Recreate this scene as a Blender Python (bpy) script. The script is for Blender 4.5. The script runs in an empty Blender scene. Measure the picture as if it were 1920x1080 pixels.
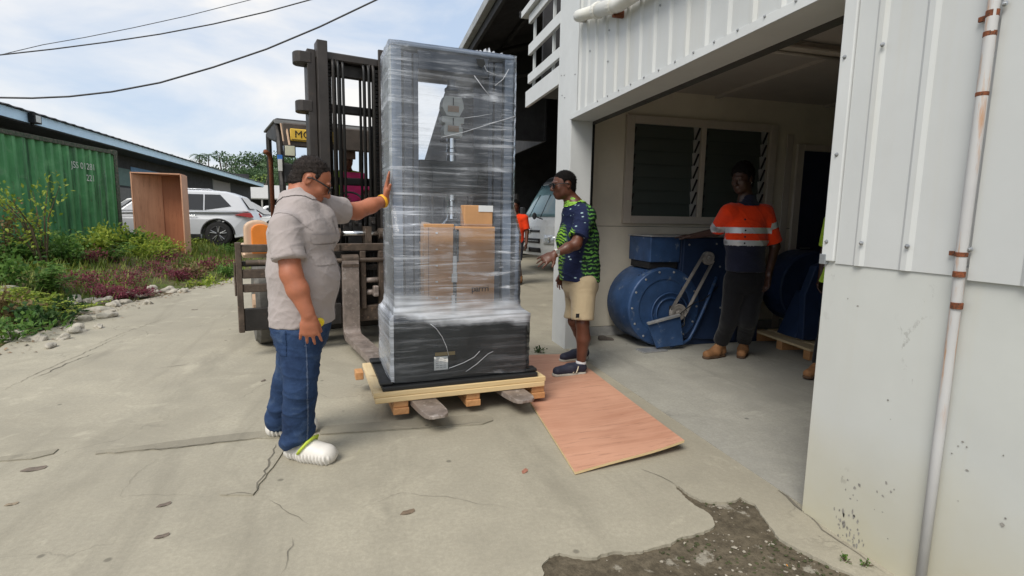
import bpy, bmesh, math, random
import numpy as np
from mathutils import Vector, Matrix, Euler

random.seed(7)
rng = np.random.default_rng(7)
SC = bpy.context.scene
COL = SC.collection
R = math.radians

# ------------------------------------------------------------------ camera
CAM_H = 1.37
F_PX, PITCH, ROLL, YAW = 986.54, R(7.537), R(0.955), R(15.106)
_fw = np.array([math.sin(YAW) * math.cos(PITCH), math.cos(YAW) * math.cos(PITCH), -math.sin(PITCH)])
_rt0 = np.array([math.cos(YAW), -math.sin(YAW), 0.0])
_up0 = np.cross(_rt0, _fw)
_rt = _rt0 * math.cos(ROLL) + _up0 * math.sin(ROLL)
_up = -_rt0 * math.sin(ROLL) + _up0 * math.cos(ROLL)
cam_data = bpy.data.cameras.new('camera')
cam_data.sensor_width = 36.0
cam_data.lens = 36.0 * F_PX / 1920.0
cam_data.clip_start = 0.05
cam_data.clip_end = 3000.0
cam = bpy.data.objects.new('camera', cam_data)
COL.objects.link(cam)
cam.matrix_world = Matrix(((_rt[0], _up[0], -_fw[0], 0), (_rt[1], _up[1], -_fw[1], 0), (_rt[2], _up[2], -_fw[2], CAM_H), (0, 0, 0, 1)))
SC.camera = cam

# ------------------------------------------------------------------ sky, sun, exposure
SUN_EL, SUN_AZ = R(50), R(225)          # azimuth clockwise from +Y: behind the photographer, to the left
world = bpy.data.worlds.new('World')
SC.world = world
world.use_nodes = True
wn, wl = world.node_tree.nodes, world.node_tree.links
wn.clear()
w_out = wn.new('ShaderNodeOutputWorld')
w_sky = wn.new('ShaderNodeTexSky')
w_sky.sky_type = 'NISHITA'
w_sky.sun_disc = False
w_sky.sun_elevation = SUN_EL
w_sky.sun_rotation = SUN_AZ
w_sky.air_density = 1.0
w_sky.dust_density = 2.0
w_bg = wn.new('ShaderNodeBackground')
w_bg.inputs['Strength'].default_value = 0.10
wl.new(w_sky.outputs[0], w_bg.inputs['Color'])
w_cl = wn.new('ShaderNodeBackground')
w_cl.inputs['Strength'].default_value = 0.43
w_tc = wn.new('ShaderNodeTexCoord')
w_map = wn.new('ShaderNodeMapping')
w_map.inputs['Scale'].default_value = (1.6, 1.6, 4.2)
w_no = wn.new('ShaderNodeTexNoise')
w_no.inputs['Scale'].default_value = 1.9
w_no.inputs['Detail'].default_value = 7.0
w_no.inputs['Roughness'].default_value = 0.52
w_no.inputs['Distortion'].default_value = 0.35
w_rp = wn.new('ShaderNodeValToRGB')
w_rp.color_ramp.elements[0].position = 0.34
w_rp.color_ramp.elements[0].color = (0.74, 0.74, 0.74, 1)
w_rp.color_ramp.elements[1].position = 0.66
w_rp.color_ramp.elements[1].color = (0.97, 0.97, 0.97, 1)
w_cc = wn.new('ShaderNodeValToRGB')
w_cc.color_ramp.elements[0].position = 0.36
w_cc.color_ramp.elements[0].color = (0.70, 0.83, 1.02, 1)
w_cc.color_ramp.elements[1].position = 0.62
w_cc.color_ramp.elements[1].color = (1.20, 1.17, 1.13, 1)
w_mix = wn.new('ShaderNodeMixShader')
wl.new(w_tc.outputs['Generated'], w_map.inputs['Vector'])
wl.new(w_map.outputs[0], w_no.inputs['Vector'])
wl.new(w_no.outputs['Fac'], w_rp.inputs[0])
wl.new(w_no.outputs['Fac'], w_cc.inputs[0])
wl.new(w_cc.outputs[0], w_cl.inputs['Color'])
wl.new(w_rp.outputs[0], w_mix.inputs[0])
wl.new(w_bg.outputs[0], w_mix.inputs[1])
wl.new(w_cl.outputs[0], w_mix.inputs[2])
wl.new(w_mix.outputs[0], w_out.inputs[0])

sun_d = bpy.data.lights.new('sun', 'SUN')
sun_d.energy = 1.5
sun_d.angle = R(28)
sun_d.color = (1.0, 0.95, 0.86)
sun = bpy.data.objects.new('sun', sun_d)
COL.objects.link(sun)
_sd = Vector((math.sin(SUN_AZ) * math.cos(SUN_EL), math.cos(SUN_AZ) * math.cos(SUN_EL), math.sin(SUN_EL)))
sun.rotation_euler = _sd.to_track_quat('Z', 'Y').to_euler()
sun.location = (-3, -4, 12)

SC.view_settings.view_transform = 'Standard'
SC.view_settings.look = 'None'
SC.view_settings.exposure = 1.0
SC.view_settings.gamma = 1.0
SC.cycles.max_bounces = 8
SC.cycles.transparent_max_bounces = 16
SC.cycles.use_denoising = True


def at(px, py, Y):
    """world point at depth Y seen along photo direction (px, py)"""
    d = _fw + _rt * ((px - 960) / F_PX) - _up * ((py - 540) / F_PX)
    t = Y / d[1]
    return Vector((d[0] * t, Y, d[2] * t + CAM_H))


def gnd(px, py, z=0.0):
    d = _fw + _rt * ((px - 960) / F_PX) - _up * ((py - 540) / F_PX)
    t = (z - CAM_H) / d[2]
    return Vector((d[0] * t, d[1] * t, z))


# ------------------------------------------------------------------ materials
MATS = {}


class NT:
    def __init__(self, name):
        self.m = bpy.data.materials.new(name)
        self.m.use_nodes = True
        self.n, self.l = self.m.node_tree.nodes, self.m.node_tree.links
        self.b = self.n['Principled BSDF']
        self.tc = None

    def node(self, t, **kw):
        nd = self.n.new(t)
        for k, v in kw.items():
            if k in nd.inputs:
                nd.inputs[k].default_value = v
            else:
                setattr(nd, k, v)
        return nd

    def link(self, a, b):
        self.l.new(a, b)

    def co(self, scale=(1, 1, 1), rot=(0, 0, 0), loc=(0, 0, 0)):
        if not self.tc:
            self.tc = self.n.new('ShaderNodeTexCoord')
        mp = self.n.new('ShaderNodeMapping')
        mp.inputs['Scale'].default_value = scale
        mp.inputs['Rotation'].default_value = rot
        mp.inputs['Location'].default_value = loc
        self.link(self.tc.outputs['Object'], mp.inputs[0])
        return mp.outputs[0]

    def noise(self, scale, detail=4, rough=.55, vec=None, dist=0):
        t = self.node('ShaderNodeTexNoise', Scale=scale, Detail=detail, Roughness=rough, Distortion=dist)
        self.link(vec if vec is not None else self.co(), t.inputs['Vector'])
        return t.outputs['Fac']

    def ramp(self, fac, stops):
        r = self.n.new('ShaderNodeValToRGB')
        el = r.color_ramp.elements
        while len(el) < len(stops):
            el.new(0.5)
        for e, (p, c) in zip(el, stops):
            e.position = p
            e.color = (c, c, c, 1) if isinstance(c, (int, float)) else (*c[:3], 1)
        self.link(fac, r.inputs[0])
        return r.outputs[0]

    def mix(self, fac, a, b, mode='MIX'):
        m = self.n.new('ShaderNodeMix')
        m.data_type = 'RGBA'
        m.blend_type = mode
        for s, v in ((m.inputs[0], fac), (m.inputs[6], a), (m.inputs[7], b)):
            if isinstance(v, (int, float)):
                s.default_value = v if s is m.inputs[0] else (v, v, v, 1)
            elif isinstance(v, (tuple, list)):
                s.default_value = (*v[:3], 1)
            else:
                self.link(v, s)
        return m.outputs[2]

    def math(self, op, a, b=None, clamp=False):
        m = self.n.new('ShaderNodeMath')
        m.operation = op
        m.use_clamp = clamp
        for s, v in ((m.inputs[0], a), (m.inputs[1], b)):
            if v is None:
                continue
            if isinstance(v, (int, float)):
                s.default_value = v
            else:
                self.link(v, s)
        return m.outputs[0]

    def sep(self, vec=None):
        s = self.n.new('ShaderNodeSeparateXYZ')
        self.link(vec if vec is not None else self.co(), s.inputs[0])
        return s.outputs

    def bump(self, h, strength=.3, dist=.01):
        b = self.node('ShaderNodeBump', Strength=strength, Distance=dist)
        self.link(h, b.inputs['Height'])
        self.link(b.outputs[0], self.b.inputs['Normal'])
        return b

    def color(self, c):
        if isinstance(c, (tuple, list)):
            self.b.inputs['Base Color'].default_value = (*c[:3], 1)
        else:
            self.link(c, self.b.inputs['Base Color'])

    def set(self, **kw):
        for k, v in kw.items():
            s = self.b.inputs[k.replace('_', ' ')]
            if isinstance(v, (int, float)):
                s.default_value = v
            elif isinstance(v, (tuple, list)):
                s.default_value = (*v[:3], 1)
            else:
                self.link(v, s)


def M(name, col=(.5, .5, .5), rough=.6, metal=0.0, var=.12, vs=5.0, bump=0.0, bs=40.0, col2=None, amt=.5, stretch=(1, 1, 1), coat=0.0, alpha=1.0, spec=.5):
    """general painted / plain surface with broken-up colour, roughness and fine relief"""
    if name in MATS:
        return MATS[name]
    t = NT(name)
    v = t.co(stretch)
    n1 = t.noise(vs, 5, .6, v)
    a = tuple(max(0, c * (1 - var)) for c in col)
    b = tuple(min(1, c * (1 + var)) for c in col)
    c = t.ramp(n1, [(.3, a), (.7, b)])
    if col2 is not None:
        n2 = t.noise(vs * 2.3, 7, .65, v)
        c = t.mix(t.ramp(n2, [(amt, 0.0), (min(1, amt + .12), 1.0)]), c, col2)
    t.color(c)
    rr = t.ramp(t.noise(vs * 3, 4, .6, v), [(.25, max(0, rough - .1)), (.75, min(1, rough + .1))])
    t.set(Roughness=rr, Metallic=metal, Coat_Weight=coat, Alpha=alpha, Specular_IOR_Level=spec)
    if bump:
        t.bump(t.noise(bs, 4, .6, v), bump, .004)
    MATS[name] = t.m
    return t.m


# ------------------------------------------------------------------ mesh builder
class MB:
    def __init__(self):
        self.v, self.f, self.mi = [], [], []

    def add(self, vs, fs, mat=0):
        o = len(self.v)
        self.v += [tuple(p) for p in vs]
        self.f += [tuple(i + o for i in f) for f in fs]
        self.mi += [mat] * len(fs)
        return self

    def box(self, c, s, rz=0.0, rot=None, mat=0):
        hx, hy, hz = s[0] / 2, s[1] / 2, s[2] / 2
        m = Euler(rot).to_matrix() if rot else Matrix.Rotation(rz, 3, 'Z')
        c = Vector(c)
        vs = [c + m @ Vector((x * hx, y * hy, z * hz)) for x in (-1, 1) for y in (-1, 1) for z in (-1, 1)]
        return self.add(vs, [(0, 1, 3, 2), (4, 6, 7, 5), (0, 4, 5, 1), (2, 3, 7, 6), (0, 2, 6, 4), (1, 5, 7, 3)], mat)

    def bx(self, x0, x1, y0, y1, z0, z1, mat=0):
        return self.box(((x0 + x1) / 2, (y0 + y1) / 2, (z0 + z1) / 2), (abs(x1 - x0), abs(y1 - y0), abs(z1 - z0)), mat=mat)

    def tube(self, pts, r, n=10, cap=True, mat=0, flat=1.0):
        pts = [Vector(p) for p in pts]
        rs = r if isinstance(r, (list, tuple)) else [r] * len(pts)
        rings = []
        prev = None
        for i, p in enumerate(pts):
            d = (pts[min(i + 1, len(pts) - 1)] - pts[max(i - 1, 0)]).normalized()
            if prev is None:
                a = Vector((0, 0, 1)) if abs(d.z) < .9 else Vector((1, 0, 0))
                u = d.cross(a).normalized()
            else:
                u = (prev - d * prev.dot(d)).normalized()
            prev = u
            w = d.cross(u)
            rings.append([p + u * (math.cos(2 * math.pi * k / n) * rs[i]) + w * (math.sin(2 * math.pi * k / n) * rs[i] * flat) for k in range(n)])
        return self.loft(rings, cap=cap, mat=mat)

    def loft(self, rings, cap=True, closed=True, mat=0):
        n = len(rings[0])
        vs = [p for r_ in rings for p in r_]
        fs = []
        m = n if closed else n - 1
        for i in range(len(rings) - 1):
            for k in range(m):
                a, b = i * n + k, i * n + (k + 1) % n
                fs.append((a, b, b + n, a + n))
        if cap and closed:
            fs.append(tuple(reversed(range(n))))
            fs.append(tuple((len(rings) - 1) * n + k for k in range(n)))
        return self.add(vs, fs, mat)

    def lathe(self, c, axis, prof, n=24, mat=0, cap=True):
        """prof: (radius, distance along axis)"""
        ax = Vector(axis).normalized()
        a = Vector((0, 0, 1)) if abs(ax.z) < .9 else Vector((1, 0, 0))
        u = ax.cross(a).normalized()
        w = ax.cross(u)
        c = Vector(c)
        rings = [[c + ax * h + (u * math.cos(2 * math.pi * k / n) + w * math.sin(2 * math.pi * k / n)) * max(r_, 1e-4) for k in range(n)] for r_, h in prof]
        return self.loft(rings, cap=cap, mat=mat)

    def prism(self, poly, a, b, fn=None, mat=0):
        """poly of 2-D points lofted between offsets a and b; fn(u, v, w) maps to 3-D"""
        fn = fn or (lambda u, v, w: (u, w, v))
        n = len(poly)
        vs = [fn(u, v, a) for u, v in poly] + [fn(u, v, b) for u, v in poly]
        fs = [(k, (k + 1) % n, (k + 1) % n + n, k + n) for k in range(n)]
        fs += [tuple(reversed(range(n))), tuple(range(n, 2 * n))]
        return self.add(vs, fs, mat)

    def mesh(self, name, smooth=False):
        me = bpy.data.meshes.new(name)
        me.from_pydata(self.v, [], self.f)
        if any(self.mi):
            me.polygons.foreach_set('material_index', self.mi)
        bm = bmesh.new()
        bm.from_mesh(me)
        bmesh.ops.recalc_face_normals(bm, faces=bm.faces)
        bm.to_mesh(me)
        bm.free()
        if smooth:
            me.polygons.foreach_set('use_smooth', [True] * len(me.polygons))
        me.update()
        return me


def obj(name, mb, mat, parent=None, bevel=0.0, smooth=False, seg=2, loc=None):
    me = mb.mesh(name, smooth) if isinstance(mb, MB) else mb
    for m in (mat if isinstance(mat, (list, tuple)) else [mat]):
        me.materials.append(m)
    o = bpy.data.objects.new(name, me)
    COL.objects.link(o)
    if parent is not None:
        o.parent = parent
    if loc is not None:
        o.location = loc
    if bevel:
        b = o.modifiers.new('bevel', 'BEVEL')
        b.width = bevel
        b.segments = seg
        b.limit_method = 'ANGLE'
        b.angle_limit = R(40)
        if seg > 1:
            b.harden_normals = False
    if smooth and bevel:
        pass
    return o


def tag(o, label, cat, group=None, kind=None):
    if label:
        o['label'] = label
    if cat:
        o['category'] = cat
    if group:
        o['group'] = group
    if kind:
        o['kind'] = kind
    return o


def thing(name, label, cat, loc=(0, 0, 0), rz=0.0, group=None):
    o = bpy.data.objects.new(name, None)
    o.empty_display_size = .1
    COL.objects.link(o)
    o.location = loc
    o.rotation_euler = (0, 0, rz)
    return tag(o, label, cat, group)


def struct(name, mb, mat, **kw):
    o = obj(name, mb, mat, **kw)
    if kw.get('parent') is None:
        o['kind'] = 'structure'
    return o


def copy_tree(o, parent=None):
    c = o.copy()
    COL.objects.link(c)
    c.parent = parent
    for ch in list(o.children):
        copy_tree(ch, c)
    return c


def text_mesh(name, s, size, mat, parent, mtx, extrude=.001, spacing=1.0, align='LEFT'):
    cu = bpy.data.curves.new(name, 'FONT')
    cu.body = s
    cu.size = size
    cu.extrude = extrude
    cu.align_x = align
    cu.space_character = spacing
    tmp = bpy.data.objects.new('tmp_text', cu)
    COL.objects.link(tmp)
    dg = bpy.context.evaluated_depsgraph_get()
    me = bpy.data.meshes.new_from_object(tmp.evaluated_get(dg))
    bpy.data.objects.remove(tmp)
    bpy.data.curves.remove(cu)
    me.transform(mtx)
    me.materials.clear()
    me.name = name
    return obj(name, me, mat, parent)
# ------------------------------------------------------------------ setting materials
def mat_concrete(name, base, warm, dark, scale=1.0, tracks=False):
    t = NT(name)
    v = t.co()
    big = t.noise(.55 * scale, 6, .62, v, .6)
    mid = t.noise(3.1 * scale, 7, .66, v, .3)
    fine = t.noise(46 * scale, 5, .7, v)
    grit = t.noise(210 * scale, 2, .5, v)
    c = t.ramp(big, [(.3, dark), (.5, base), (.72, warm)])
    c = t.mix(t.ramp(mid, [(.36, .55), (.60, 0.0)]), c, tuple(x * .80 for x in base))
    c = t.mix(t.ramp(fine, [(.40, .46), (.62, 0.0)]), c, tuple(x * .72 for x in base))
    c = t.mix(t.ramp(grit, [(.60, 0.0), (.72, .45)]), c, tuple(min(1, x * 1.35) for x in base))
    # tyre smears and damp stains, long in the driving direction
    sm = t.noise(1.0, 5, .6, t.co((2.2, .35, 1), (0, 0, .25)), .8)
    c = t.mix(t.ramp(sm, [(.56, 0.0), (.74, .5)]), c, tuple(x * .62 for x in dark))
    # old patchy stains with soft edges
    pa = t.noise(.95 * scale, 9, .72, t.co(loc=(7.3, 2.1, 0)), .9)
    c = t.mix(t.ramp(pa, [(.54, 0.0), (.60, .30), (.70, .42)]), c, tuple(x * .70 for x in base))
    pb = t.noise(1.6 * scale, 9, .72, t.co(loc=(1.3, 9.1, 0)), .9)
    c = t.mix(t.ramp(pb, [(.58, 0.0), (.66, .38)]), c, tuple(min(1, x * 1.16) for x in warm))
    # rubber tracks where the forklift drives in and out
    if tracks:
        xx, yy, _z3 = t.sep(v)
        xw = t.math('ADD', xx, t.math('MULTIPLY', t.noise(.35, 2, .5, v), .9))
        tn = t.ramp(t.noise(1.0, 7, .7, t.co((5, 1.2, 1))), [(.40, 0.0), (.66, 1.0)])
        for x0 in (-1.05, -.10, .55, 1.35):
            dd = t.math('ABSOLUTE', t.math('SUBTRACT', xw, x0))
            bd = t.ramp(dd, [(.06, .34), (.15, 0.0)])
            c = t.mix(t.math('MULTIPLY', bd, tn), c, tuple(x * .55 for x in dark))
    # fine crazing
    vo = t.node('ShaderNodeTexVoronoi', feature='DISTANCE_TO_EDGE', Scale=.62 * scale)
    wob = t.n.new('ShaderNodeVectorMath')
    wob.operation = 'ADD'
    nz = t.node('ShaderNodeTexNoise', Scale=2.2, Detail=6.0)
    t.link(v, nz.inputs['Vector'])
    t.link(v, wob.inputs[0])
    t.link(nz.outputs['Color'], wob.inputs[1])
    t.link(wob.outputs[0], vo.inputs['Vector'])
    crk = t.ramp(vo.outputs['Distance'], [(.0, 1.0), (.006, 0.0)])
    msk = t.ramp(t.noise(.9, 3, .5, v), [(.50, 0.0), (.62, 1.0)])
    ck = t.math('MULTIPLY', crk, msk)
    c = t.mix(t.math('MULTIPLY', ck, .55), c, tuple(x * .4 for x in dark))
    # small dark spots
    vs = t.node('ShaderNodeTexVoronoi', feature='F1', Scale=3.3)
    t.link(v, vs.inputs['Vector'])
    sp = t.ramp(vs.outputs['Distance'], [(.035, .75), (.06, 0.0)])
    c = t.mix(sp, c, tuple(x * .45 for x in dark))
    t.color(c)
    t.set(Roughness=t.ramp(mid, [(.3, .72), (.7, .92)]), Specular_IOR_Level=.3)
    h = t.math('ADD', t.math('MULTIPLY', fine, .5), t.math('MULTIPLY', mid, 1.2))
    h = t.math('SUBTRACT', h, t.math('MULTIPLY', ck, .6))
    t.bump(h, .35, .008)
    MATS[name] = t.m
    return t.m


m_conc = mat_concrete('concrete_yard', (.375, .345, .272), (.45, .415, .325), (.30, .275, .215), tracks=True)
m_conc_in = mat_concrete('concrete_floor', (.355, .345, .305), (.41, .40, .345), (.27, .265, .245), 1.2)
m_conc_rough = mat_concrete('concrete_rough', (.30, .275, .215), (.36, .33, .26), (.21, .19, .15), 2.2)


def mat_earth(name, a, b, g, gamt=.5):
    t = NT(name)
    v = t.co()
    n = t.noise(2.5, 8, .7, v, .4)
    n2 = t.noise(24, 6, .7, v)
    c = t.ramp(n, [(.3, a), (.65, b)])
    c = t.mix(t.ramp(n2, [(.4, .6), (.6, 0.0)]), c, tuple(x * .5 for x in a))
    c = t.mix(t.ramp(t.noise(.8, 6, .65, v), [(gamt, 0.0), (gamt + .15, .9)]), c, g)
    t.color(c)
    t.set(Roughness=.95, Specular_IOR_Level=.2)
    t.bump(t.math('ADD', n2, n), .6, .03)
    MATS[name] = t.m
    return t.m


m_earth = mat_earth('garden_earth', (.10, .075, .045), (.18, .145, .085), (.10, .15, .03), .42)
m_patch = mat_earth('patch_earth', (.10, .082, .056), (.165, .138, .098), (.06, .055, .035), .58)
_t = m_patch.node_tree
_pb = _t.nodes['Principled BSDF']
_src = _pb.inputs['Base Color'].links[0].from_socket
_tc = _t.nodes.new('ShaderNodeTexCoord')
_nz = _t.nodes.new('ShaderNodeTexNoise')
_nz.inputs['Scale'].default_value = 5.5
_nz.inputs['Detail'].default_value = 8
_nz.inputs['Roughness'].default_value = .65
_t.links.new(_tc.outputs['Object'], _nz.inputs['Vector'])
_rp = _t.nodes.new('ShaderNodeValToRGB')
_rp.color_ramp.elements[0].position, _rp.color_ramp.elements[1].position = .60, .64
_t.links.new(_nz.outputs['Fac'], _rp.inputs[0])
_mx = _t.nodes.new('ShaderNodeMix')
_mx.data_type = 'RGBA'
_mx.inputs[7].default_value = (.30, .275, .225, 1)      # thin skins of old cement still clinging to the soil
_t.links.new(_rp.outputs[0], _mx.inputs[0])
_t.links.new(_src, _mx.inputs[6])
_t.links.new(_mx.outputs[2], _pb.inputs['Base Color'])
m_hill = mat_earth('hill_green', (.05, .09, .03), (.07, .12, .04), (.04, .075, .025), .4)


def road_edge(y):
    xs = [(-8, -3.4), (4, -3.5), (6.2, -3.58), (7.0, -3.66), (8.2, -3.72), (9.8, -3.4), (12, -2.9), (16, -2.75), (22, -2.6), (80, -2.4), (700, -2.4)]
    for (y0, x0), (y1, x1) in zip(xs, xs[1:]):
        if y0 <= y <= y1:
            return x0 + (x1 - x0) * (y - y0) / (y1 - y0)
    return -3.4


def sstep(a, b, x):
    t = max(0.0, min(1.0, (x - a) / (b - a)))
    return t * t * (3 - 2 * t)


def ground_z(x, y):
    d = road_edge(y) - x
    if d < 0:
        return -.05
    return -.05 + .05 * sstep(0, .25, d) + .44 * sstep(.1, 2.3, d) + .02 * math.sin(x * 2.1 + y) * sstep(.3, 1, d) + .02 * math.sin(y * 3.3 - x)*sstep(.3, 1, d)


# ground sheet, fine near the bed and coarse to the horizon
gx = [-900, -400, -200, -100, -60, -40, -30, -24, -20, -17, -14, -12, -10.5] + [-9.5 + .35 * i for i in range(24)] + [-1, 0, .55, .8, 1.0, 1.2, 1.4, 1.6, 1.8, 1.95, 2.4, 4, 8, 16, 30, 60, 120, 300, 900]
gy = [-60, -20, -6, -2, 0, .8, 1.1, 1.3, 1.5, 1.7, 1.9, 2.1, 2.3, 2.6] + [3.2 + .4 * i for i in range(45)] + [22, 24, 27, 31, 36, 44, 56, 75, 110, 180, 300, 500, 900]
mb = MB()
for y in gy:
    for x in gx:
        mb.v.append((x, y, ground_z(x, y)))
n = len(gx)
for j in range(len(gy) - 1):
    for i in range(n - 1):
        mb.f.append((j * n + i, j * n + i + 1, (j + 1) * n + i + 1, (j + 1) * n + i))
mb.mi = [0] * len(mb.f)
struct('ground', mb, m_earth, smooth=True)

# concrete yard with the broken hole beside the wall
from mathutils.geometry import delaunay_2d_cdt


def jag(pts, step=.05, amp=.012, seed=1, closed=False):
    r_ = random.Random(seed)
    out = []
    P = pts + ([pts[0]] if closed else [])
    for (x0, y0), (x1, y1) in zip(P, P[1:]):
        L = math.hypot(x1 - x0, y1 - y0)
        k = max(1, int(L / step))
        for i in range(k):
            u = i / k
            a = amp if i else amp * .3
            out.append((x0 + (x1 - x0) * u + r_.uniform(-a, a), y0 + (y1 - y0) * u + r_.uniform(-a, a)))
    if not closed:
        out.append(pts[-1])
    return out


hole = [(.60, 1.15), (.61, 1.72), (.635, 1.83), (.68, 1.88), (.735, 1.892), (.80, 1.85), (.86, 1.828), (.96, 1.845), (1.06, 1.818), (1.15, 1.835), (1.223, 1.84), (1.30, 1.87), (1.40, 1.88),
        (1.49, 1.915), (1.52, 1.97), (1.52, 2.04), (1.50, 2.12), (1.505, 2.20), (1.515, 2.275), (1.53, 2.27), (1.535, 2.19), (1.56, 2.12), (1.62, 2.085), (1.70, 2.075), (1.775, 2.10), (1.80, 2.03), (1.765, 1.95), (1.74, 1.86), (1.705, 1.76), (1.74, 1.66), (1.77, 1.58), (1.815, 1.48), (1.84, 1.36), (1.85, 1.15)]
hole = jag(jag(hole, .035, .008, 3, True), .012, .0035, 8, True)
edge_l = jag([(road_edge(y), y) for y in (-6, 2, 4, 5, 6.2, 7, 8.2, 9, 9.8, 11, 12, 14, 16, 19, 22)], .22, .05, 4)
outer = edge_l + [(road_edge(60), 60), (40, 60), (40, -6)]
inner_edge = [(1.99, -6), (1.99, 60)]
Z = .0


def flat_with_hole(outer, holes, z, thick, steiner=()):
    vs = [Vector((x, y)) for x, y in outer]
    fc = [list(range(len(outer)))]
    for hsub in holes:
        o = len(vs)
        vs += [Vector((x, y)) for x, y in hsub]
        fc.append(list(range(o, o + len(hsub))))
    vs += [Vector(s) for s in steiner]
    res = delaunay_2d_cdt(vs, [], fc, 1, 1e-5)
    V, Fc = res[0], res[2]
    m = MB()

    def inside(loop, x, y):
        c = False
        for (x0, y0), (x1, y1) in zip(loop, loop[1:] + loop[:1]):
            if (y0 > y) != (y1 > y) and x < (x1 - x0) * (y - y0) / (y1 - y0) + x0:
                c = not c
        return c
    keep = []
    for f in Fc:
        cx = sum(V[i].x for i in f) / len(f)
        cy = sum(V[i].y for i in f) / len(f)
        if inside(outer, cx, cy) and not any(inside(h_, cx, cy) for h_ in holes):
            keep.append(f)
    m.add([(p.x, p.y, z) for p in V], keep)
    for loop in [outer] + list(holes):
        k = len(loop)
        m.add([(x, y, z) for x, y in loop] + [(x, y, z - thick) for x, y in loop], [(i, (i + 1) % k, (i + 1) % k + k, i + k) for i in range(k)])
    return m


yard = flat_with_hole(outer, [hole], 0.0, .06, [(x, y) for x in (-2, -1, 0, 1) for y in (1, 2, 3, 4, 5, 6, 8, 10)])
yard_o = struct('concrete_yard', yard, m_conc)

# smoother slab inside the shop, 4 mm proud of the yard
mb = MB()
mb.bx(2.02, 9, .8, 5.70, -.05, .004)
struct('shop_floor', mb, m_conc_in)

# worn saw-cut trench and broken patch strips on the yard
def strip(pts_a, pts_b, z, mat, name, seed, rag=.012):
    a = jag(pts_a, .05, rag, seed)
    b = jag(pts_b, .05, rag, seed + 1)
    loop = a + b[::-1]
    m = flat_with_hole(loop, [], z, .02)
    return struct(name, m, mat)


def G(*pp):
    return [tuple(gnd(x, y)[:2]) for x, y in pp]


strip(G((600, 802), (700, 794), (800, 786), (905, 779), (922, 783)), G((600, 816), (700, 810), (800, 803), (905, 797), (924, 790)), .010, m_conc_rough, 'patch_strip', 11, .006)
strip(G((180, 848), (330, 828), (480, 811), (520, 808)), G((180, 853), (330, 840), (480, 823), (524, 822)), .007, m_conc_rough, 'patch_strip', 13, .01)
strip(G((0, 858), (60, 850), (110, 843)), G((0, 866), (60, 862), (100, 852)), .007, m_conc_rough, 'patch_strip', 15, .01)
strip(G((505, 838), (470, 856), (440, 890), (412, 930)), G((540, 834), (520, 866), (500, 890), (474, 930)), .008, m_conc, 'patch_strip', 17, .01)

m_crack = M('crack_dark', (.16, .145, .115), .95, var=.3)


def crack(pts, w, seed, z=.0035):
    w *= .62
    p = jag(pts, .04, .010, seed)
    r_ = random.Random(seed)
    m = MB()
    vs, fs = [], []
    for i, (x, y) in enumerate(p):
        q = p[min(i + 1, len(p) - 1)]
        o_ = p[max(i - 1, 0)]
        dx, dy = q[0] - o_[0], q[1] - o_[1]
        L = math.hypot(dx, dy) or 1
        ww = w * r_.uniform(.35, 1.0) * min(1, 4 * min(i, len(p) - 1 - i) / len(p) + .12)
        vs += [(x - dy / L * ww, y + dx / L * ww, z), (x + dy / L * ww, y - dx / L * ww, z)]
        if i:
            k = 2 * i
            fs.append((k - 2, k - 1, k + 1, k))
    m.add(vs, fs)
    return obj('crack', m, m_crack, yard_o)


crack(G((518, 835), (505, 870), (490, 900), (474, 930)), .010, 21, .0105)
crack(G((180, 854), (330, 841), (480, 824), (500, 818)), .006, 22, .0085)
crack(G((600, 817), (700, 811), (800, 804), (922, 792)), .005, 23, .0115)
crack(G((474, 930), (445, 927), (412, 933)), .006, 24, .0095)
crack(G((505, 938), (530, 955), (560, 970), (580, 985)), .003, 25)
crack(G((640, 965), (700, 945), (750, 925), (850, 935), (960, 955)), .0015, 26)
crack(G((548, 1010), (540, 1050), (525, 1080)), .003, 27)
crack(G((412, 933), (330, 928), (225, 932), (250, 895), (310, 850)), .0014, 28)
crack(G((0, 735), (70, 700), (140, 670), (240, 625)), .006, 29)
crack(G((60, 712), (130, 680), (180, 662)), .010, 30)
crack(G((160, 655), (230, 625), (310, 597)), .005, 31)
crack(G((290, 692), (320, 688), (355, 683)), .008, 32)
crack(G((1270, 912), (1240, 895), (1200, 880)), .004, 33)
crack(G((1458, 920), (1475, 932), (1490, 948), (1507, 962)), .013, 34, .006)
crack(G((985, 575), (1040, 577)), .006, 35)
crack(G((1507, 962), (1560, 1006), (1613, 1042), (1660, 1076)), .006, 36)
crack(G((1170, 738), (1200, 734)), .004, 37, .0045)

# earth, rubble and moss in the hole
mb = MB()
nx, ny = 46, 34
for j in range(ny):
    for i in range(nx):
        x, y = .55 + i * 1.36 / (nx - 1), 1.1 + j * 1.22 / (ny - 1)
        z = -.0115 + .005 * math.sin(9 * x + 3 * y) * math.sin(11 * y - 4 * x) + rng.normal() * .0016
        if x > 1.15:
            z += .003 * math.sin(23 * x) * math.cos(19 * y)
        mb.v.append((x, y, z))
for j in range(ny - 1):
    for i in range(nx - 1):
        mb.f.append((j * nx + i, j * nx + i + 1, (j + 1) * nx + i + 1, (j + 1) * nx + i))
mb.mi = [0] * len(mb.f)
struct('bare_earth', mb, m_patch, smooth=True)


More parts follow.
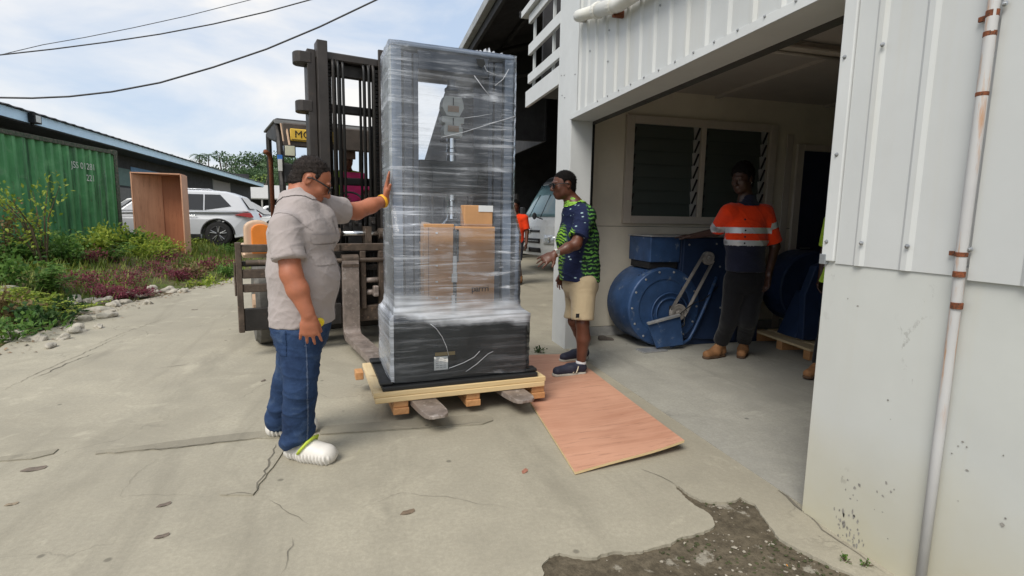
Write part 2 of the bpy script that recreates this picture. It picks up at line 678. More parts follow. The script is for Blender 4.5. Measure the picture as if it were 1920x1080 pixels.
def rock_mesh(name, seed, sx, sy, sz, sub=2, flat=.25):
    r_ = random.Random(seed)
    bm = bmesh.new()
    bmesh.ops.create_icosphere(bm, subdivisions=sub, radius=1)
    ph = [(r_.uniform(1, 3), Vector((r_.uniform(-1, 1), r_.uniform(-1, 1), r_.uniform(-1, 1))), r_.uniform(0, 6)) for _ in range(7)]
    for v in bm.verts:
        d = 1 + sum(.10 * math.sin(a * 2 * b.dot(v.co) + c) for a, b, c in ph) + r_.uniform(-.04, .04)
        v.co = Vector((v.co.x * d * sx, v.co.y * d * sy, v.co.z * d * sz))
        v.co.z = max(v.co.z, -sz * flat)
    me = bpy.data.meshes.new(name)
    bm.to_mesh(me)
    bm.free()
    return me


m_rubble = M('rubble_concrete', (.30, .27, .22), .9, var=.25, vs=30, bump=.4, bs=90)
m_moss = M('moss', (.055, .062, .024), .95, var=.4, vs=60, bump=.6, bs=120)


def rubble_mass(name, spots, mat, label, cat):
    m = MB()
    r_ = random.Random(len(spots))
    for (x, y, z, s) in spots:
        k = rock_mesh('tmp', r_.randint(0, 9999), s * r_.uniform(.7, 1.5), s * r_.uniform(.6, 1.2), s * r_.uniform(.35, .7), 1, .4)
        a = r_.uniform(0, 6.3)
        vs = [(x + v.co.x * math.cos(a) - v.co.y * math.sin(a), y + v.co.x * math.sin(a) + v.co.y * math.cos(a), z + v.co.z) for v in k.vertices]
        m.add(vs, [tuple(p.vertices) for p in k.polygons])
        bpy.data.meshes.remove(k)
    return tag(obj(name, m, mat), label, cat, kind='stuff')


def in_hole(x, y):
    c = False
    for (x0, y0), (x1, y1) in zip(hole, hole[1:] + hole[:1]):
        if (y0 > y) != (y1 > y) and x < (x1 - x0) * (y - y0) / (y1 - y0) + x0:
            c = not c
    return c


rs = random.Random(5)
sp, ms = [], []
while len(sp) < 230:
    x, y = rs.uniform(.65, 1.84), rs.uniform(1.2, 2.12)
    if in_hole(x, y) and (x > 1.2 + rs.uniform(-.35, .25)):
        sp.append((x, y, -.009, rs.choice([.002, .003, .003, .004, .006, .009])))
while len(ms) < 260:
    x, y = rs.uniform(1.15, 1.84), rs.uniform(1.3, 2.12)
    if in_hole(x, y) and math.sin(7 * x + 3) * math.sin(9 * y) > -.15:
        ms.append((x, y, -.010, rs.uniform(.003, .008)))
rubble_mass('gravel', sp, m_rubble, 'loose concrete grit in the broken hole beside the white wall', 'gravel')
rubble_mass('moss', ms, m_moss, 'dark green moss tufts in the broken hole beside the white wall', 'moss')

# hill far behind
mb = MB()
HX = [-420 + 14 * i for i in range(46)]
HY = [130 + 18 * j for j in range(14)]
def hill_z(x, y):
    az = math.degrees(math.atan2(x, y))
    ridge = 21 * math.exp(-((az + 9.0) / 4.2) ** 2) + 13 * math.exp(-((az + 16.5) / 2.2) ** 2) + 11 * math.exp(-((az - 2) / 8.0) ** 2) + 10 * math.exp(-((az + 30) / 9.0) ** 2)
    up = sstep(130, 240, y) * (1 - .5 * sstep(260, 370, y))
    return -1 + ridge * up * 1.02 + .8 * math.sin(x * .11) * math.cos(y * .07) * up
for y in HY:
    for x in HX:
        mb.v.append((x, y, hill_z(x, y)))
n = len(HX)
for j in range(len(HY) - 1):
    for i in range(n - 1):
        mb.f.append((j * n + i, j * n + i + 1, (j + 1) * n + i + 1, (j + 1) * n + i))
mb.mi = [0] * len(mb.f)
struct('hill', mb, m_hill, smooth=True)
# ------------------------------------------------------------------ white clad workshop on the right
def mat_wall(name, base, dirt=True, grunge=1.0):
    t = NT(name)
    v = t.co()
    x, y, z = t.sep(v)
    n = t.noise(1.3, 6, .6, v)
    c = t.ramp(n, [(.3, tuple(k * .93 for k in base)), (.7, tuple(min(1, k * 1.04) for k in base))])
    # faint vertical run-down streaks
    st = t.noise(1.0, 5, .6, t.co((9, 9, .5)))
    c = t.mix(t.ramp(st, [(.50, 0.0), (.74, .30 * grunge)]), c, (.50, .47, .38))
    if dirt:
        low = t.ramp(t.math('ADD', z, t.math('MULTIPLY', t.noise(2.2, 5, .6, v), .55)), [(.18, .75), (.42, .40), (.85, .0)])
        c = t.mix(low, c, (.46, .41, .25))
        # splashes and chips in clusters near the foot of the wall
        sp = t.noise(24, 5, .7, t.co((1, 1, .7)))
        cl = t.noise(2.1, 3, .5, t.co(loc=(3.1, .77, 1.3)))
        ch = t.math('MULTIPLY', t.ramp(sp, [(.60, 0.0), (.64, 1.0)]), t.ramp(cl, [(.58, 0.0), (.66, 1.0)]))
        hz = t.ramp(z, [(.0, 1.0), (.75, .9), (1.15, .25)])
        c = t.mix(t.math('MULTIPLY', ch, hz), c, (.13, .12, .105))
    t.color(c)
    t.set(Roughness=t.ramp(n, [(.3, .42), (.7, .6)]), Specular_IOR_Level=.4)
    t.bump(t.noise(3.0, 4, .5, v), .12, .02)
    MATS[name] = t.m
    return t.m


m_white = mat_wall('white_paint', (.545, .56, .56), False, 1.0)
m_white_low = mat_wall('white_lower_panel', (.535, .55, .53), True)
m_trim = M('white_trim', (.575, .59, .59), .45, var=.05, vs=3)
m_cream = M('cream_wall', (.78, .72, .60), .8, var=.08, vs=2, bump=.1)
m_cream2 = M('cream_frame', (.60, .54, .47), .6, var=.06, vs=4)
m_ceil = M('ceiling_board', (.48, .44, .40), .85, var=.08, vs=2)
m_dark = M('dark_gap', (.012, .012, .014), .8, var=.2)
m_rust = M('rusty_steel', (.17, .05, .018), .85, var=.5, vs=60, bump=.5, bs=120, col2=(.05, .025, .015), amt=.5)
m_screw = M('screw_zinc', (.38, .39, .40), .35, .8, var=.2)
m_conduit = NT('painted_conduit')
_v = m_conduit.co()
_x, _y, _z = m_conduit.sep(_v)
_c = m_conduit.ramp(m_conduit.noise(3, 5, .6, _v), [(.3, (.43, .43, .44)), (.7, (.50, .50, .495))])
_r = m_conduit.math('MULTIPLY', m_conduit.ramp(_z, [(.62, 0.0), (.80, 1.0)]), m_conduit.ramp(m_conduit.noise(1, 5, .7, m_conduit.co((40, 40, 3))), [(.53, 0.0), (.66, .85)]))
m_conduit.color(m_conduit.mix(_r, _c, (.42, .20, .07)))
m_conduit.set(Roughness=.5)
m_conduit = m_conduit.m

WX = 1.975
bld = thing('workshop_building', 'white corrugated metal workshop with an open garage bay at right', 'building', (0, 0, 0))

# lower flat panels of the near wall, with a seam behind the conduit
lower = MB()
lower.bx(WX, WX + .12, 1.345, 1.918, -.02, 1.23)
o = obj('wall_panel', lower, m_white_low, bld, bevel=.004)
lower = MB()
lower.bx(WX + .001, WX + .12, -2.5, 1.339, -.02, 1.23)
obj('wall_panel', lower, m_white_low, bld, bevel=.004)


def clad(y0, y1, z0, z1, x, ribs, depth=.018, name='cladding_sheet', mat=None):
    """folded sheet: wide pans with shallow stepped ribs, ribs = list of y centres; faces -X"""
    prof = [(y0, 0.0)]
    for c in sorted(ribs):
        if y0 + .03 < c < y1 - .03:
            prof += [(c - .026, 0.0), (c - .010, depth), (c + .012, depth), (c + .027, 0.0)]
    prof.append((y1, 0.0))
    m = MB()
    t = .0022
    ring_f = [(y, x - d) for y, d in prof]
    ring_b = [(y, x - d + t) for y, d in prof]
    n = len(prof)
    vs = [(q, y, z0) for y, q in ring_f] + [(q, y, z1) for y, q in ring_f] + [(q, y, z0) for y, q in ring_b] + [(q, y, z1) for y, q in ring_b]
    fs = []
    for i in range(n - 1):
        fs += [(i, i + 1, n + i + 1, n + i), (2 * n + i, 3 * n + i, 3 * n + i + 1, 2 * n + i + 1), (i, 2 * n + i, 2 * n + i + 1, i + 1), (n + i, n + i + 1, 3 * n + i + 1, 3 * n + i)]
    fs += [(0, n, 3 * n, 2 * n), (n - 1, 2 * n + n - 1, 3 * n + n - 1, 2 * n - 1)]
    m.add(vs, fs)
    return obj(name, m, mat or m_white, bld)


# near wall cladding sheets either side of the conduit, and the wall core behind
core = MB()
core.bx(WX + .012, WX + .12, -2.5, 1.917, 1.231, 4.6)
obj('wall_core', core, m_trim, bld)
clad(1.372, 1.858, 1.197, 4.6, WX - .006, [1.745, 1.545], .009)
clad(.55, 1.318, 1.187, 4.6, WX - .014, [1.14, .94, .74], .009)
clad(-2.5, .548, 1.187, 4.6, WX - .010, [.34, .14, -.1, -.3], .014)
# corner trim at the opening
tr = MB()
tr.bx(WX - .016, WX + .125, 1.862, 1.926, 1.205, 4.6)
obj('corner_trim', tr, m_trim, bld, bevel=.004)
br = MB()
br.bx(WX - .020, WX + .01, 1.90, 1.932, 1.19, 1.235)
obj('corner_bracket', br, M('galvanised', (.33, .35, .37), .45, .6, var=.15), bld, bevel=.002)


def screw(y, z, x, s=1.0):
    m = MB()
    m.lathe((x, y, z), (-1, 0, 0), [(.011 * s, 0), (.011 * s, .002), (.007 * s, .003), (.0065 * s, .008), (.003 * s, .0095)], 10)
    return obj('screw', m, m_screw, bld, smooth=False)


def scr_px(px, py, X):
    d = _fw + _rt * ((px - 960) / F_PX) - _up * ((py - 540) / F_PX)
    t = X / d[0]
    return d[1] * t, d[2] * t + CAM_H


for px, py, X in [(1584, 107, WX - .016), (1569, 290, WX - .016), (1550, 453, WX - .016), (1655, 84, WX - .022), (1615, 456, WX - .022), (1701, 462, WX - .022), (1884, 7, WX - .026), (1819, 468, WX - .026)]:
    y, z = scr_px(px, py, X)
    screw(y, z, X + .001, .85)

# painted conduit with rusty saddles
cd = thing('wall_conduit', 'white painted conduit pipe with rusty saddles down the near wall', 'pipe', (0, 0, 0))
cy = 1.338
mb = MB()
mb.tube([(WX - .022, cy, -.01), (WX - .022, cy, .6), (WX - .022, cy, 1.15), (WX - .032, cy - .004, 1.25), (WX - .034, cy - .006, 2.0), (WX - .034, cy - .008, 4.5)], .0168, 14)
obj('pipe', mb, m_conduit, cd, smooth=True)
for z, w in [(2.045, .03), (1.985, .0), (1.80, 0), (1.275, .03), (1.205, 0), (1.095, 0)]:
    mb = MB()
    mb.lathe((WX - .033 if z > 1.2 else WX - .025, cy - .005, z - .009), (0, 0, 1), [(.0182, 0), (.0182, .012 + .010 * ((z * 7.3) % 1))], 14)
    if w:
        mb.bx(WX - .022, WX - .012, cy, cy + .045, z - .008, z + .008)
    obj('saddle', mb, m_rust, cd, bevel=.001, seg=1)

# chipped paint on the lower panels
m_chip = M('chipped_paint', (.25, .24, .22), .9, var=.35, vs=40)
_rc = random.Random(31)
def chip(px, py, s, tall=1.0):
    y, z = scr_px(px, py, WX)
    n_ = 9
    ph = _rc.uniform(0, 6)
    vs_ = [(WX - .0015, y + s * math.cos(6.283 * i / n_) * _rc.uniform(.5, 1.1), z + s * tall * math.sin(6.283 * i / n_) * _rc.uniform(.5, 1.1)) for i in range(n_)]
    m_ = MB()
    m_.add(vs_, [tuple(range(n_))])
    o_ = obj('paint_chip', m_, m_chip, bld)
    return o_
for px, py, s in [(1609, 574, .007), (1590, 560, .004), (1665, 750, .005), (1670, 786, .003), (1805, 828, .006), (1797, 836, .004), (1813, 838, .004), (1814, 882, .007), (1880, 984, .008), (1886, 972, .004), (1785, 850, .003), (1797, 939, .003), (1882, 854, .003), (1662, 905, .006), (1656, 930, .006), (1671, 922, .005), (1645, 922, .004), (1655, 960, .004), (1640, 955, .004), (1677, 918, .003), (1603, 915, .008), (1612, 910, .009), (1595, 935, .006), (1586, 918, .005), (1600, 928, .004), (1590, 900, .004), (1665, 1010, .004), (1608, 938, .004)]:
    chip(px, py, s, _rc.choice([.6, 1.0, 1.5]))
for k in range(46):
    u, v = _rc.random(), _rc.random() ** .8
    chip(1563 + 45 * u * (.75 + .5 * v) + 8 * v, 948 + 78 * v, _rc.uniform(.0022, .006), _rc.choice([1.4, 2.2, 3.0]))

# lintel over the bay: flashing, soffit, cladding above
LZ = 2.36
m = MB()
m.bx(WX - .02, WX + .004, 1.93, 5.13, LZ, LZ + .052)
m.bx(WX - .02, 2.21, 1.93, 5.13, LZ, LZ + .003)
obj('lintel_flashing', m, m_trim, bld, bevel=.002, seg=1)
m = MB()
m.bx(WX + .005, 2.21, 1.93, 5.13, LZ + .004, LZ + .20)
obj('lintel_soffit', m, m_cream, bld)
m = MB()
m.bx(WX + .02, WX + .10, 1.93, 5.13, LZ + .2, 4.6)
obj('lintel_wall', m, m_trim, bld)
clad(1.93, 4.472, LZ + .050, 4.6, WX - .004, [2.1 + .205 * i for i in range(12)], .016)
clad(4.476, 4.985, LZ + .050, 4.6, WX - .002, [4.56, 4.765, 4.93], .016)
for i in range(12):
    screw(2.2 + .205 * i, LZ + .047, WX - .019, .8)
for yy, zz in [(4.30, 2.95), (3.89, 3.05), (3.48, 2.85), (4.30, 2.70), (4.7, 2.9)]:
    screw(yy, zz, WX - .005, .8)
# corner column with jamb and flashing
m = MB()
m.bx(WX, 2.21, 5.135, 5.545, -.02, 4.6)
obj('column', m, m_trim, bld, bevel=.004)
m = MB()
m.bx(WX - .006, WX - .001, 4.99, 5.15, LZ + .02, 4.6)
obj('corner_flashing', m, m_trim, bld, bevel=.002, seg=1)
for yy, zz in [(5.46, 1.86), (5.30, 1.885), (5.40, 1.87), (5.46, 2.87), (5.37, 2.85), (5.42, 2.66), (5.34, 2.62), (5.05, 2.78)]:
    screw(yy, zz, WX + .001 if zz < 2.36 or yy > 5.15 else WX - .005, .75)
# roller door guide and rail behind the jamb
m = MB()
m.bx(2.212, 2.30, 5.28, 5.36, .005, LZ + .12)
obj('door_guide', m, m_dark, bld)
m = MB()
m.bx(2.215, 2.30, 1.93, 5.28, LZ + .0, LZ + .10)
obj('door_rail', m, M('dark_rail', (.07, .07, .065), .6, .3, var=.2), bld)
m = MB()
m.bx(2.303, 2.345, 1.93, 5.6, LZ + .02, LZ + .09)
obj('door_rail', m, M('maroon_rail', (.12, .06, .05), .6, .1, var=.2), bld)

# inside of the bay
BY = 5.68
m = MB()
m.bx(2.22, 8.5, BY, BY + .12, 1.302, 2.95)
obj('back_wall', m, m_cream, bld)
m = MB()
m.bx(2.22, 8.5, BY - .014, BY + .12, .115, 1.296)
obj('back_wall_dado', m, m_cream, bld, bevel=.003, seg=1)
m = MB()
m.bx(2.22, 3.16, BY - .02, BY + .1, 0, .11)
obj('skirting', m, M('skirting_grey', (.42, .41, .39), .8, var=.2, vs=8), bld, bevel=.003)
m = MB()
m.bx(3.17, 8.5, BY - .02, BY + .1, 0, .11)
obj('skirting', m, MATS['skirting_grey'], bld, bevel=.003)
m = MB()
m.bx(2.115, 2.30, 5.55, BY - .002, 0, 3.2)
obj('side_wall', m, m_cream, bld)
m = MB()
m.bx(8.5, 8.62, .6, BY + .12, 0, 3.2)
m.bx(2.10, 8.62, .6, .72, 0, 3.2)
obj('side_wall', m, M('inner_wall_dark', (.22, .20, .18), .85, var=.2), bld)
m = MB()
m.bx(2.12, 8.62, .6, BY + .12, 2.86, 2.95)
obj('ceiling', m, m_ceil, bld)
m = MB()
m.bx(2.1, 8.62, -2.5, 5.545, 4.5, 4.62)
obj('upper_roof', m, m_dark, bld)
m = MB()
m.bx(4.0, 4.06, .75, BY, 2.83, 2.86)
m.bx(5.6, 5.66, .75, BY, 2.83, 2.86)
obj('ceiling_batten', m, m_ceil, bld)

# louvre window in the back wall
win = thing('louvre_window', 'two bay louvred glass window with cream frame in the garage back wall', 'window', (0, BY, 0))
def fr(x0, x1, z0, z1, y0=-.05, y1=0.0, nm='frame', mt=m_cream2, p=win):
    m_ = MB()
    m_.bx(x0, x1, y0, y1, z0, z1)
    return obj(nm, m_, mt, p, bevel=.004)
X0, X1, XM, Z0, Z1 = 2.945, 4.80, 3.86, 1.425, 2.475
fr(X0 - .10, X0, Z0 - .09, Z1 + .09)
fr(X1, X1 + .10, Z0 - .09, Z1 + .09)
fr(X0, X1, Z1, Z1 + .09, -.048)
fr(X0, X1, Z0 - .09, Z0, -.056)
fr(XM - .03, XM + .03, Z0, Z1, -.049)
m_glass_d = NT('dark_glass')
m_glass_d.color((.075, .092, .085))
m_glass_d.set(Roughness=.22, Specular_IOR_Level=.5)
m_glass_d = m_glass_d.m
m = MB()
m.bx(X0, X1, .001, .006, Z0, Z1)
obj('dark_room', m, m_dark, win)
m_louv = M('louvre_carrier', (.50, .50, .49), .5, .2, var=.1)
nb = 7
for (a, b, side) in ((X0 + .01, XM - .13, 0), (XM + .04, X1 - .12, 1)):
    for k in range(nb):
        z = Z0 + (k + .5) * (Z1 - Z0) / nb
        m = MB()
        m.box(((a + b) / 2, -.022, z), (b - a, .006, (Z1 - Z0) / nb * 1.04), rot=(R(-9), 0, 0))
        obj('louvre_blade', m, m_glass_d, win)
    m = MB()
    m.bx(b, b + .085, -.03, -.012, Z0, Z1)
    m.bx(a - .012, a, -.03, -.01, Z0, Z1)
    obj('louvre_carrier', m, m_louv, win)
    for k in range(nb):
        z = Z0 + (k + .5) * (Z1 - Z0) / nb
        m = MB()
        m.box((b + .045, -.036, z), (.022, .012, .15), rot=(0, R(22), 0))
        obj('louvre_clip', m, m_dark, win, bevel=.003, seg=1)
        m = MB()
        m.box((a + .004, -.036, z), (.02, .012, .07), rot=(0, R(15), 0))
        obj('louvre_clip', m, m_dark, win, bevel=.003, seg=1)

# inner doorway with dark blue door
dr = thing('inner_door', 'dark blue door in a cream frame at the back of the garage', 'door', (0, BY, 0))
fr(5.06, 5.16, 0, 2.47, -.03, -.0145, 'frame', m_cream2, dr)
fr(5.22, 5.32, 0, 2.36, -.05, -.0145, 'frame', m_cream2, dr)
fr(5.32, 6.30, 2.28, 2.36, -.049, -.0145, 'frame', m_cream2, dr)
fr(6.30, 6.40, 0, 2.36, -.05, -.0145, 'frame', m_cream2, dr)
fr(5.321, 6.299, .01, 2.279, -.03, -.0145, 'door_leaf', M('door_navy', (.02, .025, .06), .5, var=.15), dr)
m = MB()
m.tube([(5.40, -.03, 1.05), (5.40, -.08, 1.05), (5.50, -.08, 1.05)], .01, 8)
obj('handle', m, m_screw, dr)

# ceiling batten light
lt = thing('ceiling_light_fitting', 'unlit fluorescent batten light on the garage ceiling', 'light fitting', (3.55, 3.85, 2.86))
m = MB()
m.bx(-.62, .62, -.05, .05, -.05, 0)
obj('housing', m, m_cream2, lt, bevel=.006)
m = MB()
m.bx(-.60, .60, -.09, .09, -.075, -.052)
obj('reflector', m, m_cream2, lt, bevel=.006)
m = MB()
m.tube([(-.58, 0, -.092), (.58, 0, -.092)], .014, 10)
obj('lamp_tube', m, m_ceil, lt, smooth=True)

# white drain pipe along the upper wall
pp = thing('drain_pipe', 'fat white plastic drain pipe with elbow high on the corrugated wall', 'pipe', (0, 0, 0))
m_pvc = M('pvc_cream', (.66, .65, .60), .4, var=.07, vs=6)
m = MB()
m.tube([(WX - .01, 4.83, 3.24), (WX - .06, 4.83, 3.235), (WX - .085, 4.80, 3.225), (WX - .09, 4.74, 3.21), (WX - .09, 4.35, 3.115)], .052, 16)
obj('pipe', m, m_pvc, pp, smooth=True)
m = MB()
m.tube([(WX - .09, 4.36, 3.117), (WX - .09, 3.95, 3.02), (WX - .09, 2.4, 2.66 + .25)], .058, 16)
obj('pipe', m, m_pvc, pp, smooth=True)
for a, zz in ((4.37, 3.12), (4.06, 3.047)):
    m = MB()
    m.lathe((WX - .09, a, zz), (0, -1, -.235), [(.060, -.03), (.066, -.02), (.066, .03), (.060, .04)], 16)
    obj('pipe_collar', m, m_pvc, pp)
m = MB()
m.box((WX - .05, 4.05, 2.985), (.09, .03, .05))
obj('pipe_bracket', m, m_rust, pp)

# balcony rails beyond the column
bal = thing('balcony_railing', 'white board railing and fascia of the balcony beyond the corner column', 'railing', (0, 0, 0))
def rail(z0, z1, x0=WX, x1=WX + .04, y0=5.548, y1=6.72, nm='rail_board'):
    m_ = MB()
    m_.bx(x0, x1, y0, y1, z0, z1)
    return obj(nm, m_, m_trim, bal, bevel=.004)
rail(2.80, 2.995, y1=6.81, nm='fascia_board')
rail(3.075, 3.185)
rail(3.42, 3.545)
rail(3.80, 3.90)
rail(3.92, 4.0, WX - .05, WX + .06, y1=6.9, nm='handrail')
for y in (6.64, 5.9):
    m = MB()
    m.bx(WX + .045, WX + .075, y - .015, y + .015, 2.99, 3.94)
    obj('baluster', m, m_trim, bal)
m = MB()
m.bx(WX + .05, 3.6, 5.55, 6.79, 2.93, 2.97)
obj('balcony_floor', m, M('balcony_soffit', (.10, .10, .10), .9), bal)
m = MB()
m.bx(3.0, 3.06, 6.0, 6.78, 2.975, 3.9)
obj('balcony_panel', m, M('balcony_panel', (.42, .43, .45), .7), bal)

# ------------------------------------------------------------------ dark open shed behind
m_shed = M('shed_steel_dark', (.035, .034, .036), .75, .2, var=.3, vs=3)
m_gut = M('gutter_grey', (.34, .35, .35), .5, .3, var=.25, vs=4, col2=(.16, .12, .10), amt=.62)
shed = thing('open_shed', 'large dark open fronted shed with steel roof behind the white workshop', 'building', (0, 0, 0))
EX, EZ = 1.95, 4.70
SY1 = 11.9
SY = 19.0          # far end of the shed
m = MB()
xm = 3.95
zm = EZ + .12 + (xm - EX + .1) * (2.18 / (9.1 - EX))
m.add([(EX - .1, 6.95, EZ + .12), (EX - .1, SY1, EZ + .12), (xm, SY1, zm), (xm, 6.95, zm), (xm, SY, zm), (9, SY, EZ + 2.3), (9, 6.95, EZ + 2.3), (16, 6.95, EZ + .2), (16, SY, EZ + .2)], [(0, 1, 2, 3), (3, 2, 4, 5, 6), (6, 5, 8, 7)])
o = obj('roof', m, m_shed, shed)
so = o.modifiers.new('s', 'SOLIDIFY')
so.thickness = .04
m = MB()
m.bx(EX - .13, EX - .02, 6.9, SY1, EZ - .02, EZ + .13)
obj('gutter', m, m_gut, shed, bevel=.01)
m = MB()
m.bx(EX - .015, EX + .04, 6.9, SY1, EZ - .16, EZ + .05)
obj('fascia', m, m_shed, shed)
for i in range(4):
    y = 7.4 + i * 3.8
    if y > SY1:
        continue
    m = MB()
    m.tube([(EX + .1, y, EZ - .1), (9, y, EZ + 2.05)], .07, 6)
    m.tube([(EX + .1, y, EZ - .55), (9, y, EZ + .9)], .05, 6)
    for k in range(6):
        u0, u1 = k / 6, (k + 1) / 6
        m.tube([(EX + .1 + u0 * 6.9, y, EZ - .55 + u0 * 1.45), (EX + .1 + u1 * 6.9, y, EZ - .1 + u1 * 2.15)], .03, 6)
    obj('roof_truss', m, m_shed, shed)
    if i:
        m = MB()
        m.bx(9.5, 9.7, y - .1, y + .1, 0, EZ)
        obj('post', m, m_shed, shed)
for i in range(5):
    m = MB()
    xx = 2.8 + i * 1.4
    m.bx(xx, xx + .06, 6.95, SY1 if xx < 3.9 else SY, EZ + .02 + (xx - EX) * .309, EZ + .09 + (xx - EX) * .309)
    obj('purlin', m, m_shed, shed)
m = MB()
m.bx(16, 16.1, 6.9, SY, 0, EZ + .3)
m.bx(2.66, 16, 6.86, 6.94, 0, EZ + 2.4)
m.bx(3.98, 16, SY, SY + .1, 0, EZ + 2.4)
m.bx(3.93, 3.97, SY1, SY, 3.15, EZ + .72)  # added unseen panel, blocks sky light from the shed interior
m.bx(2.2, 3.6, 6.80, 6.855, 3.1, 6)
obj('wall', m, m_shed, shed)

# made-up panel: slanted edge frames the bright sky gap, top shuts out light
m = MB()
yp = SY1 + .03
q_ = [Vector((EX - .02, yp, EZ + .1)), at(838, 162, yp), at(797, 298, yp), at(780, 500, yp), Vector((3.25, yp, 0)), Vector((3.25, yp, 3.15)), Vector((3.96, yp, 3.15)), Vector((3.96, yp, zm - .01))]
nq = len(q_)
m.add(q_ + [p + Vector((0, .12, 0)) for p in q_], [tuple(range(nq)), tuple(range(2 * nq - 1, nq - 1, -1))] + [(i, (i + 1) % nq, nq + (i + 1) % nq, nq + i) for i in range(nq)])
obj('added_end_panel', m, m_shed, shed)
# ------------------------------------------------------------------ long low building on the left
m_fascia = M('fascia_blue', (.56, .77, .97), .5, var=.06, vs=2)
m_roofd = M('roof_sheet_dark', (.10, .10, .11), .7, .2, var=.3, vs=5)
m_lw = M('left_wall_dark', (.035, .035, .04), .85, var=.3, vs=3)
m_lblue = M('left_wall_blue', (.14, .27, .45), .7, var=.12, vs=3)
m_lgreen = M('left_wall_teal', (.10, .17, .16), .7, var=.12, vs=3)
m_frame_g = M('window_bar_grey', (.26, .26, .26), .7, var=.2)
lb = thing('long_low_building', 'long low shed with pale blue fascia and dark mesh windows at left', 'building', (0, 0, 0))
BX = -10.0
m = MB()
m.bx(BX - .06, BX, 8, 57, 4.02, 4.32)
obj('fascia', m, m_fascia, lb)
m = MB()
n = 170
vs, fs = [], []
for i in range(n + 1):
    y = 8 + 49.4 * i / n
    dz = .035 * (i % 2)
    vs += [(BX + .12, y, 4.335 + dz), (BX - 7, y, 5.9 + dz)]
    if i:
        fs.append((2 * i - 2, 2 * i, 2 * i + 1, 2 * i - 1))
m.add(vs, fs)
o = obj('roof', m, m_roofd, lb)
so = o.modifiers.new('s', 'SOLIDIFY')
so.thickness = .02
m = MB()
m.bx(BX - 1.2, BX - .06, 8, 57, 3.98, 4.03)
obj('soffit', m, m_lw, lb)
m = MB()
m.bx(BX - 1.4, BX - 1.2, 8, 57, 0, 4.0)
m.bx(BX - 7, BX - 1.3, 56.8, 57, 0, 5.2)
obj('wall', m, m_lw, lb)
for (y0, y1, z0, z1, mt) in [(30, 36.9, .3, 3.55, m_lblue), (22, 29.95, 2.6, 3.4, m_lgreen), (22, 29.9, .3, 2.5, M('left_wall_grey', (.16, .155, .15), .8)), (44.2, 48.8, 3.0, 3.85, M('left_wall_grey2', (.28, .26, .26), .8)), (36.95, 37.9, .3, 3.6, M('left_post_blue', (.38, .58, .80), .7)), (43.95, 44.15, .3, 3.9, m_frame_g), (48.85, 49.05, .3, 3.9, m_frame_g)]:
    m = MB()
    m.bx(BX - 1.2, BX - 1.17, y0, y1, z0, z1)
    obj('wall_panel', m, mt, lb)
y = 38.1
while y < 55:
    w = 2.55
    if not 42.5 < y < 48.8:
        for zz in (1.2, 2.15, 2.75):
            m = MB()
            m.bx(BX - 1.18, BX - 1.15, y, y + w, zz, zz + .06)
            obj('window_bar', m, m_frame_g, lb)
        for k in range(5):
            m = MB()
            m.bx(BX - 1.17, BX - 1.14, y + k * w / 5, y + k * w / 5 + .09, .8, 2.8)
            obj('window_bar', m, m_frame_g, lb)
    y += w + .45
fl = thing('flood_light', 'square flood light fixed to the pale blue fascia above the container', 'flood light', (BX + .02, 19.8, 4.16))
m = MB()
m.bx(0, .16, -.02, .36, -.14, .14)
obj('housing', m, m_dark, fl, bevel=.01)
m = MB()
m.bx(.161, .166, .05, .31, -.10, .10)
obj('lens', m, M('lens_grey', (.5, .52, .5), .2), fl)
m = MB()
m.bx(-.015, .03, .10, .2, -.2, -.13)
obj('bracket', m, m_dark, fl)

# far pale roofed shed past the end of the long building
fs_ = thing('far_shed', 'distant open shed with pale grey roof beyond the long low building', 'building', (-11.5, 66, 0))
m = MB()
m.add([(-6, -3, 3.1), (4.5, -3, 3.1), (4.5, 5, 4.9), (-6, 5, 4.9)], [(0, 1, 2, 3)])
o = obj('roof', m, M('far_roof', (.42, .41, .39), .6, var=.1), fs_)
so = o.modifiers.new('s', 'SOLIDIFY')
so.thickness = .12
for k in range(6):
    m = MB()
    m.bx(-5.6 + k * 1.9, -5.45 + k * 1.9, -2.9, -2.75, .3, 3.1)
    obj('post', m, MATS['far_roof'], fs_)
m = MB()
m.bx(-5.8, 4.3, 4.8, 4.9, .3, 4.8)
obj('wall', m, m_lw, fs_)
m = MB()
m.bx(-5.6, 4.2, -2.86, -2.8, 1.3, 1.4)
obj('rail', m, MATS['far_roof'], fs_)

# ------------------------------------------------------------------ green shipping container
def mat_container():
    t = NT('container_green')
    v = t.co()
    n = t.noise(1.6, 6, .65, v, .3)
    c = t.ramp(n, [(.3, (.055, .21, .08)), (.55, (.09, .32, .12)), (.75, (.18, .44, .20))])
    st = t.noise(1.0, 6, .7, t.co((5, 5, .45)))
    c = t.mix(t.ramp(st, [(.53, 0.0), (.66, .8)]), c, (.022, .055, .030))
    rs_ = t.noise(1.0, 6, .75, t.co((14, 14, 2.0)))
    c = t.mix(t.ramp(rs_, [(.62, 0.0), (.70, .85)]), c, (.11, .075, .045))
    fd = t.noise(5, 5, .6, v)
    c = t.mix(t.ramp(fd, [(.6, 0.0), (.75, .35)]), c, (.28, .40, .28))
    t.color(c)
    t.set(Roughness=.62)
    t.bump(t.noise(22, 4, .6, v), .2, .01)
    return t.m


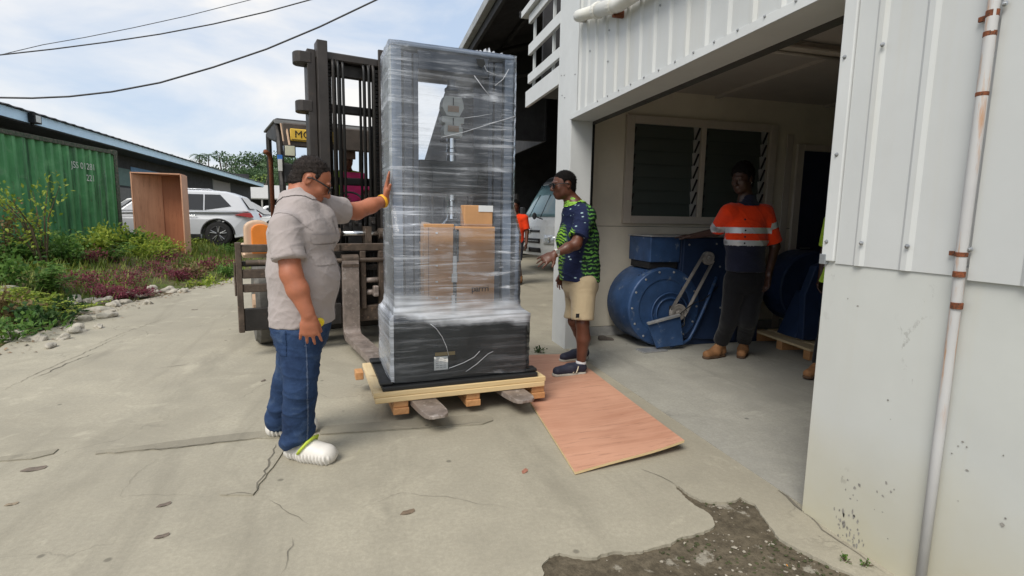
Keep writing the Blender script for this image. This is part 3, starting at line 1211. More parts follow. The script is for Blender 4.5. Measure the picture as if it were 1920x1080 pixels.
m_cont = mat_container()
m_cont_d = M('container_rail', (.05, .075, .045), .8, var=.4, vs=8, col2=(.13, .11, .09), amt=.48)
p0, p1 = Vector((-6.13, 15.69, .30)), Vector((-6.62, 12.23, .30))
ang = math.atan2(p0.y - p1.y, p0.x - p1.x)      # local +X runs along the side, away from the photographer
ct = thing('shipping_container', 'weathered green corrugated shipping container behind the overgrown bed', 'container', tuple(p0), ang)
L, H, W = 6.06, 2.59, 2.44
m = MB()
prof = []
x = -L + .14
while x < -.14:
    prof += [(x, 0.0), (x + .07, 0.0), (x + .125, .055), (x + .19, .055)]
    x += .245
prof = [(a, b) for a, b in prof if a < -.12] + [(-.12, 0.0)]
# the side facing the yard is local -Y
vs = [(a, .02 + b, .16) for a, b in prof] + [(a, .02 + b, H - .10) for a, b in prof]
k = len(prof)
m.add(vs, [(i, i + 1, k + i + 1, k + i) for i in range(k - 1)])
o = obj('corrugated_side', m, m_cont, ct)
so = o.modifiers.new('s', 'SOLIDIFY')
so.thickness = .003
for nm, b in [('corner_post', (-.12, .02, -.004, .14, 0, H)), ('corner_post', (-L - .02, -L + .12, -.004, .14, 0, H)), ('top_rail', (-L + .12, -.12, 0, .07, H - .10, H - .012)), ('bottom_rail', (-L + .12, -.12, 0, .08, .02, .16)),
              ('corner_casting', (-.16, .025, -.008, .17, H - .118, H + .004)), ('corner_casting', (-.16, .025, -.008, .17, -.004, .118)), ('corner_casting', (-L - .025, -L + .16, -.008, .17, H - .118, H + .004))]:
    m = MB()
    m.bx(*b)
    obj(nm, m, m_cont_d, ct, bevel=.008)
m = MB()
m.bx(-L, -.02, .05, W, H - .06, H - .02)
m.bx(-L, -.02, W - .05, W, 0, H - .06)
m.bx(-L, -L + .05, .05, W, 0, H - .06)
m.bx(-.06, -.02, .14, W, .02, H - .06)
obj('container_shell', m, m_cont_d, ct)
m_paint_w = M('stencil_white', (.55, .60, .55), .7, var=.2, vs=20)
rm = Matrix.Rotation(R(90), 4, 'X')
text_mesh('stencil_lettering', 'JSS 01281', .205, m_paint_w, ct, Matrix.Translation((-1.66, .014, 2.03)) @ rm, .001)
text_mesh('stencil_lettering', '221', .205, m_paint_w, ct, Matrix.Translation((-1.20, .014, 1.77)) @ rm, .001)
m = MB()
m.bx(-4.48, -4.16, .010, .016, 1.62, 2.42)
obj('sticker', m, M('sticker_pale', (.45, .55, .58), .5), ct)

# ------------------------------------------------------------------ open plywood case standing on end
def mat_ply(name, a, b, scale=1.0, axis='z'):
    t = NT(name)
    s = {'z': (9, 9, .7), 'x': (.7, 9, 9), 'y': (9, .7, 9)}[axis]
    g = t.noise(1.0 * scale, 7, .62, t.co(s), 1.2)
    big = t.noise(1.1 * scale, 4, .5, t.co(), .4)
    c = t.ramp(g, [(.28, a), (.72, b)])
    c = t.mix(t.ramp(big, [(.35, .45), (.62, 0.0)]), c, tuple(min(1, k * 1.18) for k in b))
    c = t.mix(t.ramp(t.noise(1.0, 7, .7, t.co(tuple(q * 5 for q in s))), [(.56, 0.0), (.68, .55)]), c, tuple(k * .5 for k in a))
    t.color(c)
    t.set(Roughness=.62, Specular_IOR_Level=.35)
    t.bump(g, .15, .003)
    MATS[name] = t.m
    return t.m


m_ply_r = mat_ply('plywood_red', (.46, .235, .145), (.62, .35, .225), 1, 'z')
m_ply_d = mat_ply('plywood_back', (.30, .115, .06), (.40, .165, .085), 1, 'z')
cx_ = at(243, 322, 14.6)
case = thing('plywood_case', 'tall open reddish plywood case standing between container and white SUV', 'crate', (cx_.x, 14.6, .33), R(4))
cw, chh, cd_ = 1.06, cx_.z - .33, .55
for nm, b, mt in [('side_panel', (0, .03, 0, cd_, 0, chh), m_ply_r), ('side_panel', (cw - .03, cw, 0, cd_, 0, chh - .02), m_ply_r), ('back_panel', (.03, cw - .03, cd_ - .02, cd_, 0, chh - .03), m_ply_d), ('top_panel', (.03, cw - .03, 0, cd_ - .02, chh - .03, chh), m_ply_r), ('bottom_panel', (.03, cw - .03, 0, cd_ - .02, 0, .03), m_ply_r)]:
    m = MB()
    m.bx(*b)
    obj(nm, m, mt, case, bevel=.003, seg=1)
# folded-in flap: the pale inner left side seen in the case
m = MB()
m.add([(.03, .02, .03), (.50, cd_ - .03, .03), (.50, cd_ - .03, chh - .04), (.03, .02, chh - .04)], [(0, 1, 2, 3)])
o = obj('inner_panel', m, m_ply_r, case)
so = o.modifiers.new('s', 'SOLIDIFY')
so.thickness = .015

# ------------------------------------------------------------------ cars
m_carw = M('car_paint_silver', (.60, .62, .66), .35, 0, var=.02, vs=1.0, coat=.4)
m_carwhite = M('car_paint_white', (.74, .75, .76), .28, 0, var=.03, coat=.6)
m_glass = M('car_glass', (.018, .02, .024), .06, 0, var=.1, spec=.6)
m_tyre = M('tyre_rubber', (.02, .02, .021), .85, var=.25, vs=20, bump=.3, bs=80)
m_rim = M('alloy_rim', (.45, .46, .47), .3, .8, var=.1)
m_black = M('black_plastic', (.018, .018, .02), .55, var=.2)
m_red = M('tail_lamp_red', (.35, .012, .015), .2, var=.1, coat=.5)
m_chrome = M('chrome', (.62, .64, .66), .14, 1.0, var=.05)
m_lamp = M('lamp_glass', (.55, .58, .6), .12, .3, var=.1, coat=.6)


def wheel(parent, c, r=.36, w=.24, side=-1):
    """wheel whose axle lies along local Y; side = outward sign"""
    ty = MB()
    ty.lathe((c[0], c[1] - w / 2, c[2]), (0, 1, 0), [(r * .64, .02), (r * .9, 0), (r, .03), (r, w - .03), (r * .9, w), (r * .64, w - .02)], 32)
    o = obj('wheel', ty, m_tyre, parent, smooth=True)
    yo = c[1] + side * (w / 2 - .015)
    rm_ = MB()
    rm_.lathe((c[0], yo - side * .05, c[2]), (0, side, 0), [(r * .66, 0), (r * .66, .055), (r * .60, .06), (r * .57, .03), (.05, .02), (.05, .04), (.001, .045)], 32)
    obj('rim', rm_, m_black, o)
    sp_ = MB()
    for k in range(5):
        a = 2 * math.pi * k / 5 + .3
        for da in (-.16, .16):
            p_ = Vector((c[0] + math.cos(a) * .05, yo + side * .0, c[2] + math.sin(a) * .05))
            q_ = Vector((c[0] + math.cos(a + da) * r * .62, yo, c[2] + math.sin(a + da) * r * .62))
            sp_.tube([p_, q_], [.030, .022], 6, flat=.6)
    obj('spokes', sp_, m_rim, o)
    return o


def car(name, label, loc, rz, paint, Lc=4.76, Hc=1.68, Wc=1.88, sedan=False, group=None):
    """local +X = rear of the car, built around its middle; visible flank is local -Y"""
    c = thing(name, label, 'car', loc, rz, group)
    hw = Wc / 2
    xf, xr = -Lc / 2 + .92, Lc / 2 - .98          # wheel centres
    wr = .365
    def arch(xc):
        return [(xc + (wr + .075) * math.cos(a), wr + (wr + .075) * math.sin(a)) for a in [math.pi - math.pi * i / 8 for i in range(9)]]
    belt = 1.02 if not sedan else .92
    low = [(-Lc / 2 + .12, .28), (-Lc / 2 + .45, .22)] + [(xf - wr - .08, .22)] + arch(xf)[1:-1] + [(xf + wr + .08, .22), (xr - wr - .08, .22)] + arch(xr)[1:-1] + [(xr + wr + .08, .24), (Lc / 2 - .12, .32), (Lc / 2 - .02, .55), (Lc / 2, .78), (Lc / 2 - .10, belt + .02)]
    low += [(Lc / 2 - .5, belt), (0, belt), (-Lc / 2 + 1.3, belt - .04), (-Lc / 2 + .5, .92), (-Lc / 2 + .1, .80), (-Lc / 2, .55)]
    m = MB()
    def bulge(u, v, w):
        k = hw - .05 * max(0, (abs(u) - Lc / 2 + .5) / .5) ** 2 * 3 - .05 * abs(v - .62) ** 2
        return (u, math.copysign(k, w), v)
    m.prism(low, -1, 1, bulge)
    body = obj('body', m, paint, c, bevel=.05, seg=3)
    # greenhouse: pillars and roof in paint, glass set in
    if sedan:
        gh = [(-Lc / 2 + 1.35, belt - .01), (-Lc / 2 + 2.1, Hc - .05), (-Lc / 2 + 2.6, Hc), (Lc / 2 - 1.7, Hc - .02), (Lc / 2 - .75, belt)]
    else:
        gh = [(-Lc / 2 + 1.25, belt - .03), (-Lc / 2 + 1.95, Hc - .07), (-Lc / 2 + 2.5, Hc), (Lc / 2 - .75, Hc - .03), (Lc / 2 - .38, Hc - .16), (Lc / 2 - .10, belt)]
    def tum(u, v, w):
        k = hw - .03 - .20 * (v - belt) / (Hc - belt)
        return (u, w * k, v)
    m = MB()
    m.prism(gh, -1, 1, tum)
    obj('roof', m, paint, c, bevel=.05, seg=3)
    # side glass
    x0, x1 = gh[0][0] + .42, gh[-1][0] - (.50 if not sedan else .7)
    zt, zb = Hc - .13, belt + .05
    segs = [(x0, x0 + (x1 - x0) * .36), (x0 + (x1 - x0) * .375, x0 + (x1 - x0) * .70), (x0 + (x1 - x0) * .715, x1)]
    for s in (-1, 1):
        for i, (a, b) in enumerate(segs):
            ta = a + (.50 if i == 0 else .0)
            tb = b - (.30 if i == 2 and not sedan else .55 if i == 2 else 0)
            P = [(a, zb), (b, zb + (.12 if i == 2 else 0)), (tb, zt), (ta, zt)]
            q = MB()
            q.prism(P, 1.004, 1.012, lambda u, v, w: tum(u, v, w * s))
            obj('side_window', q, m_glass, c)
    # rear window, lamps, bumper, handles, trim
    q = MB()
    if sedan:
        A, B = (Lc / 2 - 1.6, Hc - .07), (Lc / 2 - .82, belt + .06)
    else:
        A, B = (Lc / 2 - .355, Hc - .20), (Lc / 2 - .12, belt + .10)
    q.add([(A[0], -hw + .30, A[1]), (A[0], hw - .30, A[1]), (B[0], hw - .16, B[1]), (B[0], -hw + .16, B[1])], [(0, 1, 2, 3)])
    q.v = [(x_ + .012, y_, z_ + .012) for x_, y_, z_ in q.v]
    obj('rear_window', q, m_glass, c)
    A, B = gh[1], gh[0]
    q = MB()
    q.add([(A[0] - .012, -hw + .28, A[1]), (A[0] - .012, hw - .28, A[1]), (B[0] - .012, hw - .14, B[1] + .06), (B[0] - .012, -hw + .14, B[1] + .06)], [(0, 1, 2, 3)])
    obj('windscreen', q, m_glass, c)
    for s in (-1, 1):
        q = MB()
        q.prism([(Lc / 2 - .52, .93), (Lc / 2 - .08, .86), (Lc / 2 + .012, .87), (Lc / 2 - .06, 1.0), (Lc / 2 - .30, .99)], hw - .045, hw + .012, lambda u, v, w: (u, s * w, v))
        obj('tail_lamp', q, m_red, c, bevel=.008)
        for xx in (-.35, .65):
            q = MB()
            q.tube([(xx, s * (hw + .0), .90), (xx + .02, s * (hw + .025), .905), (xx + .18, s * (hw + .025), .905), (xx + .2, s * hw, .90)], .013, 6)
            obj('door_handle', q, m_chrome, c)
        q = MB()
        q.bx(xf + .46, xr - .46, s * hw - .012, s * hw + .012, .245, .36)
        obj('sill_trim', q, m_black, c, bevel=.01)
        for xc in (xf, xr):
            q = MB()
            pts = [(xc + (wr + .075) * math.cos(a), s * (hw - .012), wr + (wr + .075) * math.sin(a)) for a in [math.pi * i / 14 for i in range(15)]]
            q.tube(pts, .03, 6)
            obj('arch_trim', q, m_black, c)
        q = MB()
        q.box((gh[0][0] + .55, s * (hw + .08), belt + .06), (.12, .2, .13))
        obj('wing_mirror', q, paint, c, bevel=.03)
        for xc in (xf, xr):
            wheel(c, (xc, s * (hw - .14), wr), wr, .24, s)
    q = MB()
    q.bx(Lc / 2 - .06, Lc / 2 + .02, -hw + .15, hw - .15, .34, .52)
    obj('rear_bumper', q, m_black, c, bevel=.02)
    if not sedan:
        for s in (-1, 1):
            q = MB()
            q.tube([(-.75, s * (hw - .28), Hc - .01), (-.6, s * (hw - .28), Hc + .035), (1.2, s * (hw - .28), Hc + .02), (1.35, s * (hw - .28), Hc - .03)], .016, 6)
            obj('roof_rail', q, m_chrome, c)
    return c


sp0 = at(405, 440, 17.5)
suv_x = sp0.x - (4.76 / 2 - .98)
car('parked_car', 'silver white SUV parked side on just right of the plywood case', (suv_x, 18.4, .40), R(3), m_carw, Hc=1.66)
s2 = at(485, 390, 21.5)
car('parked_car', 'white saloon car parked behind the silver SUV', (s2.x - .55, 21.6, .40), R(176), m_carwhite, Lc=4.5, Hc=1.48, Wc=1.78, sedan=True)
s3 = at(232, 430, 21.5)
car('parked_car', 'grey car in shade between the container and the plywood case', (s3.x + .4, 21.8, .40), R(2), M('car_paint_grey', (.20, .21, .22), .3, .3, coat=.5), Lc=4.4, Hc=1.5, Wc=1.75, sedan=True)
s4 = at(505, 408, 29)
car('parked_car', 'white car farthest back, mostly hidden behind the forklift', (s4.x, 29, .38), R(5), m_carwhite, Lc=4.4, Hc=1.45, Wc=1.75, sedan=True)

# ------------------------------------------------------------------ overhead wires
m_wire = M('cable_black', (.05, .05, .055), .6, var=.1)
def wire(label, pts, r, ext=8):
    P = [at(*q) for q in pts]
    P = [P[0] + (P[0] - P[1]).normalized() * ext] + P + [P[-1] + (P[-1] - P[-2]).normalized() * ext]
    m_ = MB()
    m_.tube(P, r, 8)
    return tag(obj('overhead_cable', m_, m_wire, smooth=True), label, 'cable', 'cables crossing the sky')
wire('thick black cable sagging lowest across the sky', [(0, 183, 13), (60, 184, 13), (130, 181, 12.9), (210, 172, 12.8), (300, 155, 12.7), (400, 126, 12.5), (500, 92, 12.3), (600, 50, 12), (705, 0, 11.7)], .018)
wire('middle cable running to the top edge over the forklift', [(0, 103, 15), (100, 92, 15), (200, 79, 14.8), (300, 64, 14.6), (400, 45, 14.4), (500, 22, 14.2), (580, 0, 14)], .015)
wire('thinnest and highest cable in the left corner of the sky', [(0, 103, 16), (80, 84, 16), (160, 70, 15.8), (250, 52, 15.6), (350, 30, 15.4), (468, 0, 15.2)], .009)
# ------------------------------------------------------------------ forklift (local frame: x across, y back from the carriage face)
FO, FA = (.125, 5.73), R(14)
fk = thing('forklift', 'large dark masted forklift with orange body carrying the wrapped machine', 'forklift', (FO[0], FO[1], 0), FA)
FC = -.21                                       # centre line of the truck in local x
m_steel = M('mast_steel', (.030, .027, .025), .55, .35, var=.35, vs=6, col2=(.075, .055, .042), amt=.60, bump=.15, bs=60)
m_steel2 = M('mast_steel_front', (.046, .040, .037), .5, .3, var=.25, vs=5, col2=(.085, .06, .045), amt=.6)
m_worn = M('carriage_worn', (.10, .075, .058), .6, .35, var=.4, vs=10, col2=(.22, .15, .11), amt=.58, bump=.25, bs=70)
m_fork = M('fork_steel', (.26, .215, .19), .5, .3, var=.35, vs=9, col2=(.42, .37, .34), amt=.54, bump=.3, bs=60)
m_orange = M('forklift_orange', (.75, .22, .025), .4, var=.12, vs=5, coat=.3)
m_tan = M('forklift_tan', (.55, .38, .26), .5, var=.12, vs=5)
m_hyd = M('hydraulic_chrome', (.62, .63, .64), .18, 1.0, var=.1)
m_yellow = M('plate_yellow', (.72, .47, .06), .5, var=.05)
m_hose = M('rubber_hose', (.012, .012, .012), .5, var=.2)


def fpart(nm, b, mt, bevel=.006, seg=1):
    m_ = MB()
    m_.bx(*b)
    return obj(nm, m_, mt, fk, bevel=bevel, seg=seg)


# mast: outer channels behind, inner channels in front
for s, nm in ((-1, 'l'), (1, 'r')):
    def X(d):
        return FC + s * d
    m = MB()          # inner channel, front flange
    m.bx(min(X(.355), X(.255)), max(X(.355), X(.255)), .22, .25, .25, 3.10)
    m.bx(min(X(.355), X(.320)), max(X(.355), X(.320)), .25, .40, .25, 3.10)
    m.bx(min(X(.355), X(.265)), max(X(.355), X(.265)), .40, .43, .25, 3.04)
    obj('inner_mast_channel', m, m_steel2, fk, bevel=.006)
    m = MB()
    m.bx(min(X(.44), X(.36)), max(X(.44), X(.36)), .30, .335, .12, 3.02)
    m.bx(min(X(.44), X(.40)), max(X(.44), X(.40)), .335, .50, .12, 3.02)
    m.bx(min(X(.44), X(.345)), max(X(.44), X(.345)), .50, .53, .12, 3.02)
    obj('outer_mast_channel', m, m_steel2, fk, bevel=.006)
    # lift cylinders beside the channels
    m = MB()
    m.lathe((X(.27), .48, .4), (0, 0, 1), [(.055, 0), (.055, 1.9), (.045, 1.95)], 16)
    obj('lift_cylinder', m, m_steel, fk, smooth=False)
    m = MB()
    m.lathe((X(.27), .48, 2.3), (0, 0, 1), [(.028, 0), (.028, .65)], 12)
    obj('cylinder_rod', m, m_hyd if s < 0 else m_steel, fk, smooth=True)
    # chain roller + two hose loops near the top, chain runs down
    m = MB()
    m.lathe((X(.19), .33, 2.90), (1, 0, 0), [(.075, -.03), (.085, -.02), (.06, 0), (.085, .02), (.075, .03)], 18)
    obj('chain_roller', m, m_steel, fk)
    for k, dx in enumerate((.205, .155, .105)):
        m = MB()
        xx = X(dx)
        r_ = .095 - .006 * k
        pts = [(xx, .33 - r_, .75), (xx, .33 - r_, 2.82)] + [(xx, .33 - r_ * math.cos(a), 2.86 + r_ * math.sin(a)) for a in [math.pi * i / 8 for i in range(9)]] + [(xx, .33 + r_, 2.8), (xx, .33 + r_, .9)]
        m.tube(pts, .0145 if k else .017, 8)
        obj('hose' if k else 'lift_chain', m, m_hose if k else m_steel, fk, smooth=True)
# chain-like toothed guard on the right run
m = MB()
for k in range(34):
    z = 1.5 + k * .042
    m.box((FC + .245, .30, z), (.045, .05, .030))
obj('energy_chain', m, m_steel, fk)
m = MB()
for k in range(22):
    m.box((FC - .235, .32, 2.2 + k * .035), (.03, .04, .022))
obj('energy_chain', m, m_steel, fk)
fpart('mast_crossbeam', (FC - .36, FC + .36, .26, .37, 2.93, 3.01), m_steel2, .012)
fpart('mast_crossbeam', (FC - .33, FC + .33, .345, .41, 2.80, 2.93), m_steel, .01)
fpart('mast_crossbeam', (FC - .34, FC + .34, .43, .50, 2.45, 2.535), m_steel, .01)
fpart('mast_crossbeam', (FC - .34, FC + .34, .44, .52, 1.70, 1.78), m_steel, .01)
fpart('mast_crossbeam', (FC - .4, FC + .4, .44, .56, .55, .75), m_steel, .01)
fpart('mast_crossbeam', (FC - .4, FC + .4, .44, .56, .12, .30), m_steel, .01)
# side lugs high on the outer channel
for z, d, lw in ((2.93, .12, .12), (2.46, .10, .13)):
    for s in (-1, 1):
        m = MB()
        lug = [(.40, -.0)] + [(.44 + d * .55 + .06 * math.cos(a), .0 + .075 * math.sin(a)) for a in [-math.pi / 2 + math.pi * i / 8 for i in range(9)]] + [(.40, .075), (.40, -.075)]
        lug = [(.40, -.075)] + [(.44 + d * .55 + .06 * math.cos(a), .075 * math.sin(a)) for a in [-math.pi / 2 + math.pi * i / 8 for i in range(9)]] + [(.40, .075)]
        m.prism(lug, z - .05, z + .06, lambda u, v, w: (FC + s * u, .40 + v * 1.4, w))
        obj('mast_lug', m, m_steel2, fk, bevel=.008)
# tilt and side-shift cylinder with chrome rod in front of the mast foot
m = MB()
m.lathe((FC - .30, .12, 1.185), (1, 0, 0), [(.03, 0), (.058, .005), (.058, .10), (.03, .105)], 16)
obj('shift_cylinder', m, m_worn, fk)
m = MB()
m.lathe((FC + .30, .12, 1.185), (-1, 0, 0), [(.03, 0), (.058, .005), (.058, .10), (.03, .105)], 16)
obj('shift_cylinder', m, m_worn, fk)
m = MB()
m.bx(FC + .05, FC + .11, .06, .2, 1.05, 1.26)
obj('rod_bracket', m, m_worn, fk)
m = MB()
m.tube([(FC - .21, .12, 1.185), (FC + .22, .12, 1.185)], .03, 14)
obj('shift_rod', m, m_hyd, fk, smooth=True)
for k, xx in enumerate((FC - .12, FC - .02, FC + .16)):
    m = MB()
    m.bx(xx - .03, xx + .03, .2, .26, 1.20, 1.36)
    m.lathe((xx, .2, 1.30), (0, -1, 0), [(.02, 0), (.02, .05)], 10)
    obj('valve_block', m, m_steel, fk, bevel=.004)

# wide carriage / load guard: left and right end posts, bars and plates
CL, CR = -1.385, .965
for xx in (CL, CR - .05):
    fpart('end_post', (xx, xx + .052, -.02, .05, .25, 1.105), m_worn)
fpart('end_post', (CL - .018, CL - .001, .0, .04, .60, .92), m_worn)
for x0, x1 in ((CL + .052, -.44), (.25, CR - .05)):
    fpart('guard_bar', (x0, x1, -.01, .04, 1.01, 1.085), m_worn)
    fpart('guard_bar', (x0, x1, .02, .07, .875, .925), m_steel)
    fpart('guard_bar', (x0, x1, -.01, .05, .765, .848), m_worn)
    fpart('guard_bar', (x0, x1, -.005, .05, .632, .708), m_worn)
    fpart('guard_plate', (x0, x1, -.012, .05, .262, .475), m_steel)
fpart('carriage_bar', (-.44, .25, .015, .10, 1.01, 1.085), m_worn)
fpart('carriage_bar', (-.44, .25, .02, .11, .265, .43), m_worn)
fpart('carriage_bar', (-.44, .25, .06, .12, .80, .86), m_steel)
for xx in (-.235, -.045, .16):
    fpart('carriage_upright', (xx, xx + .055, -.006, .06, .40, 1.009), m_worn)
m = MB()
m.tube([(-.18, .03, .70), (-.04, .03, .70)], .028, 12)
m.tube([(-.18, .04, .57), (-.04, .04, .57)], .03, 12)
obj('cross_pin', m, m_fork, fk, smooth=True)
m = MB()
m.box((-.085, -.01, .585), (.055, .07, .115))
obj('pin_block', m, m_fork, fk, bevel=.012)
fpart('carriage_back', (-.5, .3, .13, .16, .3, 1.0), m_steel)
for k in range(4):
    m = MB()
    m.tube([(-.17 + k * .035, .11, .62), (-.17 + k * .035, .11, .98)], .009, 6)
    obj('grease_line', m, m_hose, fk)


# forks: upright shank, bent heel, tapering blade with rounded tip
def fork(xc, w):
    f = MB()
    f.bx(xc - w / 2, xc + w / 2, -.05, .012, .22, .93)
    a = []
    for i in range(7):
        u = math.pi / 2 * i / 6
        cy_, cz = -.12, .23
        a.append(((cy_ + .132 * math.cos(-u), cz + .132 * math.sin(-u)), (cy_ + .068 * math.cos(-u), cz + .068 * math.sin(-u))))
    rings = []
    for (o_, i_) in a:
        rings.append([(xc - w / 2, *o_), (xc + w / 2, *o_), (xc + w / 2, *i_), (xc - w / 2, *i_)])
    Lf, tip = 2.53, .012
    def blade(y, zb, zt, hw):
        rings.append([(xc - hw, y, zb), (xc + hw, y, zb), (xc + hw, y, zt), (xc - hw, y, zt)])
    blade(-.5, .098, .161, w / 2)
    blade(-1.8, .098, .143, w / 2)
    blade(-Lf + .16, .098, .140, w / 2)
    blade(-Lf + .06, .102, .136, w / 2 - .004)
    blade(-Lf + .018, .105, .132, w / 2 - .018)
    blade(-Lf, .108, .128, w / 2 - .045)
    f.loft(rings)
    o_ = obj('fork', f, m_fork, fk, bevel=.004, seg=2)
    h_ = MB()
    h_.tube([(xc - w / 2 - .0, .0, .925), (xc + w / 2, .0, .925)], .052, 14)
    obj('fork_eye', h_, m_worn, o_)
    k_ = MB()
    k_.box((xc, -.052, .865), (w, .008, .03))
    obj('fork_lip', k_, m_worn, o_)
    return o_


fork(-.345, .165)
fork(.30, .165)
m = MB()
m.tube([(-1.3, .0, .915), (CR - .05, .0, .915)], .024, 12)
obj('fork_shaft', m, m_worn, fk, smooth=True)

# body, bonnet, cab
def body_prism(nm, poly, x0, x1, mt, bevel=.05):
    m_ = MB()
    m_.prism(poly, x0, x1, lambda u, v, w: (w, u, v))
    return obj(nm, m_, mt, fk, bevel=bevel, seg=3)


body_prism('front_cowl', [(.72, .55), (1.05, .55), (1.05, 1.25), (.86, 1.30), (.74, 1.0)], FC - .55, FC + .55, m_steel, .05)
body_prism('chassis', [(.65, .42), (3.2, .42), (3.2, .95), (.65, .90)], FC - .62, FC + .62, m_steel, .04)
body_prism('counterweight', [(2.7, .40), (3.55, .45), (3.68, .9), (3.5, 1.45), (2.6, 1.5)], FC - .58, FC + .58, m_steel, .10)
body_prism('bonnet', [(1.75, .95), (2.75, .95), (2.7, 1.35), (1.8, 1.30)], FC - .5, FC + .5, m_steel, .06)
# front mudguards: tan skirts with orange lamp pods as seen past the man's back
for s in (-1, 1):
    xo = FC + s * .92
    body_prism('mudguard', [(.62, 0.94), (.70, 1.02), (1.1, 1.05), (1.6, 1.0), (1.6, 0.94), (.8, .90)], xo - .17, xo + .17, m_tan, .02)
    m = MB()
    m.prism([(-.105, 0.94), (.105, 0.94), (.105, 1.22)] + [(.105 * math.cos(a), 1.22 + .09 * math.sin(a)) for a in [math.pi * i / 8 for i in range(1, 8)]] + [(-.105, 1.22)], .60, .76, lambda u, v, w: (xo - .02 + u * 1.25, w, v))
    obj('lamp_pod', m, m_tan, fk, bevel=.025, seg=3)
    m = MB()
    m.prism([(-.065, 0.96), (.075, 0.96), (.075, 1.20)] + [(.005 + .07 * math.cos(a), 1.20 + .07 * math.sin(a)) for a in [math.pi * i / 8 for i in range(1, 8)]] + [(-.065, 1.20)], .57, .62, lambda u, v, w: (xo + .0 + u * 1.3, w, v))
    obj('lamp_pod_face', m, m_orange, fk, bevel=.01)

# wheels
def fwheel(xc, yc, r, w):
    t_ = MB()
    t_.lathe((xc - w / 2, yc, r), (1, 0, 0), [(r * .62, .02), (r * .92, 0), (r, .04), (r, w - .04), (r * .92, w), (r * .62, w - .02)], 36)
    o_ = obj('wheel', t_, M('tyre_dusty', (.11, .105, .095), .92, var=.3, vs=14, bump=.4, bs=40), fk)
    tr_ = MB()
    for k in range(22):
        a = 2 * math.pi * k / 22
        for s in (-1, 1):
            tr_.box((xc + s * w * .24, yc + math.cos(a + s * .07) * (r + .004), r + math.sin(a + s * .07) * (r + .004)), (w * .48, .05, .03), rot=(a - math.pi / 2 + math.pi / 2, 0, 0))
    h_ = MB()
    h_.lathe((xc - w / 2 + .02, yc, r), (1, 0, 0), [(r * .60, 0), (r * .60, w - .04)], 24)
    h_.lathe((xc, yc, r), (1, 0, 0), [(.1, -w / 2 - .01), (.1, w / 2 + .01)], 12)
    obj('wheel_hub', h_, m_tan, o_)
    return o_


for s in (-1, 1):
    fwheel(FC + s * .90, .62, .43, .22)
    fwheel(FC + s * .68, 2.75, .36, .22)

# overhead guard with plate, work lamp, mirrors, exhaust stack
for s in (-1, 1):
    xx = FC + s * .63
    m = MB()
    m.tube([(xx, 1.02, 1.1), (xx, 1.12, 1.7), (xx, 1.30, 2.25), (xx, 1.45, 2.42)], .036, 8)
    obj('guard_pillar', m, m_steel, fk)
    m = MB()
    m.tube([(xx, 2.7, 1.4), (xx, 2.65, 2.45)], .036, 8)
    obj('guard_pillar', m, m_steel, fk)
m = MB()
m.prism([(1.32, 2.24), (1.40, 2.20), (2.75, 2.42), (2.75, 2.50), (1.42, 2.50)], FC - .66, FC + .66, lambda u, v, w: (w, u, v))
obj('guard_roof', m, m_steel, fk, bevel=.03)
m = MB()
m.prism([(1.27, 2.41), (1.36, 2.47), (2.8, 2.53), (2.8, 2.50), (1.36, 2.44)], FC - .68, FC + .68, lambda u, v, w: (w, u, v))
obj('roof_cap', m, M('cab_roof_grey', (.09, .09, .085), .6, var=.2), fk, bevel=.01)
fpart('roof_fascia', (FC - .60, FC + .60, 1.255, 1.30, 2.16, 2.43), M('cab_fascia', (.07, .055, .045), .6, var=.3, vs=6), .015)
pl = fpart('number_plate', (FC - .515, FC - .01, 1.235, 1.252, 2.225, 2.365), m_yellow, .008)
text_mesh('plate_lettering', 'MC-', .115, m_dark, fk, Matrix.Translation((FC - .47, 1.232, 2.265)) @ Matrix.Rotation(R(90), 4, 'X'), .001, 1.05)
fpart('plate_rule', (FC - .50, FC - .03, 1.2325, 1.2345, 2.238, 2.244), m_dark, .0)
wl_ = fpart('work_lamp', (FC - .60, FC - .475, 1.12, 1.2, 2.03, 2.16), m_black, .012)
m = MB()
m.bx(FC - .59, FC - .485, 1.112, 1.119, 2.04, 2.15)
obj('lamp_lens', m, M('work_lamp_lens', (.55, .55, .42), .2, var=.15), fk, bevel=.004)
m = MB()
m.tube([(FC - .535, 1.16, 2.16), (FC - .535, 1.22, 2.22), (FC - .55, 1.28, 2.40)], .012, 6)
m.tube([(FC - .62, 1.16, 2.40), (FC - .60, 1.14, 2.2)], .010, 6)
obj('lamp_arm', m, m_tan, fk)
m = MB()
m.box((FC - .56, 1.1, 1.84), (.10, .03, .22))
obj('mirror', m, m_black, fk, bevel=.012)
m = MB()
m.tube([(FC - .63, 1.22, 1.96), (FC - .56, 1.1, 1.95)], .009, 6)
obj('mirror_arm', m, m_steel, fk)
m = MB()
m.bx(FC - .675, FC - .625, 1.08, 1.13, 1.99, 2.04)
obj('tape_band', m, M('tape_blue', (.03, .16, .5), .5), fk)
m = MB()
m.bx(FC - .672, FC - .632, 1.05, 1.10, 1.86, 1.99)
obj('pillar_sticker', m, M('sticker_white', (.6, .6, .58), .5), fk)
m = MB()
m.tube([(FC - .67, 2.0, 1.2), (FC - .67, 2.0, 2.06), (FC - .68, 1.97, 2.12), (FC - .74, 1.88, 2.15)], .028, 10)
obj('exhaust_stack', m, m_rust, fk, smooth=True)
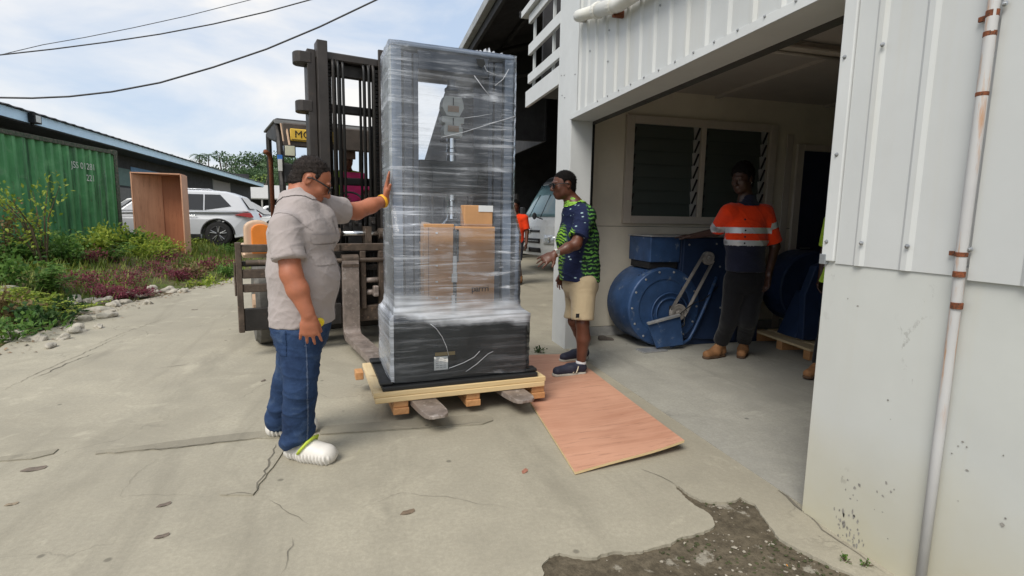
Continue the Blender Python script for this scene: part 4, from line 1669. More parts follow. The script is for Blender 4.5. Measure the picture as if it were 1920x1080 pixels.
# seat, wheel, dash
fpart('seat_base', (FC - .05, FC + .47, 1.75, 2.25, 1.3, 1.42), m_black, .04, 3)
fpart('seat_back', (FC - .03, FC + .45, 2.2, 2.33, 1.40, 1.95), m_black, .05, 3)
fpart('dashboard', (FC - .5, FC + .5, 1.05, 1.2, 1.15, 1.42), m_black, .03)
m = MB()
st = [(FC + .2 + .17 * math.cos(a), 1.42 + .08 * math.sin(a), 1.52 + .15 * math.sin(a)) for a in [2 * math.pi * i / 24 for i in range(25)]]
m.tube(st, .013, 8, cap=False)
m.tube([(FC + .2, 1.2, 1.35), (FC + .2, 1.42, 1.52)], .02, 8)
obj('steering_wheel', m, m_black, fk, smooth=True)
m = MB()
m.box((FC + .17, 1.35, 2.12), (.16, .03, .1))
m.tube([(FC + .2, 1.34, 2.12), (FC + .22, 1.34, 2.22)], .012, 6)
obj('mirror', m, M('mirror_brown', (.10, .055, .035), .5), fk, bevel=.01)
# ------------------------------------------------------------------ pallet on the forks
MO, MA = (.13, 3.51), R(6)
def mat_pine(name, a, b, axis):
    t = NT(name)
    s = {'x': (.8, 14, 14), 'y': (14, .8, 14)}[axis]
    g = t.noise(1.5, 6, .6, t.co(s), 1.5)
    c = t.ramp(g, [(.3, a), (.7, b)])
    kn = t.noise(5, 2, .5, t.co((1, 1, 1)))
    c = t.mix(t.ramp(kn, [(.72, 0.0), (.78, .7)]), c, (.28, .13, .05))
    t.color(c)
    t.set(Roughness=.6)
    t.bump(g, .2, .003)
    return t.m


m_pine_x = mat_pine('pine_x', (.60, .43, .21), (.74, .58, .34), 'x')
m_pine_y = mat_pine('pine_y', (.62, .46, .25), (.76, .62, .39), 'y')
m_pine_d = mat_pine('pine_block', (.42, .20, .08), (.56, .30, .13), 'y')
pal = thing('wooden_pallet', 'new pale pine pallet carried on the forks under the wrapped machine', 'pallet', (MO[0], MO[1], 0), MA)
PX0, PX1, PY0, PY1 = -.135, 1.105, -.062, .72
def ppart(nm, b, mt, bev=.004):
    m_ = MB()
    m_.bx(*b)
    return obj(nm, m_, mt, pal, bevel=bev, seg=1)
for xx in (-.005, .50, 1.0):
    ppart('bearer', (xx, xx + .10, PY0 + .02, PY1, .098, .1445), m_pine_d)
    ppart('bottom_board', (xx - .003, xx + .103, PY0 + .006, PY1 + .02, .052, .0972), m_pine_d)
ppart('edge_board', (PX0 + .01, PX1 - .01, PY0, PY0 + .10, .145, .182), m_pine_x)
ppart('edge_board', (PX0 + .01, PX1 - .01, PY1 - .10, PY1, .145, .182), m_pine_x)
ppart('deck_board', (PX0, PX1, PY0 + .006, PY0 + .112, .1825, .217), m_pine_x)
for k in range(4):
    y0 = PY0 + .118 + k * .148
    ppart('deck_board', (PX0 + .10, PX1, y0, y0 + .142, .1825, .216), m_pine_x)
ppart('side_board', (PX0, PX0 + .098, PY0 + .114, PY1, .1825, .2165), m_pine_y)
ppart('side_board', (PX0 + .012, PX0 + .10, PY0 + .102, PY1 - .102, .145, .182), m_pine_y)
ppart('bottom_board', (PX0 - .06, PX0 + .0, PY1 - .10, PY1 + .02, .11, .17), m_pine_d)

# ------------------------------------------------------------------ shrink-wrapped testing machine
m_char = M('machine_charcoal', (.034, .038, .041), .42, .1, var=.12, vs=3)
m_mgrey = M('machine_grey', (.25, .295, .37), .4, .15, var=.06, vs=2)
m_mgrey2 = M('machine_grey_dark', (.085, .10, .13), .4, .15, var=.08, vs=2)
m_mpale = M('machine_side_pale', (.60, .60, .57), .5, var=.05, vs=3)
m_plate = M('machine_plate_black', (.014, .015, .016), .5, var=.2)
mc = thing('testing_machine', 'tall grey materials testing machine wrapped in clear stretch film', 'machine', (MO[0], MO[1], 0), MA)
def mpart(nm, b, mt, bev=.004, seg=2):
    m_ = MB()
    m_.bx(*b)
    return obj(nm, m_, mt, mc, bevel=bev, seg=seg)
mpart('base_plate', (-.075, 1.045, -.045, .665, .2175, .248), m_plate, .006)
for xx, yy in ((-.06, .55), (-.06, -.02), (.99, -.02)):
    mpart('foot_clamp', (xx - .03, xx + .06, yy, yy + .09, .2485, .275), m_plate, .01)
mpart('base_cabinet', (.004, .97, .001, .62, .2485, .67), m_char, .006)
mpart('cabinet_side', (-.004, .003, .012, .61, .255, .66), m_mpale, .002)
mpart('cabinet_top', (-.006, .98, -.006, .63, .6705, .684), m_mgrey2, .004)
CZ0, CZ1, CY0, CY1 = .685, 2.47, .14, .52
for side in (0, 1):
    def XX(a, b):
        return (.035 + a, .035 + b) if side == 0 else (.885 - b, .885 - a)
    for nm, a, b, y0, y1, mt in [('column_cover', 0, .065, CY0, CY1, m_mgrey), ('column_slot', .066, .080, CY0 + .03, CY1, m_plate), ('column_cover', .081, .135, CY0 + .006, CY1, m_mgrey2), ('column_slot', .136, .146, CY0 + .03, CY1, m_plate), ('column_cover', .147, .178, CY0 + .012, CY1, m_mgrey2)]:
        x0, x1 = XX(a, b)
        mpart(nm, (x0, x1, y0, y1, CZ0, CZ1 - (.0 if a == 0 else .03)), mt, .003)
mpart('column_side', (.029, .0345, CY0 + .004, CY1, CZ0, CZ1 - .002), m_mpale, .001)
mpart('top_beam', (.03, .89, CY0 - .004, CY1 + .006, CZ1 + .001, CZ1 + .022), m_mgrey, .004)
mpart('top_beam', (.214, .706, CY0 + .02, CY1 - .01, 2.345, CZ1), m_mgrey2, .004)
mpart('crosshead', (.214, .706, CY0 + .0, CY1 - .03, 1.535, 1.755), m_plate, .006)
mpart('crosshead_panel', (.30, .62, CY0 - .008, CY0 - .001, 1.57, 1.72), m_char, .003)
# load train
def lath(nm, c, prof, mt, n=24):
    m_ = MB()
    m_.lathe(c, (0, 0, 1), prof, n)
    return obj(nm, m_, mt, mc, bevel=.002, seg=1)
GX, GY = .478, .30
m_gripw = M('grip_wrapped', (.52, .53, .50), .5, var=.08, vs=8)
m_gripb = M('grip_tape_tan', (.38, .26, .18), .6, var=.2, vs=10)
lath('load_cell', (GX, GY, 2.25), [(.05, 0), (.05, .02), (.03, .03), (.03, .075), (.06, .08), (.06, .10)], m_mgrey2)
for k, (z0, flip) in enumerate(((2.075, 1), (1.94, -1))):
    m = MB()
    hexp = [(-.046, 0), (.046, 0), (.078, .06), (.074, .098), (.060, .135), (-.060, .135), (-.074, .098), (-.078, .06)]
    if flip < 0:
        hexp = [(-.066, .0), (.066, .0), (.070, .05), (.056, .085), (.080, .09), (.080, .132), (-.080, .132), (-.080, .09), (-.056, .085), (-.070, .05)]
    m.prism(hexp, GY - .05, GY + .05, lambda u, v, w: (GX + u, w, z0 + v))
    g_ = obj('grip', m, m_gripw, mc, bevel=.003)
    m = MB()
    m.bx(GX - .04, GX + .04, GY - .056, GY - .0505, z0 + .03, z0 + .07)
    obj('grip_label', m, m_gripb, g_)
    m = MB()
    m.bx(GX - .003, GX + .003, GY - .056, GY - .0505, z0 + .075, z0 + .125)
    obj('grip_slot', m, m_plate, g_)
lath('coupling', (GX, GY, 1.755), [(.034, 0), (.034, .06), (.03, .062), (.03, .07), (.038, .072), (.038, .10), (.034, .102), (.034, .175)], m_chrome)
m = MB()
m.tube([(GX, GY, 1.895), (GX - .085, GY - .03, 1.90)], .009, 8)
obj('coupling_handle', m, m_plate, mc)
lath('lower_coupling', (GX, GY, 1.60), [(.034, 0), (.034, -.11), (.024, -.112), (.024, -.15), (.03, -.152), (.03, -.19)], m_chrome)
lath('lower_rod', (GX, GY, 1.36), [(.10, -.07), (.10, -.05), (.07, -.04), (.035, 0), (.028, .03), (.028, .06)], m_chrome)
mpart('lower_table', (.214, .706, CY0 + .02, CY1 - .02, 1.20, 1.285), m_plate, .004)
for k in range(5):
    m = MB()
    m.tube([(.27 + k * .09, .40, 1.285), (.27 + k * .09, .40, 1.53)], .007, 6)
    obj('guide_rod', m, m_mpale if k % 2 else m_mgrey2, mc)
# sticker, tape, cord on the cabinet
mpart('sticker', (.277, .374, -.014, -.0125, .325, .42), M('sticker_white2', (.72, .72, .70), .5), .0, 1).data
mpart('tape_strip', (.284, .425, -.0135, -.012, .425, .45), M('tape_ochre', (.30, .22, .09), .5), .0, 1)
mpart('tape_strip', (.375, .435, -.0135, -.012, .365, .425), M('tape_black', (.02, .02, .02), .4), .0, 1)
m = MB()
for k in range(5):
    for j in range(3):
        m.bx(.29 + j * .026, .31 + j * .026, -.0150, -.0142, .34 + k * .015, .345 + k * .015)
obj('sticker_print', m, M('print_grey', (.35, .35, .36), .6), mc)

# cardboard cartons held against the columns by the film
m_card = M('cardboard', (.50, .27, .125), .8, var=.12, vs=5, bump=.15, bs=50)
m_tape_w = M('tape_white', (.68, .70, .72), .3, var=.05)
def carton(name, label, b, parts, tilt=0.0):
    x0, x1, y0, y1, z0, z1 = b
    c = thing(name, label, 'carton', (MO[0] + x0 * math.cos(MA) - y0 * math.sin(MA), MO[1] + x0 * math.sin(MA) + y0 * math.cos(MA), z0), MA)
    w, d, h = x1 - x0, y1 - y0, z1 - z0
    m_ = MB()
    m_.bx(0, w, 0, d, 0, h)
    obj('carton_body', m_, m_card, c, bevel=.006)
    for nm, (a0, a1, b0, b1), mt in parts:
        m_ = MB()
        m_.bx(a0, a1, -.0035, -.0012, b0, b1)
        obj(nm, m_, mt, c)
    return c
carton('cardboard_carton', 'slim brown carton with staples under the stretch film, left one', (.215, .424, .012, .125, .700, 1.325), [('staple', (.08, .095, .56 - k * .11, .57 - k * .11), m_tape_w) for k in range(5)] + [('flap_line', (.03, .034, .02, .60), M('card_dark', (.22, .12, .06), .8))])
cb = carton('cardboard_carton', 'wide brown carton with black brush lettering under the stretch film', (.430, .716, .008, .125, .690, 1.31), [('flap_line', (.0, .284, .30, .303), MATS['card_dark'])])
text_mesh('carton_lettering', 'parrri', .062, m_dark, cb, Matrix.Translation((.115, -.004, .17)) @ Matrix.Rotation(R(90), 4, 'X'), .001, .9)
m = MB()
m.bx(.008, .022, -.013, -.0095, .38, .60)
obj('seam', m, m_plate, cb)
m = MB()
m.bx(-.014, .012, .0, .004, .01, .60)
obj('seam', m, m_plate, cb)
m = MB()
m.bx(-.018, .008, -.010, -.006, .30, .42)
m.bx(-.026, .012, -.010, -.006, .24, .30)
m.bx(-.026, -.004, -.010, -.006, .0, .15)
obj('tape_strip', m, m_tape_w, cb)
carton('cardboard_carton', 'small brown carton with white top on the wide wrapped carton', (.50, .705, .03, .135, 1.312, 1.455), [('tape_strip', (.10, .205, .10, .143), m_tape_w)])

# stretch film
def mat_film():
    t = NT('stretch_film')
    v = t.co()
    x, y, z = t.sep(v)
    wob = t.noise(2.0, 4, .6, v)
    # white sheen streaks painted into the film: long, near horizontal, slightly falling right
    s1 = t.noise(1.0, 7, .62, t.co((1.3, 1.3, 34), (0, R(7), 0)), .7)
    s2 = t.noise(1.0, 6, .65, t.co((5, 5, 85), (0, R(-5), 0)), 1.2)
    s3 = t.noise(1.0, 5, .6, t.co((2.0, 2.0, 26), (0, R(24), 0)), .6)
    pat = t.noise(2.6, 4, .6, v, .5)
    A = t.ramp(s1, [(.50, 0.0), (.60, .34), (.72, .95)])
    Bn = t.ramp(s2, [(.57, 0.0), (.70, .7)])
    Cn = t.math('MULTIPLY', t.ramp(s3, [(.56, 0.0), (.68, .9)]), t.ramp(pat, [(.42, 0.0), (.58, 1.0)]))
    st = t.math('MAXIMUM', t.math('MAXIMUM', A, Bn), Cn)
    st = t.math('MULTIPLY', st, t.ramp(pat, [(.32, .25), (.60, .85)]))
    # streaks stronger over the columns than over the open middle
    mid_ = t.ramp(x, [(.16, 1.0), (.26, .42), (.64, .42), (.74, .9)])
    st = t.math('MULTIPLY', st, mid_)
    # film gathers thickly where it is pulled in above the base cabinet
    zz = t.math('ADD', z, t.math('MULTIPLY', wob, .22))
    zz = t.math('SUBTRACT', zz, t.math('MULTIPLY', x, -.10))
    gather = t.ramp(zz, [(.79, .0), (.84, .85), (.92, .50), (1.03, 0.0)])
    gather = t.math('MULTIPLY', gather, t.ramp(s1, [(.35, .35), (.6, 1.0)]))
    haze = t.ramp(pat, [(.36, .02), (.7, .10)])
    left = t.ramp(x, [(.0, .10), (.22, .05), (.30, .0)])
    up_ = t.ramp(z, [(.66, 0.0), (.72, 1.0)])
    haze = t.math('ADD', haze, t.math('MULTIPLY', left, up_))
    low = t.ramp(z, [(.62, .30), (.70, 1.0)])
    st = t.math('MULTIPLY', st, low)
    haze = t.math('MULTIPLY', haze, low)
    fac = t.math('ADD', t.math('MAXIMUM', st, gather), haze, True)
    fac = t.math('ADD', fac, t.math('MULTIPLY', t.math('LESS_THAN', x, .006), t.ramp(s1, [(.35, .30), (.65, .62)])))
    fac = t.math('MINIMUM', fac, .93)
    t.color((.84, .89, .98))
    t.set(Roughness=.16, Specular_IOR_Level=.6)
    h = t.math('ADD', t.math('MULTIPLY', s1, 1.0), t.math('MULTIPLY', s2, .5))
    t.bump(h, .42, .008)
    out = t.n['Material Output']
    tr = t.n.new('ShaderNodeBsdfTransparent')
    tr.inputs[0].default_value = (.92, .95, .99, 1)
    gl = t.n.new('ShaderNodeBsdfGlossy')
    gl.inputs['Roughness'].default_value = .07
    t.link(t.b.inputs['Normal'].links[0].from_socket, gl.inputs['Normal'])
    fr_ = t.n.new('ShaderNodeFresnel')
    fr_.inputs[0].default_value = 1.32
    t.link(t.b.inputs['Normal'].links[0].from_socket, fr_.inputs['Normal'])
    m0 = t.n.new('ShaderNodeMixShader')
    t.link(fr_.outputs[0], m0.inputs[0])
    t.link(tr.outputs[0], m0.inputs[1])
    t.link(gl.outputs[0], m0.inputs[2])
    m1 = t.n.new('ShaderNodeMixShader')
    t.link(fac, m1.inputs[0])
    t.link(m0.outputs[0], m1.inputs[1])
    t.link(t.b.outputs[0], m1.inputs[2])
    t.link(m1.outputs[0], out.inputs[0])
    return t.m


m_film = mat_film()
def ring(x0, x1, y0, y1, z, r=.02, n=22, amp=.003, seed=0, zamp=0.0):
    pts = []
    loop = []
    for i in range(n):
        loop.append((x0 + (x1 - x0) * i / n, y0))
    for i in range(n // 2):
        loop.append((x1, y0 + (y1 - y0) * i / (n // 2)))
    for i in range(n):
        loop.append((x1 - (x1 - x0) * i / n, y1))
    for i in range(n // 2):
        loop.append((x0, y1 - (y1 - y0) * i / (n // 2)))
    for (a, b) in loop:
        k = amp * (math.sin(31 * a + 57 * z + seed) + math.sin(19 * a - 83 * z + 41 * b) + .6 * math.sin(67 * z + 13 * b))
        cx, cy = (x0 + x1) / 2, (y0 + y1) / 2
        dx = (a - cx) / (x1 - x0)
        dy = (b - cy) / (y1 - y0)
        pts.append((a + k * dx * 1.5, b + k * dy * 1.5, z + zamp * math.sin(9 * a + 7 * b + seed)))
    return pts
rings = []
NZ = 70
for i in range(NZ + 1):
    u = i / NZ
    z = 2.497 - u * (2.497 - .80)
    out_f = max(0, (1.46 - z) / .2)             # swells out over the cartons
    yf = CY0 - .012 - min(1, out_f) * .148
    rings.append(ring(.018, .902, yf, CY1 + .02, z, amp=.0007 + .0003 * (i % 3), seed=i * .0))
for i in range(1, 13):
    u = i / 12
    e = u ** 3.0
    z = .80 - u * .105
    rings.append(ring(.018 - .032 * e, .902 + .084 * e, -.022 - .0 * e - .0 * u, CY1 + .02 + .10 * e, z, amp=.0025, seed=2, zamp=.003 * u))
for i in range(1, 14):
    u = i / 13
    z = .692 - u * .425
    rings.append(ring(-.014 - .003 * math.sin(u * 9), .984, -.0165 - .002 * math.sin(u * 7), .64, z, amp=.0016, seed=3, zamp=.012 * u))
m = MB()
m.loft(rings, cap=False)
tops = ring(.018, .902, CY0 - .012, CY1 + .02, 2.4985)
m.add(tops, [tuple(range(len(tops)))])
obj('stretch_film', m, m_film, mc, smooth=True)
m_rope = M('film_rope', (.55, .58, .63), .3, var=.05)
def rope(pts, r):
    m_ = MB()
    m_.tube(pts, r * .55, 6)
    return obj('film_rope', m_, m_rope, mc, smooth=True)
yf = CY0 - .022
rope([(.905, yf + .03, 2.095), (.895, yf - .002, 2.088), (.81, yf, 2.058), (.70, yf, 2.018), (.52, yf, 1.952), (.36, yf, 1.905)], .0032)
rope([(.905, yf + .02, 2.085), (.80, yf, 2.052), (.66, yf, 2.012)], .0022)
rope([(.52, yf, 2.045), (.62, yf, 2.065), (.72, yf, 2.09)], .0022)
rope([(.59, yf, 2.33), (.66, yf, 2.25), (.70, yf, 2.21)], .0035)
rope([(.61, yf, 2.43), (.66, yf, 2.405), (.68, yf, 2.37), (.76, yf, 2.35)], .0035)
rope([(.84, yf, 2.40), (.80, yf, 2.33), (.74, yf, 2.28)], .004)
rope([(.25, -.026, .655), (.29, -.030, .62), (.33, -.030, .56), (.36, -.028, .49), (.378, -.026, .42)], .003)
rope([(.38, -.026, .335), (.48, -.028, .365), (.56, -.028, .40), (.60, -.027, .44)], .0026)
rope([(.50, -.026, .30), (.58, -.028, .35), (.66, -.028, .415), (.70, -.026, .43)], .0022)
# torn film tuft on the top corner
m = MB()
for k in range(9):
    x0 = .60 + k * .03
    h_ = [.012, .02, .03, .045, .02, .012, .016, .012, .01][k]
    m.add([(x0, .16, 2.498), (x0 + .03, .15, 2.498), (x0 + .022, .15 + .02 * (k % 2), 2.498 + h_), (x0 + .008, .155, 2.498 + h_ * .7)], [(0, 1, 2, 3)])
obj('film_tuft', m, m_rope, mc)
m = MB()
m.add([(.60, yf - .003, 2.44), (.655, yf - .003, 2.445), (.668, yf - .003, 2.415), (.645, yf - .003, 2.385), (.615, yf - .003, 2.40)], [(0, 1, 2, 3, 4)])
obj('film_tear', m, m_plate, mc)

# ------------------------------------------------------------------ plywood sheet on the floor
m_ply = mat_ply('plywood_sheet', (.40, .19, .12), (.57, .315, .215), 1.3, 'x')
pc = [(1.045, 2.50, .012), (1.792, 2.625, .040), (1.935, 4.86, .018), (1.225, 4.90, .012)]
m = MB()
nx_, ny_ = 10, 26
top, bot = [], []
for j in range(ny_ + 1):
    for i in range(nx_ + 1):
        u, v = i / nx_, j / ny_
        p = [(1 - u) * (1 - v) * pc[0][k] + u * (1 - v) * pc[1][k] + u * v * pc[2][k] + (1 - u) * v * pc[3][k] for k in range(3)]
        lift = .028 * u ** 2 * (1 - v) ** 3 + .004 * math.sin(6 * u + 5 * v)
        top.append((p[0] - 1.5, p[1] - 3.6, p[2] + lift + .006))
        bot.append((p[0] - 1.5, p[1] - 3.6, p[2] + lift - .0085))
o_ = len(top)
m.v = top + bot
w_ = nx_ + 1
for j in range(ny_):
    for i in range(nx_):
        a = j * w_ + i
        m.f.append((a, a + 1, a + w_ + 1, a + w_))
        m.f.append((o_ + a, o_ + a + w_, o_ + a + w_ + 1, o_ + a + 1))
def edge(idx):
    for a, b in zip(idx, idx[1:]):
        m.f.append((a, o_ + a, o_ + b, b))
        m.mi.append(1)
m.mi = [0] * len(m.f)
edge(list(range(w_)))
edge([ny_ * w_ + i for i in range(nx_, -1, -1)])
edge([j * w_ for j in range(ny_, -1, -1)])
edge([j * w_ + nx_ for j in range(ny_ + 1)])
pl_ = obj('plywood_sheet', m, [m_ply, m_pine_x], None, loc=(1.5, 3.6, 0))
tag(pl_, 'reddish plywood sheet lying on the floor with one corner lifted', 'plywood sheet')

# ------------------------------------------------------------------ blue centrifugal blower
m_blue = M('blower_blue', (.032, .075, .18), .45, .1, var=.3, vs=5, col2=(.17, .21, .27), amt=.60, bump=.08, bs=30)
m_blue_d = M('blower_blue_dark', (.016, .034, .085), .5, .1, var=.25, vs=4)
m_alu = M('bare_metal', (.48, .49, .50), .45, .6, var=.2, vs=10)
m_belt = M('belt_grey', (.26, .24, .22), .7, var=.2, vs=20)
bw = thing('blue_blower', 'blue centrifugal blower with belt drive beside the leaning man', 'blower', (3.06, 5.0, 0))
CZ, CR_ = .445, .43
m = MB()
m.lathe((0, 0, CZ), (0, 1, 0), [(.001, -.0), (.30, 0), (.305, -.012), (CR_ - .012, -.012), (CR_, .0), (CR_, .52), (CR_ - .02, .54), (.001, .54)], 48)
dr_ = obj('drum', m, m_blue, bw, bevel=.006)
dr_.data.polygons.foreach_set('use_smooth', [abs(p.normal.y) < .5 for p in dr_.data.polygons])
for rr in (.16, .215):
    m = MB()
    m.tube([(rr * math.cos(a) + .06, -.016, CZ - .06 + rr * math.sin(a)) for a in [2 * math.pi * i / 36 for i in range(37)]], .009, 6, cap=False)
    obj('bearing_ring', m, m_blue, bw, smooth=True)
for k in range(6):
    m = MB()
    a = R(128 - k * 5)
    m.lathe((CR_ * math.cos(a), .10 + .0 * k, CZ + CR_ * math.sin(a)), (math.cos(a), 0, math.sin(a)), [(.011, 0), (.008, .008)], 8)
    obj('rivet', m, m_blue_d, bw)
for k in range(14):
    a = 2 * math.pi * k / 14
    m = MB()
    m.lathe((.39 * math.cos(a), -.012, CZ + .39 * math.sin(a)), (0, -1, 0), [(.012, 0), (.012, .006), (.006, .008)], 8)
    obj('rim_bolt', m, m_alu, bw)
for bx_, bz_ in ((.26, 1.12), (.60, 1.13), (.93, 1.12), (.90, .70), (.86, .30), (.84, .10), (.70, .42), (.66, .88)):
    m = MB()
    m.lathe((bx_, -.004, bz_), (0, -1, 0), [(.011, 0), (.011, .006), (.005, .008)], 8)
    obj('panel_bolt', m, m_alu, bw)
m = MB()
m.bx(-.19, .17, .02, .50, .93, 1.20)
obj('outlet_duct', m, m_blue, bw, bevel=.01)
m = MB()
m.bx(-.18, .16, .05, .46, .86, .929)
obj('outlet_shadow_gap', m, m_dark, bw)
m = MB()
m.bx(-.20, 1.25, .0, .52, 1.201, 1.215)
obj('top_flange', m, m_alu, bw, bevel=.003)
m = MB()
m.prism([(.10, .02), (.30, .0), (1.25, .0), (1.25, 1.198), (.18, 1.198), (.18, .70)], .03, .50, lambda u, v, w: (u, w, v))
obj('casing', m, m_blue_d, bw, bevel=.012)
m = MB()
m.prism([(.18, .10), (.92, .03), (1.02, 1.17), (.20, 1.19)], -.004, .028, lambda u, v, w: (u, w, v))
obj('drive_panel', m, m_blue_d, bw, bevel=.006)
def pulley(x, z, r):
    m_ = MB()
    m_.lathe((x, -.035, z), (0, -1, 0), [(r, 0), (r, .012), (r * .86, .022), (r * .86, .03), (r, .042), (r, .055), (r * .6, .055), (r * .6, .045), (r * .3, .045), (r * .3, .065), (.001, .066)], 24)
    return obj('pulley', m_, m_belt, bw, bevel=.002, seg=1)
pa, pb = (.46, .985, .065), (.125, .39, .085)
pulley(*pa)
pulley(*pb)
def belt(off, y):
    dx, dz = pb[0] - pa[0], pb[1] - pa[1]
    L_ = math.hypot(dx, dz)
    nx2, nz2 = -dz / L_, dx / L_
    pts = []
    a0 = math.atan2(nz2, nx2)
    for i in range(13):
        a = a0 + math.pi * i / 12
        pts.append((pb[0] + (pb[2] + off) * math.cos(a) , y, pb[1] + (pb[2] + off) * math.sin(a)))
    # go back along pulley a on the other side
    for i in range(13):
        a = a0 + math.pi + math.pi * i / 12
        pts.append((pa[0] + (pa[2] + off) * math.cos(a), y, pa[1] + (pa[2] + off) * math.sin(a)))
    pts.append(pts[0])
    m_ = MB()
    m_.tube(pts, .011, 8, cap=False)
    return obj('drive_belt', m_, m_belt, bw, smooth=True)
belt(.004, -.062)
belt(.004, -.084)
m = MB()
m.tube([(.60, -.045, .77), (.45, -.05, .40), (.36, -.05, .20), (.30, -.05, .09), (.22, -.06, .05), (.05, -.08, .03)], .018, 8)
obj('strut_pipe', m, m_blue, bw, smooth=True)
m = MB()
m.tube([(.13, -.1, .38), (.20, -.11, .44), (.30, -.10, .50), (.42, -.08, .52), (.55, -.05, .60), (.62, -.04, .66)], .006, 6)
m.tube([(.02, -.11, .36), (.0, -.11, .25), (.10, -.11, .20), (.19, -.11, .26), (.18, -.11, .36)], .006, 6)
obj('motor_cable', m, m_hose, bw, smooth=True)
m = MB()
m.prism([(-.28, .30), (.10, .38), (.16, .06), (-.16, .04)], -.16, -.145, lambda u, v, w: (u, w, v))
obj('belt_guard_plate', m, m_blue, bw, bevel=.003)
m = MB()
m.box((-.095, -.16, .345), (.38, .045, .025), rot=(0, R(-12), 0))
obj('guard_flange', m, m_alu, bw, bevel=.004)
m = MB()
m.box((-.20, -.13, .012), (.30, .16, .014), rz=R(6))
obj('foot_plate', m, m_alu, bw, bevel=.003)
m = MB()
m.bx(.06, .20, -.04, .03, .30, .46)
m.lathe((.125, .02, .39), (0, 1, 0), [(.09, 0), (.09, .03)], 16)
obj('motor', m, m_steel, bw, bevel=.01)

# second blower in deep shade, on a pallet
p2 = thing('wooden_pallet', 'old pallet under the dark blower at the back of the garage', 'pallet', (4.32, 4.6, 0), R(-6))
for k, yy in enumerate((-.42, .0, .42)):
    m = MB()
    m.bx(-.05, 1.2, yy, yy + .09, .004, .10)
    obj('bearer', m, m_pine_d, p2, bevel=.004, seg=1)
for k in range(6):
    m = MB()
    m.bx(-.06 + k * .21, .10 + k * .21, -.44, .54, .1005, .125)
    obj('deck_board', m, m_pine_y, p2, bevel=.003, seg=1)
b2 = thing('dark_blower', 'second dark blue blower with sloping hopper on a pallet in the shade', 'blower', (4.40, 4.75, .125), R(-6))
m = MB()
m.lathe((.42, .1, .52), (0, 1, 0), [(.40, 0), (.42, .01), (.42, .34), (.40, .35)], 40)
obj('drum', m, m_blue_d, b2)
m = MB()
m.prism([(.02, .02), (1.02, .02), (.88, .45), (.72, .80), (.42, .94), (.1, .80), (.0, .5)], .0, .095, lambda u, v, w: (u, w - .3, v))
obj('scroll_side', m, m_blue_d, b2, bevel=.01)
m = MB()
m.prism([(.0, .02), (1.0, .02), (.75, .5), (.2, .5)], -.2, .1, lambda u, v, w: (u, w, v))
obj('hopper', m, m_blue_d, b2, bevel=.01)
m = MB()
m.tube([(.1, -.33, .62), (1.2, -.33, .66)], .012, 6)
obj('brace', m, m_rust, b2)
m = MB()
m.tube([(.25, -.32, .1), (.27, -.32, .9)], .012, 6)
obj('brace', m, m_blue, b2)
# ------------------------------------------------------------------ bodies and clothes from blended volumes
def V3(p):
    return np.array([p[0], p[1], p[2]], dtype=np.float64)


